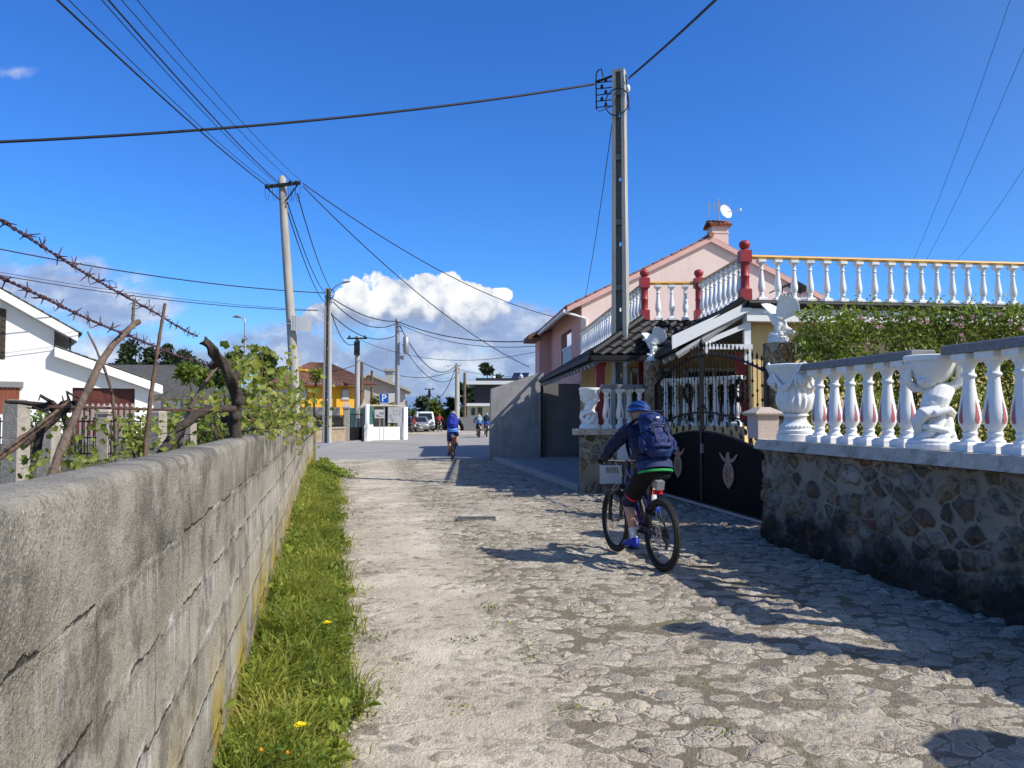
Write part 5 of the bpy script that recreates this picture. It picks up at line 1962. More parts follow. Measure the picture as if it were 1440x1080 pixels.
# ---- barbed wires, level and parallel to the wall
def barbed(label, x_off, z, y0, y1, seed, wob):
    random.seed(seed)
    mb = MB()
    n = 90

    def P(Y):
        return Vector((wl(Y) - x_off + wob * noise.noise((Y * .8, seed, 0)), Y, z + wob * noise.noise((Y * .9, seed, 7)) - .02 * sin((Y - y0) / (y1 - y0) * pi)))
    for tw in (0, pi):
        pts = []
        N2 = 420
        for i in range(N2):
            Y = lerp(y0, y1, i / (N2 - 1))
            a = Y * 95 + tw
            pts.append(P(Y) + Vector((cos(a) * .0026, 0, sin(a) * .0026)))
        mb.tube(pts, .0022, 5)
    Y = y0 + .04
    while Y < y1:
        c = P(Y)
        for k in range(4):
            a = random.uniform(0, 2 * pi)
            L = random.uniform(.018, .032)
            d = Vector((cos(a), random.uniform(-.5, .5), sin(a))) * L
            mb.tube([c - d * .2, c + d], [.0024, .0010], 4)
        for k in range(3):
            mb.ball(c + Vector((0, (k - 1) * .004, 0)), (.006, .0035, .006), 7, 4)
        if random.random() < .12:           # dead tendrils caught on the wire
            q = [c]
            for k in range(4):
                q.append(q[-1] + Vector((random.gauss(0, .015), random.gauss(0, .02), random.gauss(-.004, .016))))
            mb.tube(q, .0012, 4)
        Y += random.uniform(.10, .135)
    o = mb.build('barbed_wire', M['purple_rust'])
    tag(o, label, 'barbed wire')


barbed('upper strand of rusty barbed wire stretched above the block wall', .265, 2.045, .5, 4.3, 1, .012)
barbed('lower strand of rusty barbed wire stretched above the block wall', .275, 1.915, .5, 4.9, 2, .014)


# ---- timber stakes and canes, each one its own thing
def stick(name, label, pts, r0, r1, mname, cat='stake', n=9, rough=.25, group=None):
    pts = [Vector(p) for p in pts]
    out, rad = [], []
    K = 26
    for i in range(K):
        t_ = i / (K - 1) * (len(pts) - 1)
        k = min(int(t_), len(pts) - 2)
        f = t_ - k
        p0, p1, p2, p3 = pts[max(k - 1, 0)], pts[k], pts[k + 1], pts[min(k + 2, len(pts) - 1)]
        p = .5 * ((2 * p1) + (p2 - p0) * f + (2 * p0 - 5 * p1 + 4 * p2 - p3) * f * f + (3 * p1 - p0 - 3 * p2 + p3) * f ** 3)
        p = p + Vector((noise.noise((i * .5, r0 * 99, 0)), 0, noise.noise((i * .5, 3, r0 * 77)))) * r0 * .35
        out.append(p)
        rad.append(lerp(r0, r1, i / (K - 1)) * (1 + rough * noise.noise((i * .9, r0 * 50, 8))))
    mb = MB()
    mb.tube(out, rad, n)
    o = mb.build(name, M[mname], smooth=60)
    return tag(o, label, cat, group)


stick('branch_prop', 'thick crooked branch leaning up and right over the block wall with a broken top', [at(70, 672, 2.35), at(112, 572, 2.55), at(150, 498, 2.7), at(182, 462, 2.8), at(196, 452, 2.85)], .0135, .0105, 'wood', 'branch')
stick('broken_twig', 'pale snapped twig sticking up from the leaning branch at the wire', [at(188, 462, 2.82), at(187, 440, 2.83), at(190, 421, 2.85)], .006, .005, 'wood', 'twig')
stick('cane_stake', 'straight brown cane stake rising behind the wall to the upper wire', [at(203, 645, 3.0), at(212, 560, 3.0), at(222, 490, 3.0), at(232, 426, 3.0)], .009, .006, 'bark2')
stick('cane_stake', 'thin dark cane leaning left behind the thick leaning branch', [at(164, 650, 3.3), at(160, 570, 3.3), at(146, 516, 3.3), at(123, 466, 3.3)], .009, .004, 'wood')
stick('rail_pole', 'reddish brown pole slanting up from the left picture edge to the vine head', [at(-25, 660, 2.6), at(40, 612, 2.75), at(98, 566, 2.9)], .014, .012, 'bark2', 'pole')
stick('rail_pole', 'shorter darker pole slanting up just below the reddish pole', [at(30, 630, 3.2), at(60, 606, 3.2), at(95, 576, 3.2)], .012, .011, 'wood', 'pole')
stick('arched_stem', 'thick arched dead vine stem bending over the wall edge', [at(226, 640, 4.0), at(240, 620, 4.1), at(262, 594, 4.25), at(292, 577, 4.4), at(330, 575, 4.6)], .028, .02, 'bark', 'stem', rough=.4)
stick('cane_stake', 'slim bent cane crossing behind the arched stem', [at(252, 632, 4.4), at(262, 590, 4.4), at(282, 548, 4.5), at(306, 515, 4.6)], .014, .010, 'wood')
stick('iron_bar', 'rusty iron bar standing on the block wall in front of the vine', [at(328, 622, 4.75), at(329, 570, 4.75), at(330, 528, 4.75)], .014, .013, 'rust', 'bar', rough=.05)
stick('iron_bar', 'short rusty iron bar on the block wall among the far vine leaves', [at(412, 600, 11.5), at(413, 575, 11.5), at(413, 558, 11.5)], .028, .026, 'rust', 'bar', rough=.05)
# rusty wire low above the wall
mb = MB()
mb.tube([at(70, 572, 2.6), at(130, 573, 3.0), at(220, 576, 3.6), at(332, 578, 4.75)], .006, 5)
tag(mb.build('rusty_wire', M['rust']), 'single rusty training wire running low above the wall', 'wire')


# ---- vines
def cane(mb, p, d, n, step, r, jit):
    pts = [Vector(p)]
    d = Vector(d)
    for i in range(n):
        d = (d + Vector((random.gauss(0, jit), random.gauss(0, jit), random.gauss(.05, jit)))).normalized()
        pts.append(pts[-1] + d * step)
    mb.tube(pts, [lerp(r, r * .4, i / n) for i in range(n + 1)], 6)
    return pts


def vleaf(mb, p, s):
    """lobed vine leaf"""
    n = Vector((random.gauss(.35, .6), random.gauss(-.5, .6), random.gauss(.5, .5))).normalized()
    a = n.cross(Vector((random.gauss(0, 1), random.gauss(0, 1), random.gauss(0, 1)))).normalized()
    b = n.cross(a)
    out = []
    for k, rr in enumerate((.3, .88, .78, 1.0, .84, 1.1, .84, 1.0, .78, .88)):
        th = -pi / 2 + 2 * pi * k / 10
        out.append(Vector(p) + (a * cos(th) + b * sin(th)) * s * rr * .5 + n * (.12 * s * (rr - .5)))
    c = Vector(p) - n * .06 * s
    o = len(mb.v)
    mb.add([c] + out, [(0, 1 + k, 1 + (k + 1) % 10) for k in range(10)])


random.seed(31)
V1 = thing('grapevine', 'old gnarled grapevine with a twisted dark trunk and fresh green leaves', 'vine', (wl(5) - .35, 5.0, .6))
mb = MB()
tr = [at(332, 628, 4.7), at(330, 590, 4.7), at(333, 560, 4.65), at(326, 535, 4.55), at(312, 512, 4.45), at(298, 492, 4.3), at(287, 480, 4.2)]
mb.tube(tr, [.032, .026, .023, .023, .021, .017, .012], 12)
for k in range(3):
    mb.tube([p + Vector((.028 * cos(i * 1.3 + k * 2), 0, .028 * sin(i * 1.3 + k * 2))) for i, p in enumerate(tr)], [.022, .018, .016, .015, .013, .011, .007], 8)
for i in range(14):
    p = random.choice(tr[1:5]) + Vector((random.gauss(0, .04), random.gauss(0, .05), random.gauss(0, .03)))
    mb.ball(p, (random.uniform(.012, .032),) * 3, 7, 5)
mb.fused('trunk', M['bark'], V1, .008, 1, world=True)
lm = MB()
for i in range(40):
    Y = 5.7 + 5.6 * (i / 40) ** 1.0 + random.gauss(0, .15)
    x = wl(Y) - random.uniform(.16, .40)
    p = Vector((x, Y, random.uniform(1.4, 1.78)))
    cm = MB()
    pts = cane(cm, p, (random.gauss(0, .6), random.gauss(.4, .5), random.uniform(-.25, .3)), 9, .045 + .004 * Y, .008, .28)
    cm.build('cane', M['bark2'], V1, world=True)
    if random.random() < .5:
        cm = MB()
        cane(cm, (x, Y, .7), (random.gauss(0, .2), random.gauss(0, .2), 1), 9, .10, .016, .14)
        cm.build('cane', M['bark2'], V1, world=True)
    for q in pts[2:]:
        for k in range(random.choice((1, 1, 2, 3))):
            s = random.uniform(.035, .075)
            if q.z > 1.98: continue
            vleaf(lm, q + Vector((random.gauss(0, .06), random.gauss(0, .08), random.gauss(0, .05))), s)
for (u, v, Y, n_, sp) in ((345, 520, 4.9, 60, .09), (362, 528, 5.6, 60, .12), (352, 505, 5.4, 40, .09), (380, 548, 6.5, 80, .16), (365, 575, 5.6, 90, .16), (395, 570, 7.5, 110, .2), (404, 575, 9.0, 100, .2), (300, 560, 4.4, 14, .05), (352, 590, 5.2, 40, .12), (405, 590, 8.5, 80, .2), (424, 590, 13, 40, .16), (362, 492, 5.6, 10, .03), (385, 520, 7, 40, .12)):
    c = at(u, v, Y)
    for k in range(int(n_ * .8)):
        vleaf(lm, c + Vector((random.gauss(0, sp), random.gauss(0, sp * 1.2), random.gauss(0, sp * .8))), random.uniform(.032, .075))
lm.build('foliage', M['vine_leaf'], V1, world=True)
# vine head at the left edge and low shoots along the wall
V2 = thing('grapevine', 'knotted vine head on poles at the left edge with a few new shoots', 'vine', tuple(at(85, 640, 3)[:2]) + (.6,))
mb = MB()
random.seed(33)
for i in range(16):
    p = at(random.gauss(85, 12), random.gauss(572, 6), 2.95)
    mb.tube([p, p + Vector((random.gauss(0, .03), random.gauss(0, .03), random.gauss(0, .018))), p + Vector((random.gauss(0, .06), random.gauss(0, .04), random.gauss(-.005, .025)))], [.008, .006, .002], 7)
mb.tube([at(50, 650, 3), at(54, 620, 3), at(60, 596, 2.98), at(80, 578, 2.95)], [.018, .015, .013, .012], 8)
mb.tube([at(8, 565, 2.95), at(30, 566, 2.95), at(56, 569, 2.95), at(85, 575, 2.95), at(110, 573, 2.95)], [.008, .009, .012, .014, .01], 6)
mb.tube([at(88, 580, 2.95), at(96, 600, 2.96), at(104, 625, 2.98)], [.012, .014, .012], 6)
mb.build('trunk', M['bark'], V2, world=True, smooth=70)
lm = MB()
for (u, v, Y, n_, sp) in ((15, 610, 3, 6, .05), (75, 612, 3, 16, .06), (55, 655, 2.9, 18, .06), (100, 650, 3, 20, .06), (145, 602, 3.4, 34, .06), (185, 600, 3.5, 30, .06), (165, 602, 3.4, 20, .06), (115, 648, 3.2, 16, .05), (165, 640, 3.2, 16, .05), (185, 637, 3.3, 14, .05), (212, 630, 3.5, 18, .05), (232, 590, 3.8, 18, .06), (245, 620, 4, 20, .07), (30, 655, 2.8, 14, .05), (232, 605, 4.2, 24, .08)):
    c = at(u, v, Y)
    for k in range(n_):
        vleaf(lm, c + Vector((random.gauss(0, sp), random.gauss(0, sp), random.gauss(0, sp * .6))), random.uniform(.018, .036))
lm.build('foliage', M['vine_leaf'], V2, world=True)


# ---- granite vine posts in the garden
def vpost(u, v, Y, w_, label, h0=.5):
    p = at(u, v, Y)
    mb = MB()
    mb.frustum((0, 0), w_ * 1.1, w_, h0, p.z)
    mb.frustum((0, 0), w_, w_ * .7, p.z, p.z + .04)
    o = mb.build('granite_post', M['granite'])
    o.location = (p.x, p.y, 0)
    o.rotation_euler = (0, 0, random.uniform(-.3, .3))
    tag(o, label, 'post', 'rough granite vine posts')


vpost(24, 568, 7.0, .15, 'rough granite post left of the reddish slanting pole')
vpost(70, 598, 9.0, .16, 'shorter rough granite post beside the thick leaning branch')
vpost(222, 580, 9.5, .15, 'slim granite post right of the brown garage door')
vpost(265, 592, 11.0, .16, 'slim granite post in the vine garden behind the arched stem')

# ---- iron railing with granite posts across the garden
FY = 16.5
FN = thing('iron_fence', 'dark iron railing fence on a low wall before the white house', 'fence', (-10, FY, 0))
mb = MB()
x0, x1 = -12.6, -6.3
for z in (1.47, 1.12, .78):
    mb.box(((x0 + x1) / 2, FY, z), (x1 - x0, .03, .03))
x = x0
k = 0
while x < x1:
    mb.tube([(x, FY, .62), (x, FY, 1.50 + (.06 if k % 2 else 0))], .012, 5)
    x += .125
    k += 1
mb.build('railing', M['black_iron'], FN, world=True)
mb = MB()
for cx_ in (-9.25, -10.6, -8.0):
    for s in (-1, 1):
        mb.tube([(cx_ + s * .10, FY - .02, .7), (cx_ + s * .10, FY - .02, 1.05), (cx_ + s * .06, FY - .02, 1.15), (cx_, FY - .02, 1.1), (cx_ + s * .03, FY - .02, .9), (cx_, FY - .02, .78)], .014, 5)
mb.build('scrolls', M['black_iron'], FN, world=True)
mb = MB()
mb.box(((x0 + x1) / 2, FY + .05, .52), (x1 - x0, .2, .32))
mb.build('plinth', M['granite'], FN, world=True)
for u in (20, 146, 380):
    p = at(u, 585, FY)
    T = thing('fence_post', {20: 'granite fence post by the brown shutter at the left edge', 146: 'granite fence post with pale pyramid cap before the garage door', 380: 'granite fence post hidden among vine leaves'}[u], 'post', (p.x, FY + .05, 0), 0, 'granite fence posts')
    mb = MB()
    mb.frustum((0, 0), .22, .22, .3, 1.62)
    mb.build('shaft', M['granite'], T)
    mb = MB()
    mb.frustum((0, 0), .28, .30, 1.62, 1.68)
    mb.frustum((0, 0), .30, .12, 1.68, 1.80)
    mb.build('cap', M['granite_pink'], T)

# white picket rail behind, in front of the garage yard
PF = thing('picket_fence', 'row of short cream pickets in front of the brown garage door', 'fence', (-11, 24, 0))
mb = MB()
for u in range(106, 190, 8):
    p = at(u, 590, 26)
    mb.box((p.x, 26, 1.25), (.09, .04, 1.3))
    mb.frustum((p.x, 26), .09, .02, 1.9, 2.0)
mb.box(((at(106, 590, 26).x + at(186, 590, 26).x) / 2, 26.04, 1.55), (2.1, .03, .08))
mb.build('pickets', M['granite_pink'], PF, world=True)
mb = MB()
mb.box((at(150, 590, 26).x, 26.1, .55), (4.4, .2, .7))
mb.build('plinth', M['granite'], PF, world=True)

# garden shrubs between fence and wall
random.seed(51)


def shrub(u, v, Y, rx, rz, n, mname, size, label, group='low garden shrubs'):
    c = at(u, v, Y)
    T = thing('garden_shrub', label, 'shrub', (c.x, c.y, .6), 0, group)
    mb = MB()
    for i in range(n):
        d = Vector((random.gauss(0, 1), random.gauss(0, 1), random.gauss(0, 1))).normalized() * random.random() ** .4
        k = 1 + .35 * noise.noise((d.x * 2.5 + u, d.y * 2.5, d.z * 2.5))
        mb.leaf((d.x * rx * k, d.y * rx * k, c.z - .6 + d.z * rz * k), random.uniform(.6, 1.3) * size)
    mb.build('foliage', M[mname], T)
    mb = MB()
    for i in range(5):
        mb.tube([(random.gauss(0, .05), random.gauss(0, .05), -.05), (random.gauss(0, rx * .5), random.gauss(0, rx * .5), c.z - .6)], .012, 5)
    mb.build('stems', M['bark'], T)


shrub(262, 605, 12.5, .55, .4, 900, 'rose_leaf', .09, 'dark leafy shrub in the garden behind the arched stem')
shrub(300, 608, 13.5, .6, .35, 900, 'broad', .09, 'dark low shrub behind the old vine trunk')
shrub(205, 612, 12, .35, .3, 500, 'vine_leaf', .08, 'yellow green shrub by the slim granite post')
shrub(60, 610, 12, .4, .45, 700, 'weed', .08, 'dark green shrub beside the granite post at left')
shrub(385, 600, 15.5, .7, .35, 900, 'rose_leaf', .09, 'dark shrub below the vine leaves near the timber pole')

# ================================================================= white house on the left
WA = Vector((-22.67, 34, 0))
wd_ = Vector((.82, .57, 0)).normalized()
wn = Vector((wd_.y, -wd_.x, 0))


def onw(u, v, off=0.0):
    """pixel -> (t, z) on the house front pushed out by off"""
    o = WA + wn * off
    r_ = ray(u, v)
    det = r_.x * (-wd_.y) + wd_.x * r_.y
    k = (o.x * (-wd_.y) + wd_.x * o.y) / det
    p = Vector((r_.x * k, r_.y * k, r_.z * k + EYE))
    return ((p - o).dot(wd_), p.z)


def WP(t_, z, off=0.0):
    return WA + wd_ * t_ + wn * off + Vector((0, 0, z))


WH = thing('white_house', 'white house with two stepped sloping roofs and a brown garage door', 'house', tuple(WA))
OV = .55
uL = [onw(0, 406, OV), onw(110, 468, OV)]          # upper verge top line
uS = (uL[1][1] - uL[0][1]) / (uL[1][0] - uL[0][0])
lL = [onw(75, 487, OV), onw(229, 542, OV)]
lS = (lL[1][1] - lL[0][1]) / (lL[1][0] - lL[0][0])
tU = onw(76, 480)[0]                               # right edge of the upper block
tR = onw(216, 560)[0]


def zu(t_): return uL[0][1] + uS * (t_ - uL[0][0])


def zl(t_): return lL[0][1] + lS * (t_ - lL[0][0])


tL = -9.0
FT = .42
mb = MB()
gd = (onw(102, 545), onw(190, 545))
tg0, tg1, zg = gd[0][0], gd[1][0], gd[0][1]
mb.extrude([WP(tL, 0), WP(tU, 0), WP(tU, zu(tU) - FT), WP(tL, zu(tL) - FT)], -wn * 8)
for a, b, z0, z1a, z1b in ((tU, tg0, 0, zl(tU) - FT, zl(tg0) - FT), (tg0, tg1, zg, zl(tg0) - FT, zl(tg1) - FT), (tg1, tR, 0, zl(tg1) - FT, zl(tR) - FT)):
    mb.extrude([WP(a, z0, -.003), WP(b, z0, -.003), WP(b, z1b, -.003), WP(a, z1a, -.003)], -wn * .3)
mb.extrude([WP(tR - .25, 0, -.31), WP(tR - .003, 0, -.31), WP(tR - .003, zl(tR) - FT, -.31), WP(tR - .25, zl(tR) - FT, -.31)], -wn * 7.5)
mb.build('wall', M['house_white'], WH, world=True)
mb = MB()
te = uL[1][0]
mb.extrude([WP(tL, zu(tL) - FT, OV), WP(te, zu(te) - FT + .02, OV), WP(te, zu(te), OV), WP(tL, zu(tL), OV)], -wn * (OV + 8))
tf = lL[1][0]
mb.extrude([WP(tU + .002, zl(tU) - FT, OV), WP(tf, zl(tf) - FT + .02, OV), WP(tf, zl(tf), OV), WP(tU + .002, zl(tU), OV)], -wn * (OV + 7.5))
mb.build('fascia', M['house_white'], WH, world=True)
random.seed(6)
mb = MB()
for (ta, tb, zf) in ((tL, te + .15, zu), (tU, tf + .1, zl)):
    tile_roof(mb, WP(tb, zf(tb) + .02, OV + .02), WP(tb, zf(tb) + .02, -8), WP(ta, zf(ta) + .02, -8), WP(ta, zf(ta) + .02, OV + .02), .24, .36, .06, 3)
mb.build('roof', M['grey_roof'], WH, world=True, smooth=40)
# garage door
mb = MB()
mb.extrude([WP(tg0, 0, -.16), WP(tg1, 0, -.16), WP(tg1, zg, -.16), WP(tg0, zg, -.16)], -wn * .08)
w_ = (tg1 - tg0)
for i in range(4):
    for j in range(4):
        a, b = tg0 + w_ * (i + .12) / 4, tg0 + w_ * (i + .88) / 4
        z0, z1 = zg * (j + .14) / 4, zg * (j + .86) / 4
        mb.extrude([WP(a, z0, -.16), WP(b, z0, -.16), WP(b, z1, -.16), WP(a, z1, -.16)], wn * .025)
        mb.extrude([WP(a + .08, z0 + .08, -.135), WP(b - .08, z0 + .08, -.135), WP(b - .08, z1 - .08, -.135), WP(a + .08, z1 - .08, -.135)], wn * .015)
mb.build('garage_door', M['brown_door'], WH, world=True)
# shuttered opening and lintel at the left edge
a, b = onw(28, 545), onw(0, 582)
mb = MB()
t0, t1, z0, z1 = -1.8, a[0], b[1], a[1]
for k in range(16):
    s0, s1 = lerp(t0, t1, (k + .06) / 16), lerp(t0, t1, (k + .94) / 16)
    mb.extrude([WP(s0, z0, .002), WP(s1, z0, .002), WP(s1, z1, .002), WP(s0, z1, .002)], wn * .03)
mb.build('shutter', M['brown_shutter'], WH, world=True)
mb = MB()
c = onw(33, 537)
mb.extrude([WP(t0, z1 + .003, .002), WP(c[0], z1 + .003, .002), WP(c[0], c[1], .002), WP(t0, c[1], .002)], wn * .16)
mb.build('lintel', M['slate'], WH, world=True)
a, b = onw(9, 432), onw(9, 505)
mb = MB()
mb.extrude([WP(-.9, b[1], .002), WP(a[0], b[1], .002), WP(a[0], a[1] - .1, .002), WP(-.9, a[1] + .12, .002)], wn * .03)
for i in range(4):
    for j in range(8):
        t_ = lerp(-.85, a[0] - .08, i / 3)
        z = lerp(b[1] + .1, a[1] - .25, j / 7)
        mb.box(WP(t_, z, .05), (.12, .02, .16), atan2(wd_.y, wd_.x))
mb.build('window_grille', mat('dark_bronze', (.045, .035, .025), .5, .3, 10), WH, world=True)
mb = MB()
c = onw(99, 472, OV * .6)
mb.tube([WP(c[0], c[1], OV * .6), WP(c[0], c[1] - 1.0, OV * .6)], .04, 6)
mb.box(WP(te + .08, zu(te) - .06, -2), (.14, 5, .10), atan2(wd_.y, wd_.x))
mb.build('downpipe', M['black'], WH, world=True)

# ================================================================= dark roofed house behind
c0 = at(150, 520, 50)
DH = thing('dark_roof_house', 'low house with a dark grey sheet roof behind the white house', 'house', (c0.x, 50, 0))
mb = MB()
pA, pB, pC = at(120, 505, 50), at(300, 553, 50), at(215, 520, 58)
mb.extrude([(-30, 50, 0), (pB.x - .6, 51, 0), (pB.x - .6, 51, pB.z), (-30, 50, pB.z)], (2, 8, 0))
mb.build('wall', M['amber'], DH, world=True)
mb = MB()
mb.add([(-31, 49.3, 3.05), (pB.x + .5, 50.5, 3.05), (pC.x + 2.5, 56, at(240, 513, 56).z), (-31, 56, at(240, 513, 56).z), (pC.x + 3.5, 62, 3.05)], [(0, 1, 2, 3), (1, 4, 2)])
mb.extrude([(-31, 49.3, 2.85), (pB.x + .5, 50.5, 2.85), (pB.x + .5, 50.5, 3.04), (-31, 49.3, 3.04)], (0, .15, 0))
mb.build('roof', M['grey_roof'], DH, world=True)
mb = MB()
CW = thing('panel_wall', 'grey precast panel wall below the dark roofed house', 'wall', (-17, 42, 0))
for k in range(9):
    a = -20.5 + k * 1.05
    mb.box((a, 42, 1.3), (1.03, .08, 2.2))
mb.build('panels', mat('precast_panel', (.26, .27, .27), .9, .25, 2, .01, 30), CW, world=True)
mb = MB()
for k in range(10):
    mb.box((-21.03 + k * 1.05, 41.93, 1.35), (.12, .12, 2.4))
mb.box((-16.3, 42, 2.75), (9.6, .1, .55))
mb.build('posts', M['concrete_dark'], CW, world=True)
# ================================================================= poles, lamps, cables
def hpole(name, label, base, H, w0, w1, d0, rz, holes=True, group='concrete poles with slotted webs'):
    T = thing(name, label, 'utility pole', base, rz, group)
    mb = MB()
    for s in (-1, 1):
        vs = []
        for w_, d_, z in ((w0, d0, -.3), (w1, d0 * w1 / w0, H)):
            xo, xi = s * w_ / 2, s * w_ * .24
            a, b = min(xo, xi), max(xo, xi)
            vs += [(a, -d_ / 2, z), (b, -d_ / 2, z), (b, d_ / 2, z), (a, d_ / 2, z)]
        mb.add(vs, [(0, 3, 2, 1), (4, 5, 6, 7), (0, 1, 5, 4), (1, 2, 6, 5), (2, 3, 7, 6), (3, 0, 4, 7)])
    mb.build('flanges', M['concrete'], T)
    mb = MB()
    z = 0.0
    k = 0
    while z < H - .05:
        f = z / H
        wi = lerp(w0, w1, f) * .24
        zt = min(z + .36, H)
        dd = lerp(d0, d0 * w1 / w0, f)
        if k % 4 == 0:
            mb.box((0, 0, z + .06), (2 * wi, dd * .86, .12))
            mb.box((0, .02, (z + .12 + zt) / 2), (2 * wi, dd * .3, zt - z - .12))
        elif k % 2 == 0 and zt < H - .8:
            hw = wi * .42
            mb.box((0, .02, z + .13), (2 * wi, dd * .3, .26))
            for s in (-1, 1):
                mb.box((s * (wi + hw) / 2, .02, z + .31), (wi - hw, dd * .3, .10))
        else:
            mb.box((0, .02, (z + zt) / 2), (2 * wi, dd * .3, zt - z))
        z = zt
        k += 1
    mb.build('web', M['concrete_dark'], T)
    mb = MB()
    mb.box((0, 0, H + .03), (w1, d0 * w1 / w0, .06))
    mb.build('cap', M['concrete'], T)
    return T


PB_ = (at(873.5, 600, 16.7).x, 16.7, 0)
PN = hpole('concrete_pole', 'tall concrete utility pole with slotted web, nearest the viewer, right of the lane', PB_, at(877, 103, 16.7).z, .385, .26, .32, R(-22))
HP = at(877, 103, 16.7).z
# insulator rack
mb = MB()
for k in range(5):
    z = HP - .16 - k * .14
    mb.tube([(-.14, -.02, z), (-.52, -.02, z + .02)], .012, 6)
    mb.lathe([(.016, 0), (.035, .01), (.04, .035), (.024, .05), (.035, .065), (.028, .09), (.012, .105)], 10, o=(-.30 - .09 * (k % 2), -.02, z))
mb.tube([(-.52, -.02, HP - .74), (-.52, -.02, HP + .05), (-.48, -.02, HP + .13), (-.40, -.02, HP + .16), (-.36, -.02, HP - .02)], .016, 7)
mb.tube([(-.50, -.02, HP - .74), (-.45, -.02, HP - .80), (-.15, -.02, HP - .72)], .008, 6)
mb.tube([(-.54, -.02, HP - .12), (-.12, -.02, HP - .04)], .03, 8)
mb.build('insulator_rack', M['cable'], PN, smooth=50)
mb = MB()
pts = [(.0 + .26 * cos(a), -.20, HP - .72 + .30 * sin(a)) for a in [2 * pi * k / 24 for k in range(24)]]
mb.tube(pts, .014, 6, closed=True, ref=(0, 1, 0))
mb.tube([(.17, -.1, HP - .10), (.20, -.1, HP - .5), (.24, -.06, HP - .9), (.2, -.05, HP - .6), (.16, 0, HP - .2)], .014, 6)
mb.build('cable_coil', M['cable'], PN, smooth=50)
mb = MB()
mb.ball((.22, -.1, HP - .42), (.05, .05, .09), 10, 6)
mb.build('junction', M['white'], PN, smooth=50)

# round timber pole behind the vines
b = at(417, 592, 22)
p_top = at(399, 250, 22)
TP = thing('timber_pole', 'round weathered timber pole with crossarm and white plate behind the vines', 'utility pole', (b.x, 22, 0))
mb = MB()
dx_ = (p_top.x - b.x)
pts, rad = [], []
for k in range(14):
    f = k / 13
    pts.append((dx_ * f ** 1.1 + .05 * sin(f * 5), 0, lerp(-.2, p_top.z, f)))
    rad.append(lerp(.155, .105, f))
pts.append((dx_, 0, p_top.z + .05))
rad.append(.05)
mb.tube(pts, rad, 14)
mb.build('shaft', M['pole_wood'], TP, smooth=60)
mb = MB()
zc = at(400, 262, 22).z
mb.box((dx_ + .02, -.14, zc), (1.02, .07, .09), M=Matrix.Rotation(R(-7), 4, 'Y'))
mb.tube([(dx_ + .46, -.12, zc + .04), (dx_ + .1, -.1, zc - .45)], .022, 6)
mb.tube([(dx_ - .46, -.12, zc - .07), (dx_ - .08, -.1, zc - .42)], .022, 6)
for x in (-.42, -.25, .24, .42):
    mb.lathe([(.02, 0), (.04, .02), (.045, .06), (.03, .09)], 9, o=(dx_ + x, -.16, zc - .02 + (.05 if x > 0 else -.05)))
random.seed(3)
for x in (-.42, -.2, .32, .46, .25):      # loose loops of wire
    pts = []
    for k in range(9):
        a = pi * k / 8
        pts.append((dx_ + x + .07 * cos(a), -.16, zc - .04 - random.uniform(.38, .46) * sin(a)))
    mb.tube(pts, .006, 5, ref=(0, 1, 0))
mb.build('crossarm', M['cable'], TP, smooth=50)
c = at(420, 455, 22)
mb = MB()
for k in range(8):
    a0, a1 = R(-110 + k * 14), R(-110 + (k + 1) * 14)
    mb.box((c.x - b.x - .13 + k * .072, -.21 + .0016 * (k - 4) ** 2, c.z - .01 * k), (.076, .012, .44 - .008 * k))
mb.tube([(c.x - b.x - .5, -.18, c.z - .02), (c.x - b.x + .1, -.18, c.z - .03)], .008, 5)
mb.build('plate', M['plastic_white'], TP)

# concrete pole with lamp by the small gate
P3b = at(459.5, 623, 43)
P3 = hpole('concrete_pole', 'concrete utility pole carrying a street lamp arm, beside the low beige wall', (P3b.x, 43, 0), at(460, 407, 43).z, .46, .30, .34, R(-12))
H3 = at(460, 407, 43).z
mb = MB()
mb.tube([(.1, -.1, H3 - .5), (.25, -.12, H3 - .05), (.6, -.15, H3 + .18), (.95, -.2, H3 + .30)], .03, 8)
la = mb.build('lamp_arm', M['galv'], P3, smooth=50)
mb = MB()
mb.tube([(.92, -.2, H3 + .28), (1.05, -.2, H3 + .33), (1.3, -.2, H3 + .36), (1.42, -.2, H3 + .36)], [(.05, .04), (.10, .06), (.09, .05), (.03, .02)], 10)
mb.build('lamp_head', M['galv'], la, smooth=50)
mb = MB()
pts = [(.26 + .2 * cos(2 * pi * k / 16), -.2, H3 - .28 + .24 * sin(2 * pi * k / 16)) for k in range(16)]
mb.tube(pts, .025, 6, closed=True, ref=(0, 1, 0))
for k in range(4):
    mb.tube([(.14, -.1, H3 - .15 - k * .2), (.3, -.14, H3 - .18 - k * .2)], .02, 6)
mb.build('cable_coil', M['cable'], P3, smooth=50)


# slimmer poles further off
def rpole(name, label, u, v, Y, r, mname, lean=0.0, extra=None, group='poles along the far street'):
    p = at(u, v, Y)
    T = thing(name, label, 'utility pole', (p.x, Y, 0), 0, group)
    mb = MB()
    mb.tube([(lean, 0, -.2), (lean * .5, 0, p.z / 2), (0, 0, p.z)], [r * 1.3, r * 1.15, r], 10)
    mb.build('shaft', M[mname], T, smooth=60)
    if extra:
        mb = MB()
        extra(mb, p.z)
        mb.build('fittings', M['cable'], T, smooth=50)
    return T


def arm(mb, z):
    mb.box((0, -.2, z - .15), (1.3, .1, .1))
    mb.box((0, -.2, z - .8), (.35, .2, .9))
    for x in (-.5, .5):
        mb.lathe([(.04, 0), (.07, .05), (.04, .15)], 8, o=(x, -.2, z - .1))


def brackets(mb, z):
    for k in range(3):
        mb.tube([(0, -.15, z - .2 - k * .3), (.3, -.2, z - .25 - k * .3)], .03, 6)


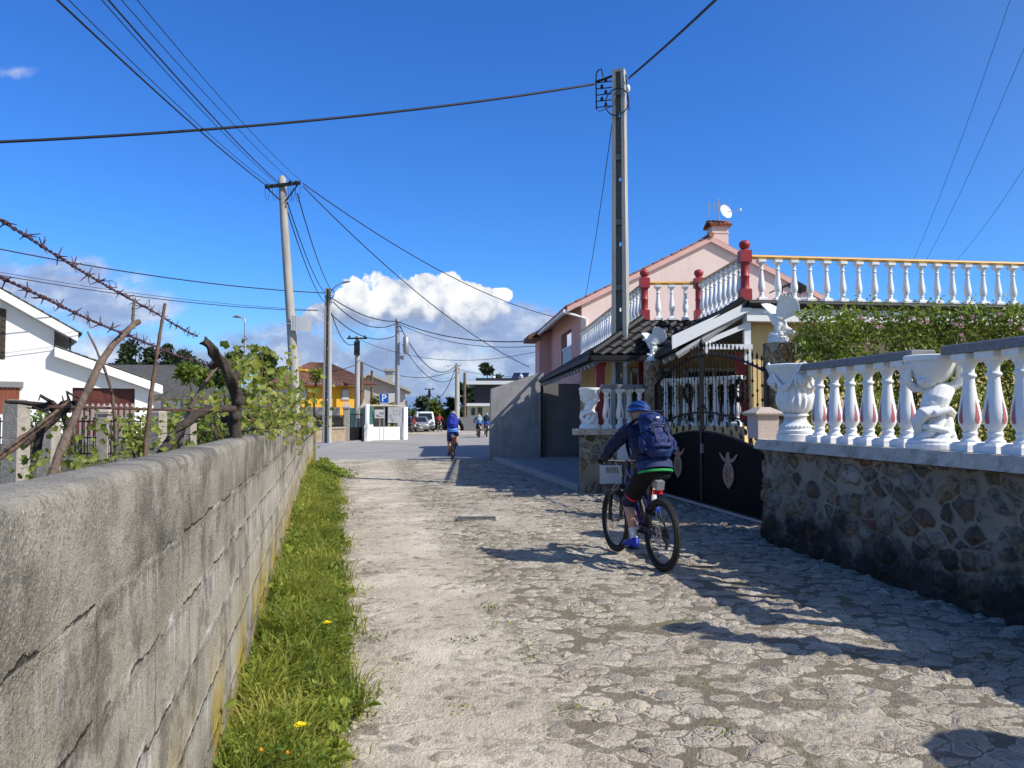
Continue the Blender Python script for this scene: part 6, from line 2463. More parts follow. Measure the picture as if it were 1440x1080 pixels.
rpole('concrete_pole', 'slim pale concrete pole with short top crossarm in front of the yellow house', 503, 473, 50, .15, 'concrete', 0, arm)
P4 = rpole('steel_pole', 'grey steel pole carrying a rounded equipment box above the parking sign', 559, 449, 52, .15, 'galv', .05, brackets)
p = at(571, 484, 51.7)
q = P4.location
mb = MB()
mb.tube([(p.x - q.x, -.3, p.z - .65), (p.x - q.x, -.3, p.z - .55), (p.x - q.x, -.3, p.z + .45), (p.x - q.x, -.3, p.z + .55)], [.1, .2, .2, .1], 12)
mb.tube([(p.x - q.x - .1, -.3, p.z - .9), (p.x - q.x - .35, -.2, p.z - .9)], .14, 8)
mb.build('equipment_box', M['galv'], P4, smooth=50)
rpole('timber_pole', 'short brown timber pole beside the slim concrete pole', 509, 509, 56, .11, 'wood', 0)
rpole('timber_pole', 'dark thin pole in front of the grey gabled house', 523, 521, 60, .10, 'wood', 0)
P5 = rpole('concrete_pole', 'far concrete pole with a small lamp at the end of the street', 643, 511, 72, .2, 'concrete', 0, brackets)
rpole('timber_pole', 'brown timber pole beside the far concrete pole with lamp', 653.5, 524, 80, .14, 'wood', 0)
rpole('concrete_pole', 'tiny distant pole with fittings near the far pines', 604, 546, 105, .16, 'concrete', 0, arm)
p = at(642, 511, 72)
mb = MB()
mb.tube([(-.1, -.2, p.z - .15), (-.6, -.2, p.z - .2), (-.8, -.2, p.z - .2)], .04, 6)
mb.tube([(-.7, -.2, p.z - .2), (-.95, -.2, p.z - .22)], (.13, .09), 8)
mb.build('lamp', M['plastic_white'], P5, smooth=50)
# far street lamp over the left rooftops
p = at(345, 447, 42)
SL = thing('street_lamp', 'tall thin street lamp with one drooping head above the vines', 'street lamp', (p.x, 42, 0))
mb = MB()
mb.tube([(0, 0, 0), (0, 0, p.z - .3), (-.05, 0, p.z - .05), (-.3, 0, p.z + .04)], [.07, .05, .045, .04], 8)
mb.build('column', M['galv'], SL, smooth=50)
mb = MB()
mb.tube([(-.25, 0, p.z + .03), (-.45, 0, p.z + .08), (-.68, 0, p.z + .06)], [(.05, .04), (.14, .08), (.05, .03)], 8)
mb.build('lamp_head', M['concrete_dark'], SL, smooth=50)


# ---------------------------------------------------------------- cables
def cable(label, a, b, sag=.0, r=.012, group='overhead cables', n=24, mname='cable'):
    a, b = Vector(a), Vector(b)
    pts = []
    for k in range(n + 1):
        f = k / n
        p = a.lerp(b, f)
        p.z -= sag * 4 * f * (1 - f)
        pts.append(p)
    mb = MB()
    mb.tube(pts, r, 5)
    o = mb.build('overhead_cable', M[mname], smooth=180)
    tag(o, label, 'cable', group)


cable('thick twisted black cable from the near pole rack across the whole left sky', at(838, 118, 16.6), at(-160, 206, 11.5), .22, .026)
cable('thick black cable from the near pole top rising off the upper right edge', at(884, 110, 16.6), at(1120, -110, 9.0), .05, .024)
cable('thin drop wire from the near pole down to the pink house eave', at(864, 150, 16.8), at(823, 418, 27.3), .25, .010)
ctop = [('heaviest line from the timber pole to the upper left corner', (379, 264), (97, 0), .026, .16), ('thin line just right of the heaviest one, timber pole to upper left', (384, 262), (116, 0), .012, .2), ('left line of the close pair rising from the timber pole', (392, 260), (160, 0), .012, .2), ('right line of the close pair rising from the timber pole', (393, 258), (166, 0), .022, .16), ('fine line rising from the right half of the timber pole crossarm', (414, 258), (186, 0), .011, .18), ('outermost fine line from the right tip of the timber pole crossarm', (424, 255), (209, 0), .011, .2)]
for lab, (u0, v0), (u1, v1), r_, sg in ctop:
    a = at(u0, v0, 21.8)
    b_ = at(u1, v1, 8.5)
    d_ = (b_ - a)
    cable(lab, a, a + d_ * 1.35, sg, r_ * .55, 'lines climbing left from the timber pole')
for lab, (u0, v0), (u1, v1), r_ in (('upper long fine line from the timber pole down to the pink roof', (426, 258), (785, 447), .016), ('lower long fine line from the timber pole down to the grey sloping wall', (426, 262), (744, 516), .016)):
    cable(lab, at(u0, v0, 21.9), at(u1, v1, 34), .55, r_)
for lab, (u0, v0), (u1, v1) in (('left line dropping from the timber pole to the lamp pole', (402, 290), (455, 424)), ('middle line dropping from the timber pole to the lamp pole', (404, 284), (457, 412)), ('right line dropping from the timber pole crossarm to the lamp pole', (418, 272), (466, 408))):
    cable(lab, at(u0, v0, 21.9), at(u1, v1, 42.8), .35, .018, 'lines from the timber pole to the lamp pole')
cable('upper cable from the lamp pole to the left picture edge', at(456, 412, 42.8), at(-60, 338, 30), .35, .028)
cable('lower cable from the lamp pole to the left picture edge', at(447, 437, 42.8), at(-60, 376, 30), .35, .020)
cable('second lower cable just above it, to the left picture edge', at(447, 436, 43), at(-60, 372, 30), .30, .012)
cable('thick cable from the lamp pole past the steel pole to the pink house', at(468, 420, 43), at(559, 452, 52), .35, .032)
cable('thick cable from the steel pole top to the pink house', at(559, 452, 52), at(760, 479, 37), .5, .030)
cable('lower sagging cable between the lamp pole and the steel pole', at(468, 424, 43), at(557, 455, 52), .75, .03)
cable('thin cable from the steel pole to the pink house, below the thick one', at(560, 455, 52), at(760, 486, 37), .6, .018)
cable('sagging cable from the lamp pole to the middle of the steel pole', at(466, 442, 43), at(556, 472, 52), .7, .028)
cable('steep sagging cable from the lamp pole to the slim concrete pole', at(466, 440, 43), at(501, 481, 50), .8, .026)
cable('deep sagging cable from the steel pole to the far lamp pole', at(562, 458, 52), at(640, 515, 71.8), 1.6, .036)
cable('lower sagging cable from the steel pole box to the far lamp pole', at(566, 485, 52), at(640, 530, 71.8), 1.3, .028)
cable('far cable from the short timber pole to the far lamp pole', at(510, 510, 56), at(641, 520, 71.8), .9, .028)
cable('far cable from the lamp pole end of street to the tiny pole', at(641, 516, 72), at(604, 552, 105), 1.7, .035)
cable('faint cable from the far lamp pole to the modern house', at(642, 519, 72), at(742, 529, 80), .3, .025)
cable('faint cable from the yellow house corner to the short timber pole', at(400, 516, 55), at(503, 512, 50), .5, .022)
cable('upper faint line across the grey cloud to the pink house', at(506, 478, 50), at(765, 492, 40), .9, .014)
for lab, (u0, v0), (u1, v1) in (('left faint line high in the right sky', (1424, -10), (1285, 365)), ('middle faint line high in the right sky', (1452, 40), (1299, 372)), ('right faint line in the right sky nearest the edge', (1500, 140), (1345, 366))):
    cable(lab, at(u0, v0, 45), at(u1, v1, 80), .6, .016, 'faint distant lines in the right sky', mname='cable')
# ================================================================= far street
# low beige wall with railing and small gate
def slab(mb, u0, u1, z0, z1, Y0, Y1, th=.2):
    a, b = at(u0, 584, Y0), at(u1, 584, Y1)
    d = Vector((b.x - a.x, Y1 - Y0, 0))
    n = Vector((-d.y, d.x, 0)).normalized() * th
    mb.extrude([(a.x, Y0, z0), (b.x, Y1, z0), (b.x, Y1, z1), (a.x, Y0, z1)], n)


BW = thing('garden_wall', 'low beige stone wall with dark railing left of the small gate', 'wall', (-11, 44.5, 0))
mb = MB()
slab(mb, 425, 486.5, -.1, .80, 43.6, 46.6, .25)
mb.build('masonry', mat('beige_stone_wall', (.34, .27, .18), .9, .3, 3, .02, 20, dirt=(.2, .17, .11), dirt_amt=.3), BW, world=True)
mb = MB()
slab(mb, 425, 486.5, .803, .90, 43.5, 46.5, .35)
mb.build('coping', M['granite'], BW, world=True)
mb = MB()
for k in range(44):
    u = 425 + 61 * k / 43
    Yk = lerp(43.7, 46.7, k / 43)
    a = at(u, 584, Yk)
    mb.tube([(a.x, Yk, .9), (a.x, Yk, 1.62)], .016, 4)
a, b = at(425, 584, 43.7), at(486, 584, 46.7)
for z in (.98, 1.55):
    mb.tube([(a.x, 43.7, z), (b.x, 46.7, z)], .022, 4)
mb.build('railing', M['black_iron'], BW, world=True)
mb = MB()
slab(mb, 425, 486.5, .91, 1.5, 43.95, 46.95, .03)
mb.build('screen', mat('dark_screen', (.03, .03, .032), .8, .4, 4), BW, world=True)
for i, (u, Yk) in enumerate(((487, 46.8), (512, 48.2))):
    a = at(u, 584, Yk)
    T = thing('gate_post', ('stone gate post with white pyramid cap, left of the small black gate', 'stone gate post with white pyramid cap, right of the small black gate')[i], 'post', (a.x, Yk, 0), .1, 'stone posts of the small gate')
    mb = MB()
    mb.frustum((0, 0), .36, .36, -.1, 2.02)
    mb.build('shaft', M['granite'], T)
    mb = MB()
    mb.frustum((0, 0), .48, .50, 2.02, 2.12)
    mb.frustum((0, 0), .50, .1, 2.12, 2.42)
    mb.build('cap', M['granite_pink'], T)
a, b = at(490.5, 584, 47), at(509, 584, 48)
SG = thing('small_gate', 'small black iron pedestrian gate between two stone posts', 'gate', ((a.x + b.x) / 2, 47.5, 0))
mb = MB()
d = (b - a)
for k in range(9):
    p = a + d * (k / 8)
    mb.tube([(p.x, p.y, .08), (p.x, p.y, 1.72)], .016, 4)
for z in (.1, .85, .55, .3, 1.65):
    mb.tube([(a.x, 47, z), (b.x, 48, z)], .022, 4)
mb.build('bars', M['black_iron'], SG, world=True)
mb = MB()
mb.extrude([(a.x, 47.03, .12), (b.x, 48.03, .12), (b.x, 48.03, .82), (a.x, 47.03, .82)], (0, .02, 0))
mb.build('panel', M['black_iron'], SG, world=True)

# white wall with notice boards
WW = thing('white_wall', 'white low wall and end post carrying screens behind the parking sign', 'wall', (-9, 50.5, 0))
mb = MB()
slab(mb, 517, 525, -.1, 1.0, 47.6, 49.8, .2)
slab(mb, 524.9, 571, -.1, .84, 50, 51.4, .22)
slab(mb, 568, 573.5, -.1, 2.15, 51.0, 51.2, .3)
slab(mb, 516.5, 519.5, 1.0, 2.3, 47.6, 48.4, .12)
mb.build('masonry', M['house_white'], WW, world=True)
mb = MB()
slab(mb, 519.5, 546, .85, 2.2, 50.1, 50.8, .04)
mb.build('glass_screen', M['glass'], WW, world=True)
mb = MB()
slab(mb, 519, 526, 1.0, 2.2, 49.4, 49.8, .04)
mb.build('green_screen', M['teal_glass'], WW, world=True)
mb = MB()
slab(mb, 545.5, 567, 1.10, 2.15, 50.55, 51.1, .05)
mb.build('grey_board', M['frosted'], WW, world=True)
mb = MB()
slab(mb, 519, 568, 2.2, 2.3, 49.9, 51.2, .3)
mb.build('top_rail', M['coping'], WW, world=True)
# faded lettering shapes on the grey board
mb = MB()
for (u, v, du, dv_) in ((553, 578, .5, 3), (556, 577, 2.2, .7), (558, 580, .5, 3), (562, 578, .5, 4), (560.5, 582, 2, .6), (554, 583, 2, .6)):
    a, b = at(u, v, 50.45), at(u + du, v + dv_ * 1.6, 50.45)
    mb.box(((a.x + b.x) / 2, 50.52, (a.z + b.z) / 2), (b.x - a.x, .02, a.z - b.z))
mb.build('lettering', M['concrete_dark'], WW, world=True)
NB = thing('notice_board', 'small white notice with dark marks left of the grey board', 'notice', (at(534, 582, 49.6).x, 49.6, 0))
mb = MB()
a, b = at(527, 576, 49.6), at(541, 588, 49.6)
mb.box(((a.x + b.x) / 2, 49.6, (a.z + b.z) / 2), (b.x - a.x, .03, a.z - b.z))
mb.build('sheet', M['plastic_white'], NB, world=True)
mb = MB()
for (u, v, du, dv_) in ((529, 583.5, 4, 1), (530, 585.2, 8, .7), (536, 579, 1, 4), (533, 580.5, 2.4, .8), (538.2, 580, .8, 3)):
    a, b = at(u, v, 49.57), at(u + du, v + dv_, 49.57)
    mb.box(((a.x + b.x) / 2, 49.575, (a.z + b.z) / 2), (b.x - a.x, .01, a.z - b.z))
mb.build('print', M['concrete_dark'], NB, world=True)
mb = MB()
a = at(534, 588, 49.62)
mb.tube([(a.x, 49.65, 0), (a.x, 49.65, a.z)], .03, 6)
mb.build('leg', M['galv'], NB, world=True)

# blue parking sign
a = at(540, 560, 48.5)
PS = thing('parking_sign', 'square blue parking sign with a white letter P on a grey pole', 'road sign', (a.x, 48.5, 0))
mb = MB()
mb.tube([(0, .05, 0), (0, .05, a.z + .42)], .03, 8)
mb.build('pole', M['galv'], PS, smooth=50)
mb = MB()
S2 = .30
mb.box((0, 0, a.z), (2 * S2, .02, 2 * S2))
sp = mb.build('plate', M['sign_blue'], PS)
mb = MB()
for s in (-1, 1):
    mb.box((s * (S2 - .02), -.014, a.z), (.018, .006, 2 * S2 - .03))
    mb.box((0, -.014, a.z + s * (S2 - .02)), (2 * S2 - .03, .005, .018))
mb.build('border', M['plastic_white'], sp)
cu = bpy.data.curves.new('letter', 'FONT')
cu.body = 'P'
cu.size = .60
cu.extrude = .004
cu.offset = .014
cu.align_x = 'CENTER'
cu.align_y = 'CENTER'
to = bpy.data.objects.new('letter', cu)
col.objects.link(to)
me = bpy.data.meshes.new_from_object(to.evaluated_get(bpy.context.evaluated_depsgraph_get()))
bpy.data.objects.remove(to)
me.materials.clear()
me.materials.append(M['white'])
me.transform(Matrix.Translation((.0, -.016, a.z)) @ Matrix.Rotation(pi / 2, 4, 'X'))
lo = bpy.data.objects.new('letter', me)
col.objects.link(lo)
lo.parent = sp
mb = MB()
mb.box((0, -.002, a.z - S2 - .10), (.46, .015, .15))
mb.build('lower_plate', M['plastic_white'], PS)

# ---------------------------------------------------------------- yellow house
YA = at(400, 584, 55.5)
YB = at(512, 584, 58)
YH = thing('yellow_house', 'bright yellow house with brown tiled hipped roof and white shutters', 'house', (YA.x, 55.5, 0))
d = Vector((YB.x - YA.x, 2.5, 0))
dn_ = d.normalized()
nn = Vector((-dn_.y, dn_.x, 0))
P0, P1_ = Vector((YA.x, 55.5, 0)), Vector((YB.x, 58, 0))
ez = at(470, 540, 57).z
az = at(465, 517, 61).z
mb = MB()
mb.extrude([P0, P1_, P1_ + Vector((0, 0, ez)), P0 + Vector((0, 0, ez))], nn * 8)
mb.build('wall', M['amber'], YH, world=True)
random.seed(9)
mb = MB()
o1 = Vector((0, 0, ez - .05))
f0, f1 = P0 - nn * .8 - dn_ * .8 + o1, P1_ - nn * .8 + dn_ * .8 + o1
b0, b1 = P0 + nn * 8.8 - dn_ * .8 + o1, P1_ + nn * 8.8 + dn_ * .8 + o1
ap = Vector((at(462, 517, 61).x, 61, az + .35))
r0, r1 = ap - dn_ * 1.4, ap
tile_roof(mb, f0, f1, r1, r0, .26, .42, .07, 3)
tile_roof(mb, f1, b1, r1 + nn * .1, r1, .26, .42, .07, 3)
tile_roof(mb, b0, f0, r0, r0 + nn * .1, .26, .42, .07, 3)
mb.build('roof', M['brown_tile'], YH, world=True, smooth=40)
mb = MB()
mb.extrude([f0 - Vector((0, 0, .12)), f1 - Vector((0, 0, .12)), f1, f0], nn * .12)
mb.extrude([f0 - Vector((0, 0, .02)), f1 - Vector((0, 0, .02)), b1 - Vector((0, 0, .02)), b0 - Vector((0, 0, .02))], (0, 0, .01))
mb.build('eave', M['brown_tile'], YH, world=True)
for u in (431, 484.5):
    a, b = at(u - 6, 548, 57), at(u + 6, 561.5, 57)
    k = (a.x - P0.x) / dn_.x
    p = P0 + dn_ * k
    w_ = (b.x - a.x)
    mb = MB()
    q = p + dn_ * w_
    off_ = -nn * .06
    mb.extrude([p + off_ + Vector((0, 0, b.z - .08)), q + off_ + Vector((0, 0, b.z - .08)), q + off_ + Vector((0, 0, a.z + .08)), p + off_ + Vector((0, 0, a.z + .08))], nn * .055)
    wf = mb.build('window', M['granite_pink'], YH, world=True)
    mb = MB()
    off_ = -nn * .09
    p2, q2 = p + dn_ * .1, q - dn_ * .1
    for j in range(9):
        z0, z1 = lerp(b.z, a.z, j / 9), lerp(b.z, a.z, (j + .92) / 9)
        mb.extrude([p2 + off_ + Vector((0, 0, z0)), q2 + off_ + Vector((0, 0, z0)), q2 + off_ + Vector((0, 0, z1)), p2 + off_ + Vector((0, 0, z1))], nn * .02)
    mb.build('shutter', M['plastic_white'], wf, world=True)
mb = MB()
a = at(425, 522, 58)
mb.frustum((a.x, 58), .55, .55, ez, a.z)
mb.frustum((a.x, 58), .7, .7, a.z + .002, a.z + .15)
mb.tube([(a.x - .1, 58, a.z), (a.x - .1, 58, a.z + 1.5)], .025, 5)
mb.build('chimney', M['amber'], YH, world=True)
# grey yard fence in front of it
mb = MB()
slab(mb, 425, 478, .6, 2.15, 52, 52.6, .05)
tag(mb.build('mesh_fence', mat('grey_mesh', (.20, .20, .20), .9, .35, 6)), 'grey mesh screen fence below the yellow house windows', 'fence')
mb = MB()
slab(mb, 488, 516, .6, 2.1, 52.6, 52.9, .05)
tag(mb.build('mesh_fence', M['teal_glass']), 'dark green mesh fence behind the small black gate', 'fence')

# ---------------------------------------------------------------- grey gabled house
GA, GB = at(505, 584, 68), at(572, 584, 70)
GH = thing('grey_house', 'pale grey gabled house with a chimney behind the parking sign', 'house', (GA.x, 68, 0))
pk = at(519, 524, 68)
er = at(575, 548, 69)
el = at(496, 545, 68)
mb = MB()
mb.extrude([(GA.x - 1, 68, 0), (GB.x, 69, 0), (GB.x, 69, er.z - .1), (pk.x, 68.3, pk.z - .2), (GA.x - 1, 68, el.z - .2)], (-1.4, 8, 0))
mb.build('wall', mat('pale_grey_render', (.42, .41, .39), .85, .08, 1, .004, 60), GH, world=True)
mb = MB()
mb.extrude([(el.x, 67.4, el.z - .25), (pk.x, 67.6, pk.z - .22), (er.x + .3, 68.5, er.z - .25), (er.x + .3, 68.5, er.z), (pk.x, 67.6, pk.z), (el.x, 67.4, el.z)], (-1.4, 8.5, 0))
mb.build('roof', mat('pale_concrete_roof', (.36, .35, .33), .9, .15, 1), GH, world=True)
a = at(548, 522, 70)
mb = MB()
mb.frustum((a.x, 70), .75, .75, 3.2, a.z)
mb.frustum((a.x, 70), 1.1, 1.1, a.z + .002, a.z + .2)
mb.tube([(a.x - .2, 70, a.z), (a.x - .2, 70, a.z + 2)], .03, 5)
for z in (1.2, 1.5, 1.8):
    mb.tube([(a.x - .7, 70, a.z + z), (a.x + .3, 70, a.z + z)], .02, 4)
mb.build('chimney', M['concrete'], GH, world=True)
mb = MB()
a, b = at(550, 553, 68.4), at(551.5, 566, 68.4)
mb.box(((a.x + b.x) / 2, 68.3, (a.z + b.z) / 2), (.8, .1, a.z - b.z))
mb.build('window', M['plastic_white'], GH, world=True)

# ---------------------------------------------------------------- modern house
MA = 82
MH = thing('modern_house', 'modern flat roofed house with dark upper box and pale slabs', 'house', (at(665, 584, MA).x, MA, 0))


def mbox(mb, u0, v0, u1, v1, Y, dep):
    a, b = at(u0, v0, Y), at(u1, v1, Y)
    mb.box(((a.x + b.x) / 2, Y + dep / 2, (a.z + b.z) / 2), (abs(b.x - a.x), dep, abs(a.z - b.z)))


mb = MB()
mbox(mb, 656, 535.5, 790, 540.5, MA, 9)
mbox(mb, 656, 567, 790, 571, MA, 9)
mb.build('slab', M['car_white'], MH, world=True)
mb = MB()
mbox(mb, 667, 540.6, 790, 566.9, MA + 1, 7)
mbox(mb, 669, 531.5, 790, 535.4, MA + 1, 7)
mb.build('upper_box', M['charcoal'], MH, world=True)
mb = MB()
mbox(mb, 657, 571.1, 790, 603, MA + 1.5, 6)
mb.build('ground_floor', mat('pale_green_render', (.52, .56, .42), .9, .08, 1), MH, world=True)
mb = MB()
mbox(mb, 663, 574, 668, 584, MA + 1.4, .1)
mbox(mb, 672, 573, 678, 590, MA + 1.4, .1)
mb.build('window', M['glass'], MH, world=True)
for i, u in enumerate((719, 731)):
    a, b = at(u, 532, MA + 3), at(u + 9.5, 524, MA + 4)
    mb = MB()
    mb.add([(a.x, MA + 3, a.z), (b.x, MA + 3, a.z), (b.x + .3, MA + 4, b.z), (a.x + .3, MA + 4, b.z), (a.x, MA + 3.1, a.z - .08), (b.x, MA + 3.1, a.z - .08), (b.x + .3, MA + 4.1, b.z - .08), (a.x + .3, MA + 4.1, b.z - .08)], [(0, 1, 2, 3), (4, 7, 6, 5), (0, 4, 5, 1), (1, 5, 6, 2), (2, 6, 7, 3), (3, 7, 4, 0)])
    mb.build('solar_panel', M['solar'], MH, world=True)
for u, v in ((694, 531), (733, 530)):
    a = at(u, v, MA + 2)
    mb = MB()
    mb.ball(a, (.22, .15, .24), 10, 8)
    mb.tube([a, a - Vector((0, 0, .5))], .05, 6)
    mb.build('dish', M['white'], MH, world=True, smooth=60)
# low pale wall and grass strip before it
mb = MB()
slab(mb, 646, 700, -.1, 1.42, 80, 78, .25)
tag(mb.build('pale_wall', mat('pale_wall', (.48, .46, .43), .9, .1, 1)), 'low pale boundary wall behind the two distant cyclists', 'wall')

# ---------------------------------------------------------------- vehicles
def wheel(T, x, y, r, rz=0):
    mb = MB()
    Mx = Matrix.Rotation(pi / 2, 4, 'X')
    mb.lathe([(r * .55, -.1), (r * .95, -.1), (r, -.06), (r, .06), (r * .95, .1), (r * .55, .1)], 20, o=(x, y, r), M=Mx)
    w_ = mb.build('wheel', M['tyre'], T, smooth=40)
    mb = MB()
    mb.lathe([(.02, -.105), (r * .55, -.09), (r * .55, .09), (.02, .105)], 14, o=(x, y, r), M=Mx)
    mb.build('rim', M['galv'], w_, smooth=40)


def vehicle(label, cat, name, loc, rz, prof, W, paint, wr_, wx_, glass, taper=.86):
    """front looks along -x; prof = side outline [(x,z)]"""
    T = thing(name, label, cat, loc, rz)
    mb = MB()
    n = len(prof)
    vs = []
    for s in (-1, 1):
        for x, z in prof:
            k = lerp(1, taper, sst(.85, 1.9, z))
            vs.append((x, s * W / 2 * k, z))
    fs = [tuple(range(n)), tuple(range(2 * n - 1, n - 1, -1))] + [(i, n + i, n + (i + 1) % n, (i + 1) % n) for i in range(n)]
    mb.add(vs, fs)
    o = mb.build('body', paint, T, smooth=35)
    bv = o.modifiers.new('b', 'BEVEL')
    bv.width = .05
    bv.segments = 2
    for s in (-1, 1):
        for x in wx_: wheel(T, x, s * (W / 2 - .1), wr_)
    for kind, g in glass:
        mb = MB()
        mb.add(g, [(0, 1, 2, 3)])
        mb.build(kind, M['glass'], T)
    return T


def finish_front(T, xf, W, zl_, zg, lights=True):
    for s in (-1, 1):
        mb = MB()
        mb.ball((xf, s * W * .36, zl_), (.06, .17, .10), 10, 6)
        mb.build('headlight', M['plastic_white'], T, smooth=60)
        mb = MB()
        mb.ball((xf + 1.0, s * (W / 2 + .06), zl_ + .45), (.06, .09, .08), 8, 6)
        mb.build('mirror', M['black'], T, smooth=60)
    mb = MB()
    mb.box((xf - .02, 0, zg), (.06, W * .5, .14))
    mb.build('grille', M['black'], T)
    mb = MB()
    mb.box((xf - .04, 0, .36), (.08, W * .96, .2))
    mb.build('bumper', M['concrete_dark'], T)
    mb = MB()
    mb.box((xf - .09, 0, .42), (.02, .5, .11))
    mb.build('number_plate', M['plastic_white'], T)


c = gr(593, 608)
vY = 76
c = at(593, 584, vY)
van_prof = [(-2.3, .35), (-2.35, .7), (-2.2, 1.05), (-1.85, 1.15), (-1.15, 1.85), (-.9, 1.98), (2.3, 1.98), (2.4, 1.7), (2.4, .35)]
VT = vehicle('white van facing the street behind the silver car', 'van', 'van', (c.x, vY + 2.4, 0), R(99), van_prof, 1.9, M['car_white'], .34, (-1.5, 1.5), [('windscreen', [(-1.84, -.72, 1.19), (-1.84, .72, 1.19), (-1.20, .66, 1.81), (-1.20, -.66, 1.81)]), ('side_window', [(-1.5, -.87, 1.25), (-.4, -.87, 1.25), (-.4, -.84, 1.75), (-1.1, -.84, 1.75)])])
finish_front(VT, -2.33, 1.9, .85, .72)
car_prof = [(-2.1, .3), (-2.15, .62), (-2.0, .82), (-1.1, .95), (-.45, 1.40), (.2, 1.48), (1.1, 1.42), (1.75, 1.0), (2.1, .92), (2.15, .35)]
c = at(585, 584, 74)
CT = vehicle('silver hatchback parked in front of the white van', 'car', 'car', (c.x, 74 + 2.2, 0), R(101), car_prof, 1.72, M['car_silver'], .31, (-1.35, 1.35), [('windscreen', [(-1.12, -.72, .98), (-1.12, .72, .98), (-.46, .6, 1.41), (-.46, -.6, 1.41)]), ('side_window', [(-.7, -.84, 1.0), (1.4, -.84, 1.0), (.9, -.74, 1.38), (-.3, -.74, 1.38)])])
finish_front(CT, -2.08, 1.72, .66, .58)
c = at(573, 584, 75)
C2 = vehicle('dark car mostly hidden behind the white wall end', 'car', 'car', (c.x - .2, 75 + 2.2, 0), R(99), car_prof, 1.72, M['car_dark'], .31, (-1.35, 1.35), [('windscreen', [(-1.12, -.72, .98), (-1.12, .72, .98), (-.46, .6, 1.41), (-.46, -.6, 1.41)])])
finish_front(C2, -2.08, 1.72, .66, .58)


# ---------------------------------------------------------------- trees
def tree(label, u, vtop, Y, wpx, vbase, mname, n=700, kind='round', trunk_r=.2, group='distant trees', ls=.35, cat='tree'):
    top = at(u, vtop, Y)
    zb = max(.3, at(u, vbase, Y).z)
    W = wpx / F * Y / 2
    T = thing('tree' if kind != 'bush' else 'bush', label, cat, (top.x, Y, 0), 0, group)
    H = top.z
    rs = random.Random(int(u * 7 + vtop))
    mb = MB()
    clumps = []
    if kind == 'pine':
        for k in range(13):
            f = k / 12
            z = lerp(zb, H, f)
            rr = W * (1.05 - .8 * f) * rs.uniform(.5, 1.1)
            a = rs.uniform(0, 2 * pi)
            clumps.append((rr * cos(a) * .7, rr * sin(a) * .7, z, W * rs.uniform(.3, .55) * (1.1 - .5 * f)))
    elif kind == 'umbrella':
        for k in range(10):
            a = rs.uniform(0, 2 * pi)
            rr = W * rs.uniform(.1, .8)
            clumps.append((rr * cos(a), rr * sin(a), lerp(zb, H, rs.uniform(.25, .9)), W * rs.uniform(.25, .45)))
    else:
        for k in range(14):
            a = rs.uniform(0, 2 * pi)
            f = rs.random()
            rr = W * rs.uniform(.1, .75) * (1 - .5 * f)
            clumps.append((rr * cos(a), rr * sin(a), lerp(zb + W * .2, H - W * .3, f), W * rs.uniform(.3, .55)))
    for (x, y, z, r) in clumps:
        for i in range(n // len(clumps)):
            d = Vector((rs.gauss(0, 1), rs.gauss(0, 1), rs.gauss(0, .8))).normalized() * r * rs.random() ** .35
            random.seed(rs.random())
            mb.leaf((x + d.x, y + d.y, min(H, z + d.z)), ls * rs.uniform(.6, 1.3))
    mb.build('crown', M[mname], T)
    mb = MB()
    mb.tube([(0, 0, -.2), (rs.gauss(0, .1), 0, H * .35), (rs.gauss(0, .15), 0, H * .65), (0, 0, H * .9)], [trunk_r * 1.2, trunk_r, trunk_r * .6, trunk_r * .15], 7)
    for (x, y, z, r) in clumps[:8]:
        zz = max(.4, z - abs(x) * .6 - .4)
        mb.tube([(0, 0, zz), (x * .5, y * .5, (zz + z) / 2), (x, y, z)], [trunk_r * .35, trunk_r * .25, trunk_r * .1], 5)
    mb.build('trunk', M['bark'], T)
    return T


tree('dark rounded tree above the vine leaves, left of the timber pole', 379, 494, 70, 40, 545, 'broad', 1500, 'round', .25, ls=.5)
tree('tall dark pine just right of the leaning branch', 181, 480, 95, 50, 545, 'pine', 2000, 'round', .25, ls=.6)
tree('dark pine top behind the straight cane', 212, 486, 100, 42, 545, 'pine', 1200, 'round', .2, ls=.6)
tree('slim pine with open crown left of the old vine', 236, 488, 100, 36, 545, 'pine', 1200, 'pine', .2, ls=.6)
tree('pine with rounded top between the barbed wires', 258, 494, 100, 44, 545, 'pine', 1400, 'round', .2, ls=.6)
tree('dark bushy tree directly behind the vine head', 278, 500, 90, 50, 545, 'broad', 1400, 'round', .2, ls=.55)
tree('dark tree top over the old vine leaves', 330, 490, 85, 34, 545, 'broad', 900, 'round', .2, ls=.5)
tree('dark tree between the vine and the street lamp', 310, 505, 88, 40, 548, 'broad', 900, 'round', .2, ls=.5)
tree('small tree with lime green crown before the dark sheet roof', 264, 514, 40, 40, 538, 'bright', 700, 'round', .09, 'small garden trees', .28)
tree('pale green leafy tree right of the small lime tree', 286, 518, 44, 30, 545, 'bright', 500, 'round', .08, 'small garden trees', .28)
tree('thin young tree in front of the yellow house roof', 445, 520, 50, 26, 540, 'vine_leaf', 260, 'umbrella', .09, 'small garden trees', .22)
tree('dark conifer shrub behind the parking sign, left of it', 528, 556, 60, 22, 600, 'rose_leaf', 800, 'round', .1, 'shrubs behind the white wall', .22)
tree('dark conifer shrub behind the parking sign, right of it', 552, 566, 60, 16, 600, 'rose_leaf', 500, 'round', .1, 'shrubs behind the white wall', .22)
tree('dark pine left of the tiny distant pole', 594, 557, 110, 22, 600, 'pine', 900, 'round', .25, ls=.7)
tree('low green bush beside the far pine, behind the van', 582, 578, 100, 26, 604, 'broad', 500, 'round', .1, ls=.5)
tree('bright green bush at the end of the street', 614, 560, 90, 26, 604, 'bright', 1600, 'round', .15, ls=.42)
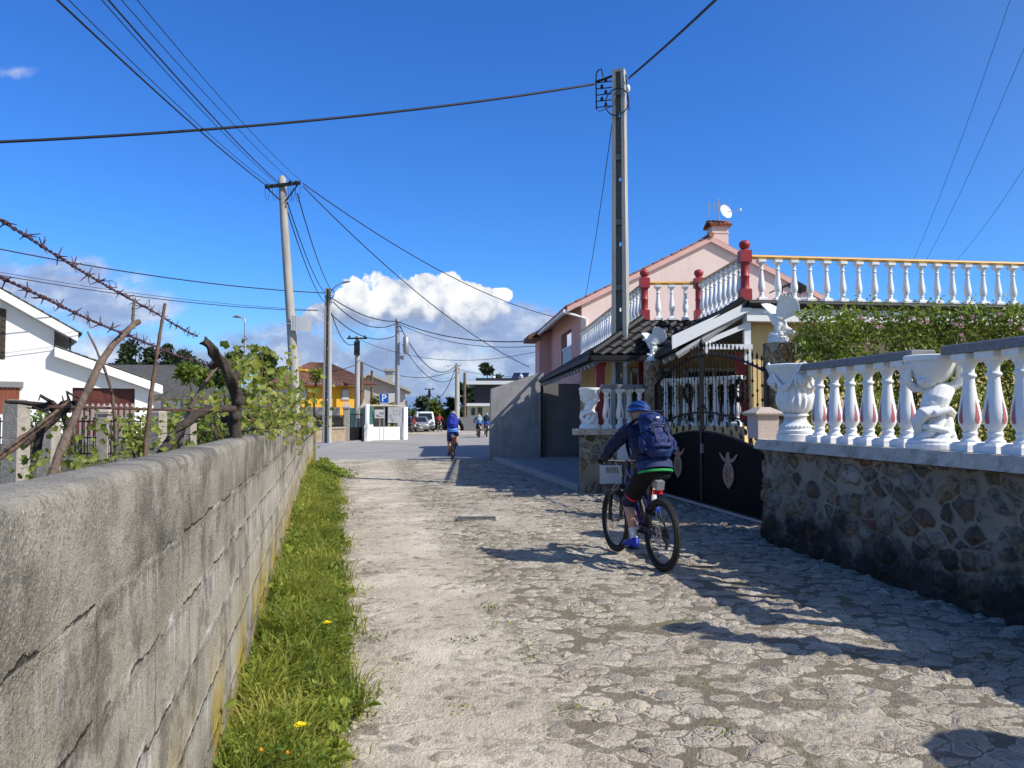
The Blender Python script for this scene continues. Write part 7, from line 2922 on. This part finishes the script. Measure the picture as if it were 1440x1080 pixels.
tree('dark bush right of the bright green bush', 628, 572, 92, 30, 606, 'pine', 1000, 'round', .15, ls=.5)
tree('small dark pine behind the blue cyclist', 635, 562, 100, 16, 592, 'pine', 500, 'pine', .15, ls=.6)
tree('broad dark hedge tree behind the blue cyclist', 641, 578, 88, 28, 606, 'broad', 1000, 'round', .15, ls=.5)
tree('open feathery tree left of the modern house', 656, 535, 100, 26, 582, 'pine', 700, 'umbrella', .25, ls=.6)
tree('open feathery tree touching the modern house', 666, 545, 100, 26, 585, 'pine', 700, 'umbrella', .25, ls=.6)
tree('tall umbrella pine above the flat roof', 684, 513, 120, 20, 526, 'pine', 700, 'umbrella', .2, ls=.6)
tree('low dark tree top behind the flat roof', 700, 526, 125, 22, 545, 'pine', 500, 'round', .2, ls=.6)
# distant tree belt, one mass
random.seed(77)
mb = MB()
for i in range(9000):
    x = random.uniform(-190, 200)
    Y = random.uniform(150, 210)
    h = 4.5 + 2.5 * noise.noise((x * .05, Y * .02, 1)) + 2 * noise.noise((x * .2, 3, 1))
    mb.leaf((x, Y, random.random() * max(1.5, h)), random.uniform(.7, 1.7))
tag(mb.build('woodland', M['pine']), kind='stuff')
# ================================================================= cyclists and bicycles
# local frame: x forward, y left, z up, origin where the rear tyre meets the ground
WR = .372
RA, FA, BB = Vector((0, 0, WR)), Vector((1.20, 0, WR)), Vector((.44, 0, .345))
HT, HB = Vector((.83, 0, .97)), Vector((.88, 0, .84))
M['frame_blue'] = mat('violet_blue_frame_paint', (.02, .018, .14), .35, .1, 4, coat=.4)
M['frame_black'] = mat('matt_black_frame_paint', (.016, .016, .018), .45, .2, 6)


def make_bike(label, paint):
    T = thing('bicycle', label, 'bicycle')
    for c, nm in ((RA, 'rear_wheel'), (FA, 'front_wheel')):
        Mx = Matrix.Rotation(pi / 2, 4, 'X')
        mb = MB()
        pts = [(c.x + (WR - .032) * cos(2 * pi * k / 48), 0, c.z + (WR - .032) * sin(2 * pi * k / 48)) for k in range(48)]
        mb.tube(pts, (.030, .031), 10, ref=(0, 1, 0), closed=True)
        for k in range(88):
            a = 2 * pi * k / 88
            for y, dr in ((-.022, -.008), (0, .0), (.022, -.008)):
                a2 = a + (pi / 88 if y == 0 else 0)
                r = WR - .002 + dr
                mb.box((c.x + r * cos(a2), y, c.z + r * sin(a2)), (.012, .012, .011), M=Matrix.Rotation(-a2 + pi / 2, 4, 'Y'))
        w_ = mb.build('wheel', M['tyre'], T, smooth=50)
        mb = MB()
        pts = [(c.x + (WR - .072) * cos(2 * pi * k / 40), 0, c.z + (WR - .072) * sin(2 * pi * k / 40)) for k in range(40)]
        mb.tube(pts, (.010, .017), 8, ref=(0, 1, 0), closed=True)
        mb.lathe([(.02, -.05), (.024, -.045), (.018, -.02), (.018, .02), (.024, .045), (.02, .05)], 12, o=c, M=Mx)
        mb.build('rim', M['frame_black'], w_, smooth=50)
        mb = MB()
        for k in range(28):
            a = 2 * pi * k / 28
            s = .04 if k % 2 else -.04
            b = a + (.5 if k % 4 < 2 else -.5)
            mb.tube([(c.x + .022 * cos(b), s, c.z + .022 * sin(b)), (c.x + (WR - .075) * cos(a), 0, c.z + (WR - .075) * sin(a))], .0013, 4)
        mb.build('spokes', M['metal'], w_)
        mb = MB()
        pts = [(c.x + .085 * cos(2 * pi * k / 28), .055, c.z + .085 * sin(2 * pi * k / 28)) for k in range(28)]
        mb.tube(pts, (.012, .0015), 6, ref=(0, 1, 0), closed=True)
        for k in range(6):
            a = 2 * pi * k / 6
            mb.tube([(c.x, .055, c.z), (c.x + .08 * cos(a + .3), .055, c.z + .08 * sin(a + .3))], .004, 4)
        mb.build('brake_disc', M['metal'], w_, smooth=50)
    mb = MB()
    ST = Vector((.27, 0, .74))
    mb.tube([HB + Vector((.0, 0, .01)), (.66, 0, .60), BB + Vector((.03, 0, .07))], [(.03, .026), (.045, .034), (.05, .042)], 10, ref=(0, 1, 0))
    mb.tube([HT, (.55, 0, .80), ST + Vector((0, 0, -.06))], [.028, .023, .022], 10)
    mb.tube([BB + Vector((-.02, 0, .06)), ST], [.028, .02], 10)
    mb.tube([HB, HT + Vector((-.01, 0, .03))], .03, 10)
    mb.ball(BB + Vector((.03, 0, .02)), (.085, .045, .07), 12, 8)
    fr = mb.build('frame', paint, T, smooth=60)
    mb = MB()
    for s in (-1, 1):
        mb.tube([BB + Vector((-.03, s * .035, .06)), (.22, s * .075, .40), RA + Vector((0, s * .075, 0))], [.02, .016, .013], 8)
        mb.tube([ST + Vector((.04, s * .03, -.14)), (.12, s * .07, .50), RA + Vector((.0, s * .075, .01))], [.015, .013, .012], 8)
    mb.tube([(.40, 0, .47), (.52, 0, .70)], .024, 10)
    mb.tube([(.41, 0, .49), (.47, 0, .61)], .034, 12)
    mb.build('rear_suspension', M['frame_black'], T, smooth=60)
    mb = MB()
    for s in (-1, 1):
        mb.tube([HB + Vector((.02, s * .07, -.06)), FA + Vector((-.03, s * .07, .30))], .020, 10)
        mb.tube([FA + Vector((-.03, s * .07, .32)), FA + Vector((0, s * .07, 0))], [.027, .022], 10)
    mb.tube([HB + Vector((.02, -.08, -.055)), HB + Vector((.02, .08, -.055))], .028, 10)
    mb.tube([FA + Vector((-.04, -.07, .33)), FA + Vector((-.0, 0, .42)), FA + Vector((-.04, .07, .33))], .016, 8)
    mb.tube([HB + Vector((.01, 0, -.06)), HB], .03, 8)
    mb.build('fork', M['frame_black'], T, smooth=60)
    mb = MB()
    mb.tube([HT + Vector((-.01, 0, .02)), HT + Vector((-.03, 0, .09)), HT + Vector((.04, 0, .10))], .02, 8)
    mb.tube([(.80, -.38, 1.085), (.84, -.20, 1.085), (.87, 0, 1.07), (.84, .20, 1.085), (.80, .38, 1.085)], .0145, 10)
    mb.build('handlebar', M['frame_black'], T, smooth=60)
    for s in (-1, 1):
        mb = MB()
        mb.tube([(.825, s * .255, 1.085), (.80, s * .385, 1.085)], .018, 10)
        mb.build('grip', M['black'], T, smooth=60)
        mb = MB()
        mb.tube([(.84, s * .22, 1.08), (.90, s * .235, 1.06), (.895, s * .32, 1.05)], .007, 6)
        mb.tube([(.85, s * .20, 1.085), (.93, s * .16, 1.12), (.97, s * .06, 1.00), (.93, s * .03, .9)], .004, 5)
        mb.build('brake_lever', M['metal'], T, smooth=60)
    mb = MB()
    mb.tube([ST + Vector((.01, 0, -.05)), (.195, 0, .93)], .0155, 10)
    mb.build('seatpost', M['frame_black'], T, smooth=60)
    mb = MB()
    mb.tube([(.06, 0, .955), (.10, 0, .965), (.17, 0, .955), (.26, 0, .950), (.33, 0, .945)], [(.012, .05), (.028, .072), (.026, .055), (.02, .026), (.012, .016)], 12, ref=(0, 1, 0))
    mb.build('saddle', M['black'], T, smooth=60)
    mb = MB()
    mb.box((.075, 0, .885), (.13, .085, .09), M=Matrix.Rotation(R(-15), 4, 'Y'))
    mb.build('saddle_bag', M['galv'], T)
    mb = MB()
    mb.box((.085, 0, .80), (.05, .085, .045))
    mb.build('rear_light', M['red_plastic'], T)
    mb = MB()
    mb.lathe([(.055, -.004), (.085, -.003), (.085, .003), (.055, .004)], 28, o=BB + Vector((0, -.055, 0)), M=Matrix.Rotation(pi / 2, 4, 'X'))
    mb.tube([BB + Vector((0, -.07, 0)), BB + Vector((0, .07, 0))], .02, 10)
    mb.tube([BB + Vector((0, .075, 0)), BB + Vector((-.02, .085, -.17))], [(.016, .010), (.012, .008)], 8)
    mb.tube([BB + Vector((0, -.075, 0)), BB + Vector((.02, -.085, .17))], [(.016, .010), (.012, .008)], 8)
    mb.build('crank', M['frame_black'], T, smooth=60)
    for s, p in ((1, BB + Vector((-.02, .14, -.172))), (-1, BB + Vector((.02, -.14, .172)))):
        mb = MB()
        mb.box(p, (.10, .10, .018))
        mb.build('pedal', M['black'], T)
    mb = MB()
    mb.lathe([(.03, -.02), (.085, -.015), (.07, .0), (.05, .02)], 24, o=RA + Vector((0, -.05, 0)), M=Matrix.Rotation(pi / 2, 4, 'X'))
    mb.tube([BB + Vector((0, -.055, .083)), RA + Vector((0, -.055, .07))], .005, 5)
    mb.tube([BB + Vector((0, -.055, -.083)), RA + Vector((.03, -.055, -.14))], .005, 5)
    mb.tube([RA + Vector((0, -.07, -.02)), RA + Vector((.02, -.075, -.08)), RA + Vector((.03, -.06, -.16))], [.018, .016, .02], 8)
    mb.build('drivetrain', M['frame_black'], T, smooth=60)
    return T


def limb(mb, pts, rad, n=14):
    """smooth tapered limb through joints"""
    pts = [Vector(p) for p in pts]
    out, rr = [], []
    K = 5
    for k in range(len(pts) - 1):
        p0, p1, p2, p3 = pts[max(k - 1, 0)], pts[k], pts[k + 1], pts[min(k + 2, len(pts) - 1)]
        for j in range(K):
            f = j / K
            out.append(.5 * ((2 * p1) + (p2 - p0) * f + (2 * p0 - 5 * p1 + 4 * p2 - p3) * f * f + (3 * p1 - p0 - 3 * p2 + p3) * f ** 3))
            rr.append(lerp(rad[k], rad[k + 1], f))
    out.append(pts[-1])
    rr.append(rad[-1])
    mb.tube(out, rr, n)
    mb.ball(out[0], rr[0] * .98, 10, 6)
    mb.ball(out[-1], rr[-1] * .98, 10, 6)


HEAD = Vector((.545, 0, 1.615))
LEGS = {1: dict(hip=Vector((.19, .095, 1.0)), knee=Vector((.53, .135, .64)), ank=Vector((.385, .13, .265)), heel=Vector((.345, .13, .215)), toe=Vector((.60, .15, .198))),
        -1: dict(hip=Vector((.19, -.095, 1.0)), knee=Vector((.62, -.14, .90)), ank=Vector((.42, -.13, .61)), heel=Vector((.375, -.13, .565)), toe=Vector((.63, -.15, .545)))}
ARMS = {s: dict(sh=Vector((.47, s * .185, 1.435)), el=Vector((.63, s * .31, 1.215)), wr=Vector((.765, s * .325, 1.12))) for s in (-1, 1)}


def make_rider(label):
    T = thing('person', label, 'person')
    mb = MB()
    # trunk and neck under the clothing
    mb.tube([(.17, 0, .96), (.20, 0, 1.06), (.29, 0, 1.20), (.41, 0, 1.36), (.485, 0, 1.47)], [(.10, .15), (.11, .155), (.10, .135), (.11, .16), (.06, .08)], 16, ref=(0, 1, 0))
    limb(mb, [(.475, 0, 1.44), (.51, 0, 1.52), (.53, 0, 1.58)], [.062, .056, .055])
    Rh = Matrix.Rotation(R(16), 4, 'Z') @ Matrix.Rotation(R(4), 4, 'Y')
    mb.ball(HEAD, (.098, .076, .115), 18, 12, Rh)
    hp = lambda x, y, z: HEAD + Rh @ Vector((x, y, z))
    mb.ball(hp(.045, 0, -.065), (.055, .05, .05), 12, 8, Rh)
    mb.tube([hp(.088, 0, .02), hp(.112, 0, -.018), hp(.095, 0, -.032)], [.010, .015, .012], 8)
    mb.tube([hp(.085, -.022, -.06), hp(.096, 0, -.058), hp(.085, .022, -.06)], .008, 6)
    for s in (-1, 1):
        mb.ball(hp(-.008, s * .078, -.012), (.020, .010, .032), 9, 7, Rh)
        a = ARMS[s]
        limb(mb, [a['sh'], a['sh'].lerp(a['el'], .5), a['el'], a['el'].lerp(a['wr'], .4), a['wr']], [.052, .047, .040, .040, .028])
        L = LEGS[s]
        k2 = L['knee'].lerp(L['ank'], .33) + Vector((-.028, 0, 0))
        limb(mb, [L['hip'], L['hip'].lerp(L['knee'], .5), L['knee'], k2, L['knee'].lerp(L['ank'], .7), L['ank']], [.088, .075, .056, .058, .042, .034])
        mb.tube([L['heel'], L['heel'].lerp(L['toe'], .4) + Vector((0, 0, .03)), L['toe']], [(.03, .03), (.035, .03), (.02, .035)], 10)
    mb.fused('body', M['skin'], T, .011, 3)
    for s in (-1, 1):
        mb = MB()
        mb.ball(hp(.083, s * .032, .012), (.012, .014, .011), 8, 6, Rh)
        mb.build('eye', M['black'], T, smooth=60)
    # jacket trunk
    mb = MB()
    mb.tube([(.135, 0, 1.005), (.165, 0, 1.06), (.25, 0, 1.18), (.36, 0, 1.32), (.45, 0, 1.44), (.495, 0, 1.50)], [(.155, .19), (.16, .19), (.142, .178), (.145, .195), (.11, .16), (.066, .075)], 20, ref=(0, 1, 0))
    for s in (-1, 1):
        a = ARMS[s]
        mb.ball(a['sh'] + Vector((-.015, -s * .03, -.005)), (.085, .075, .08), 12, 8)
    for k in range(3):
        mb.tube([(.07 + .07 * k, -.16, 1.06 + .09 * k), (.03 + .075 * k, -.05, 1.10 + .10 * k), (.03 + .075 * k, .06, 1.085 + .10 * k), (.07 + .07 * k, .16, 1.07 + .09 * k)], .018, 8)
    mb.fused('jacket', M['navy'], T, .010, 3, disp=.010)
    mb = MB()
    mb.tube([(.133, 0, .993), (.138, 0, 1.012)], [(.155, .190), (.158, .192)], 24, ref=(0, 1, 0))
    mb.build('jacket_hem', M['lime'], T, smooth=60)
    mb = MB()
    mb.tube([(.137, 0, 1.014), (.168, 0, 1.09)], [(.163, .196), (.164, .196)], 24, ref=(0, 1, 0), cap=False)
    mb.build('lower_panel', M['slate_blue'], T, smooth=60)
    for s in (-1, 1):
        a = ARMS[s]
        mb = MB()
        limb(mb, [a['sh'] + Vector((-.01, -s * .01, 0)), a['sh'].lerp(a['el'], .5) + Vector((0, 0, -.005)), a['el'], a['el'].lerp(a['wr'], .45) + Vector((0, 0, -.012)), a['wr']], [.078, .070, .062, .055, .042])
        for k in range(4):
            p = a['sh'].lerp(a['el'], .35 + .2 * k) if k < 3 else a['el'].lerp(a['wr'], .5)
            mb.ball(p + Vector((-.012, s * .02, -.015)), (.05, .058, .032), 10, 6)
        mb.fused('sleeve', M['navy'], T, .009, 3, disp=.010)
        # glove: palm behind the grip, four fingers over it, thumb beneath
        mb = MB()
        w_ = a['wr']
        g = Vector((.812, s * .325, 1.085))
        mb.tube([w_ - Vector((.03, 0, -.01)), w_ + Vector((.012, 0, -.004)), g + Vector((-.022, 0, .022)), g + Vector((.0, 0, .028))], [(.036, .036), (.03, .036), (.018, .043), (.012, .042)], 12, ref=(0, 1, 0))
        for q, L_ in enumerate((.9, 1.0, .96, .8)):
            y = s * (.017 * (1.5 - q))
            o_ = g + Vector((0, y, 0))
            mb.tube([o_ + Vector((-.008, 0, .026)), o_ + Vector((.020, 0, .024)), o_ + Vector((.036 * L_, 0, .002)), o_ + Vector((.026 * L_, 0, -.022)), o_ + Vector((.006, 0, -.028))], [.0095, .0095, .009, .0085, .007], 8)
        mb.tube([w_ + Vector((.012, -s * .026, -.006)), g + Vector((-.018, -s * .046, .004)), g + Vector((.004, -s * .05, -.02)), g + Vector((.018, -s * .042, -.026))], [.012, .0115, .010, .008], 8)
        mb.build('glove', M['dark_fabric'], T, smooth=70)
        L = LEGS[s]
        mb = MB()
        kn = L['knee'].lerp(L['ank'], .03 if s > 0 else .0)
        limb(mb, [L['hip'] + Vector((0, -s * .01, .01)), L['hip'].lerp(L['knee'], .5), L['hip'].lerp(L['knee'], .86)], [.118, .098, .074])
        if s > 0:
            mb.ball((.165, 0, 1.0), (.135, .175, .10), 16, 10)
        mb.fused('shorts', M['dark_fabric'], T, .010, 3, disp=.007)
        d_ = (L['knee'] - L['hip']).normalized()
        mb = MB()
        c0 = L['hip'].lerp(L['knee'], .70)
        mb.tube([c0, c0 + d_ * .03], [.0875, .0855], 18, cap=False)
        mb.build('cuff_stripe', M['cuff_red'], T, smooth=60)
        mb = MB()
        mb.tube([c0 + d_ * .035, c0 + d_ * .105, c0 + d_ * .155], [.0855, .079, .073], 18, cap=False)
        mb.build('cuff', M['navy'], T, smooth=60)
        # sock and shoe
        mb = MB()
        up = (L['knee'] - L['ank']).normalized()
        mb.tube([L['ank'] - up * .02, L['ank'] + up * .05, L['ank'] + up * .13], [.043, .040, .047], 14)
        mb.build('sock', M['sock'], T, smooth=60)
        mb = MB()
        h, t_ = L['heel'], L['toe']
        mb.tube([h + Vector((-.022, 0, .0)), h + Vector((.02, 0, .012)), h.lerp(t_, .45) + Vector((0, 0, .02)), h.lerp(t_, .8) + Vector((0, 0, .004)), t_ + Vector((.02, 0, -.004))], [(.030, .026), (.046, .038), (.042, .04), (.030, .046), (.014, .026)], 14, ref=(0, 1, 0))
        mb.tube([L['ank'] - up * .03, L['ank'] + up * .02], [.048, .045], 12)
        mb.fused('shoe', M['shoe_blue'], T, .0085, 2)
    # helmet: shell with alternating ribs
    mb = MB()
    Hc = HEAD + Rh @ Vector((-.012, 0, .028))
    n_th, n_ph = 22, 15
    vs = []
    for i in range(n_th + 1):
        f = i / n_th                        # across the head, left to right
        for j in range(n_ph + 1):
            g_ = j / n_ph
            th = lerp(-.08, pi + .08, f)
            ph = lerp(-pi / 2 - .05, pi / 2 - .05, g_)
            ridge = 1 + (.035 if i % 4 in (1, 2) else 0) * sst(.02, .2, g_) * sst(.98, .8, g_)
            x = .148 * sin(ph)
            rr = cos(ph)
            p = Vector((x * ridge, .106 * rr * cos(th) * ridge, .118 * rr * sin(th) * ridge))
            vs.append(Hc + Rh @ p)
    fs, ms = [], []
    for i in range(n_th):
        for j in range(n_ph):
            mb.add([vs[i * (n_ph + 1) + j], vs[i * (n_ph + 1) + j + 1], vs[(i + 1) * (n_ph + 1) + j + 1], vs[(i + 1) * (n_ph + 1) + j]], [(0, 1, 2, 3)], 0 if i % 4 in (1, 2) else 1)
    hm = mb.build('helmet', [M['helmet_blue'], M['pack_blue']], T)
    mb = MB()
    for s in (-1, 1):
        mb.tube([HEAD + Rh @ Vector((.0, s * .092, .03)), HEAD + Rh @ Vector((.03, s * .07, -.06)), HEAD + Rh @ Vector((.05, s * .02, -.112))], .005, 5)
    mb.build('strap', M['dark_fabric'], hm)
    return T


def make_pack(label):
    T = thing('backpack', label, 'backpack')
    sp = Vector((.28, 0, .45)).normalized()
    bk = Vector((-sp.z, 0, sp.x))
    c = Vector((.20, 0, 1.10))
    Mt = Matrix(((bk.x, 0, sp.x, 0), (0, 1, 0, 0), (bk.z, 0, sp.z, 0), (0, 0, 0, 1)))

    def P(b_, y, u_): return c + bk * b_ + Vector((0, y, 0)) + sp * u_
    mb = MB()
    mb.tube([P(.19, 0, -.05), P(.20, 0, .0), P(.225, 0, .15), P(.225, 0, .30), P(.20, 0, .43), P(.15, 0, .50)], [(.05, .10), (.085, .145), (.10, .165), (.10, .16), (.085, .14), (.03, .08)], 20, ref=(0, 1, 0))
    mb.tube([P(.29, 0, .02), P(.31, 0, .10), P(.30, 0, .22)], [(.04, .11), (.05, .13), (.02, .11)], 16, ref=(0, 1, 0))
    mb.tube([P(.28, 0, .27), P(.295, 0, .33), P(.27, 0, .42)], [(.03, .10), (.045, .115), (.02, .09)], 16, ref=(0, 1, 0))
    for s in (-1, 1):
        mb.tube([P(.20, s * .16, .02), P(.21, s * .175, .10), P(.2, s * .165, .2)], [(.05, .03), (.06, .035), (.04, .015)], 12, ref=(0, 1, 0))
    o = mb.fused('bag', M['pack_blue'], T, .008, 1, disp=.007)
    mb = MB()
    for s in (-1, 1):
        mb.tube([P(.16, s * .12, .45), Vector((.50, s * .12, 1.505)), Vector((.575, s * .13, 1.40)), Vector((.50, s * .15, 1.24)), Vector((.36, s * .185, 1.14)), P(.14, s * .17, .06)], (.008, .028), 8, ref=(0, 1, 0))
        mb.tube([P(.34, s * .07, .26), P(.355, s * .075, .16), P(.35, s * .07, .06)], (.006, .012), 6, ref=(0, 1, 0))
        mb.tube([P(.24, s * .175, .38), P(.325, s * .10, .36), P(.335, s * .06, .30)], (.006, .010), 6, ref=(0, 1, 0))
        mb.tube([P(.23, s * .18, .22), P(.33, s * .12, .20), P(.36, s * .09, .15)], (.006, .010), 6, ref=(0, 1, 0))
    mb.tube([P(.345, -.11, .255), P(.358, 0, .262), P(.345, .11, .255)], .008, 6)
    mb.tube([P(.33, -.09, .43), P(.322, 0, .445), P(.33, .09, .43)], .008, 6)
    mb.build('straps', M['navy'], T, smooth=60)
    mb = MB()
    mb.box(P(.352, .0, .335), (.035, .035, .018), M=Mt)
    mb.build('badge', M['plastic_white'], T)
    return T


M['navy'] = mat('navy_shell_fabric', (.0045, .009, .042), .7, .2, 10, .003, 30)
M['slate_blue'] = mat('slate_blue_fabric', (.02, .035, .11), .75, .15, 10, .002, 40)
M['pack_blue'] = mat('royal_blue_pack_fabric', (.005, .020, .10), .65, .2, 8, .004, 40)
M['helmet_blue'] = mat('bright_blue_helmet', (.012, .075, .30), .35, .1, 6)
M['cuff_red'] = mat('red_white_cuff', (.45, .03, .06), .8, .4, 60)
M['shoe_blue'] = mat('blue_shoe', (.012, .035, .42), .6, .2, 10)

back, front = gr(931, 803), gr(868, 776)
hd = atan2(front.y - back.y, front.x - back.x)
BK = make_bike('mountain bike with chunky black tyres and violet blue frame, ridden past the gate', M['frame_blue'])
RD = make_rider('cyclist in navy jacket with lime hem, black shorts and blue striped helmet passing the gate')
PK = make_pack('royal blue backpack worn by the cyclist in the navy jacket')


def put(o, loc, rz):
    o.location = loc
    o.rotation_euler = (0, 0, rz)
    XF[o.name] = Matrix.Translation(Vector(loc)) @ Matrix.Rotation(rz, 4, 'Z')


fab = {}


def cloth(rgb):
    k = tuple(rgb)
    if k not in fab:
        fab[k] = mat('cycling_fabric', rgb, .7, .12, 8)
    return fab[k]


def recolour(o, cols):
    for ch in o.children:
        st = ch.name.split('.')[0]
        if st in cols:
            for s in ch.material_slots:
                s.link = 'OBJECT'
                s.material = cloth(cols[st])
        recolour(ch, cols)


def copy_rider(u, v, dir_deg, labs, cols, bike_cols, pack=None, s=1.0):
    g0 = gr(u, v)
    rz = R(dir_deg)
    b = dup(BK, g0, rz, labs[0], 'bicycles ridden further down the street')
    recolour(b, bike_cols)
    p = dup(RD, g0, rz, labs[1], 'cyclists further down the street')
    recolour(p, cols)
    if pack:
        k = dup(PK, g0, rz, labs[2], 'backpacks of the cyclists further down the street')
        recolour(k, {'bag': pack, 'straps': tuple(c * .5 for c in pack)})


blk = (.012, .012, .014)
copy_rider(636, 648, 92, ('mountain bike under the cyclist in royal blue at the street corner', 'cyclist in royal blue jersey and shorts with black sleeves at the street corner', 'royal blue backpack worn by the cyclist at the street corner'),
           {'jacket': (.03, .10, .50), 'jacket_hem': (.12, .30, .75), 'lower_panel': (.10, .27, .70), 'sleeve': blk, 'shorts': (.02, .035, .22), 'cuff': (.5, .27, .19), 'cuff_stripe': (.02, .035, .22), 'helmet': (.25, .25, .26), 'shoe': blk, 'sock': (.5, .12, .09)}, {'frame': (.10, .02, .02)}, (.015, .035, .36))
copy_rider(674, 615.5, 97, ('bicycle under the distant cyclist in bright azure', 'distant cyclist in bright azure jacket and red helmet beside the grey wall', 'small pale backpack on the distant cyclist in azure'),
           {'jacket': (.02, .23, .62), 'jacket_hem': (.02, .20, .55), 'lower_panel': (.02, .22, .60), 'sleeve': (.02, .22, .60), 'shorts': blk, 'cuff': blk, 'cuff_stripe': blk, 'helmet': (.35, .05, .04), 'shoe': blk}, {'frame': blk}, (.38, .42, .36))
copy_rider(684, 614.5, 90, ('bicycle half hidden by the edge of the grey wall', 'distant cyclist in dark top and white blue helmet half behind the grey wall', 'dark pack of the cyclist half behind the grey wall'),
           {'jacket': (.012, .02, .05), 'jacket_hem': (.03, .12, .5), 'lower_panel': (.03, .12, .5), 'sleeve': (.012, .02, .05), 'shorts': (.03, .10, .45), 'cuff': (.5, .27, .19), 'cuff_stripe': blk, 'helmet': (.35, .45, .6), 'shoe': blk}, {'frame': blk}, (.012, .016, .03))
copy_rider(616, 607, 80, ('bicycle of the red shirted cyclist in the shade of the green bush', 'far cyclist in red and black shirt in the shade of the green bush'),
           {'jacket': (.28, .03, .03), 'jacket_hem': blk, 'lower_panel': (.05, .02, .02), 'sleeve': (.25, .03, .03), 'shorts': (.12, .07, .06), 'cuff': (.5, .27, .19), 'cuff_stripe': blk, 'helmet': (.2, .06, .05), 'shoe': blk}, {'frame': blk})
copy_rider(579, 608.5, 70, ('bicycle of the cyclist passing the parked silver car', 'far cyclist in dark and red clothing passing the parked silver car'),
           {'jacket': (.05, .02, .03), 'jacket_hem': blk, 'lower_panel': (.35, .04, .04), 'sleeve': (.05, .02, .03), 'shorts': (.40, .06, .05), 'cuff': (.5, .27, .19), 'cuff_stripe': blk, 'helmet': blk, 'shoe': (.5, .5, .5)}, {'frame': (.4, .4, .4)})
for o in (BK, RD, PK):
    put(o, back, hd)
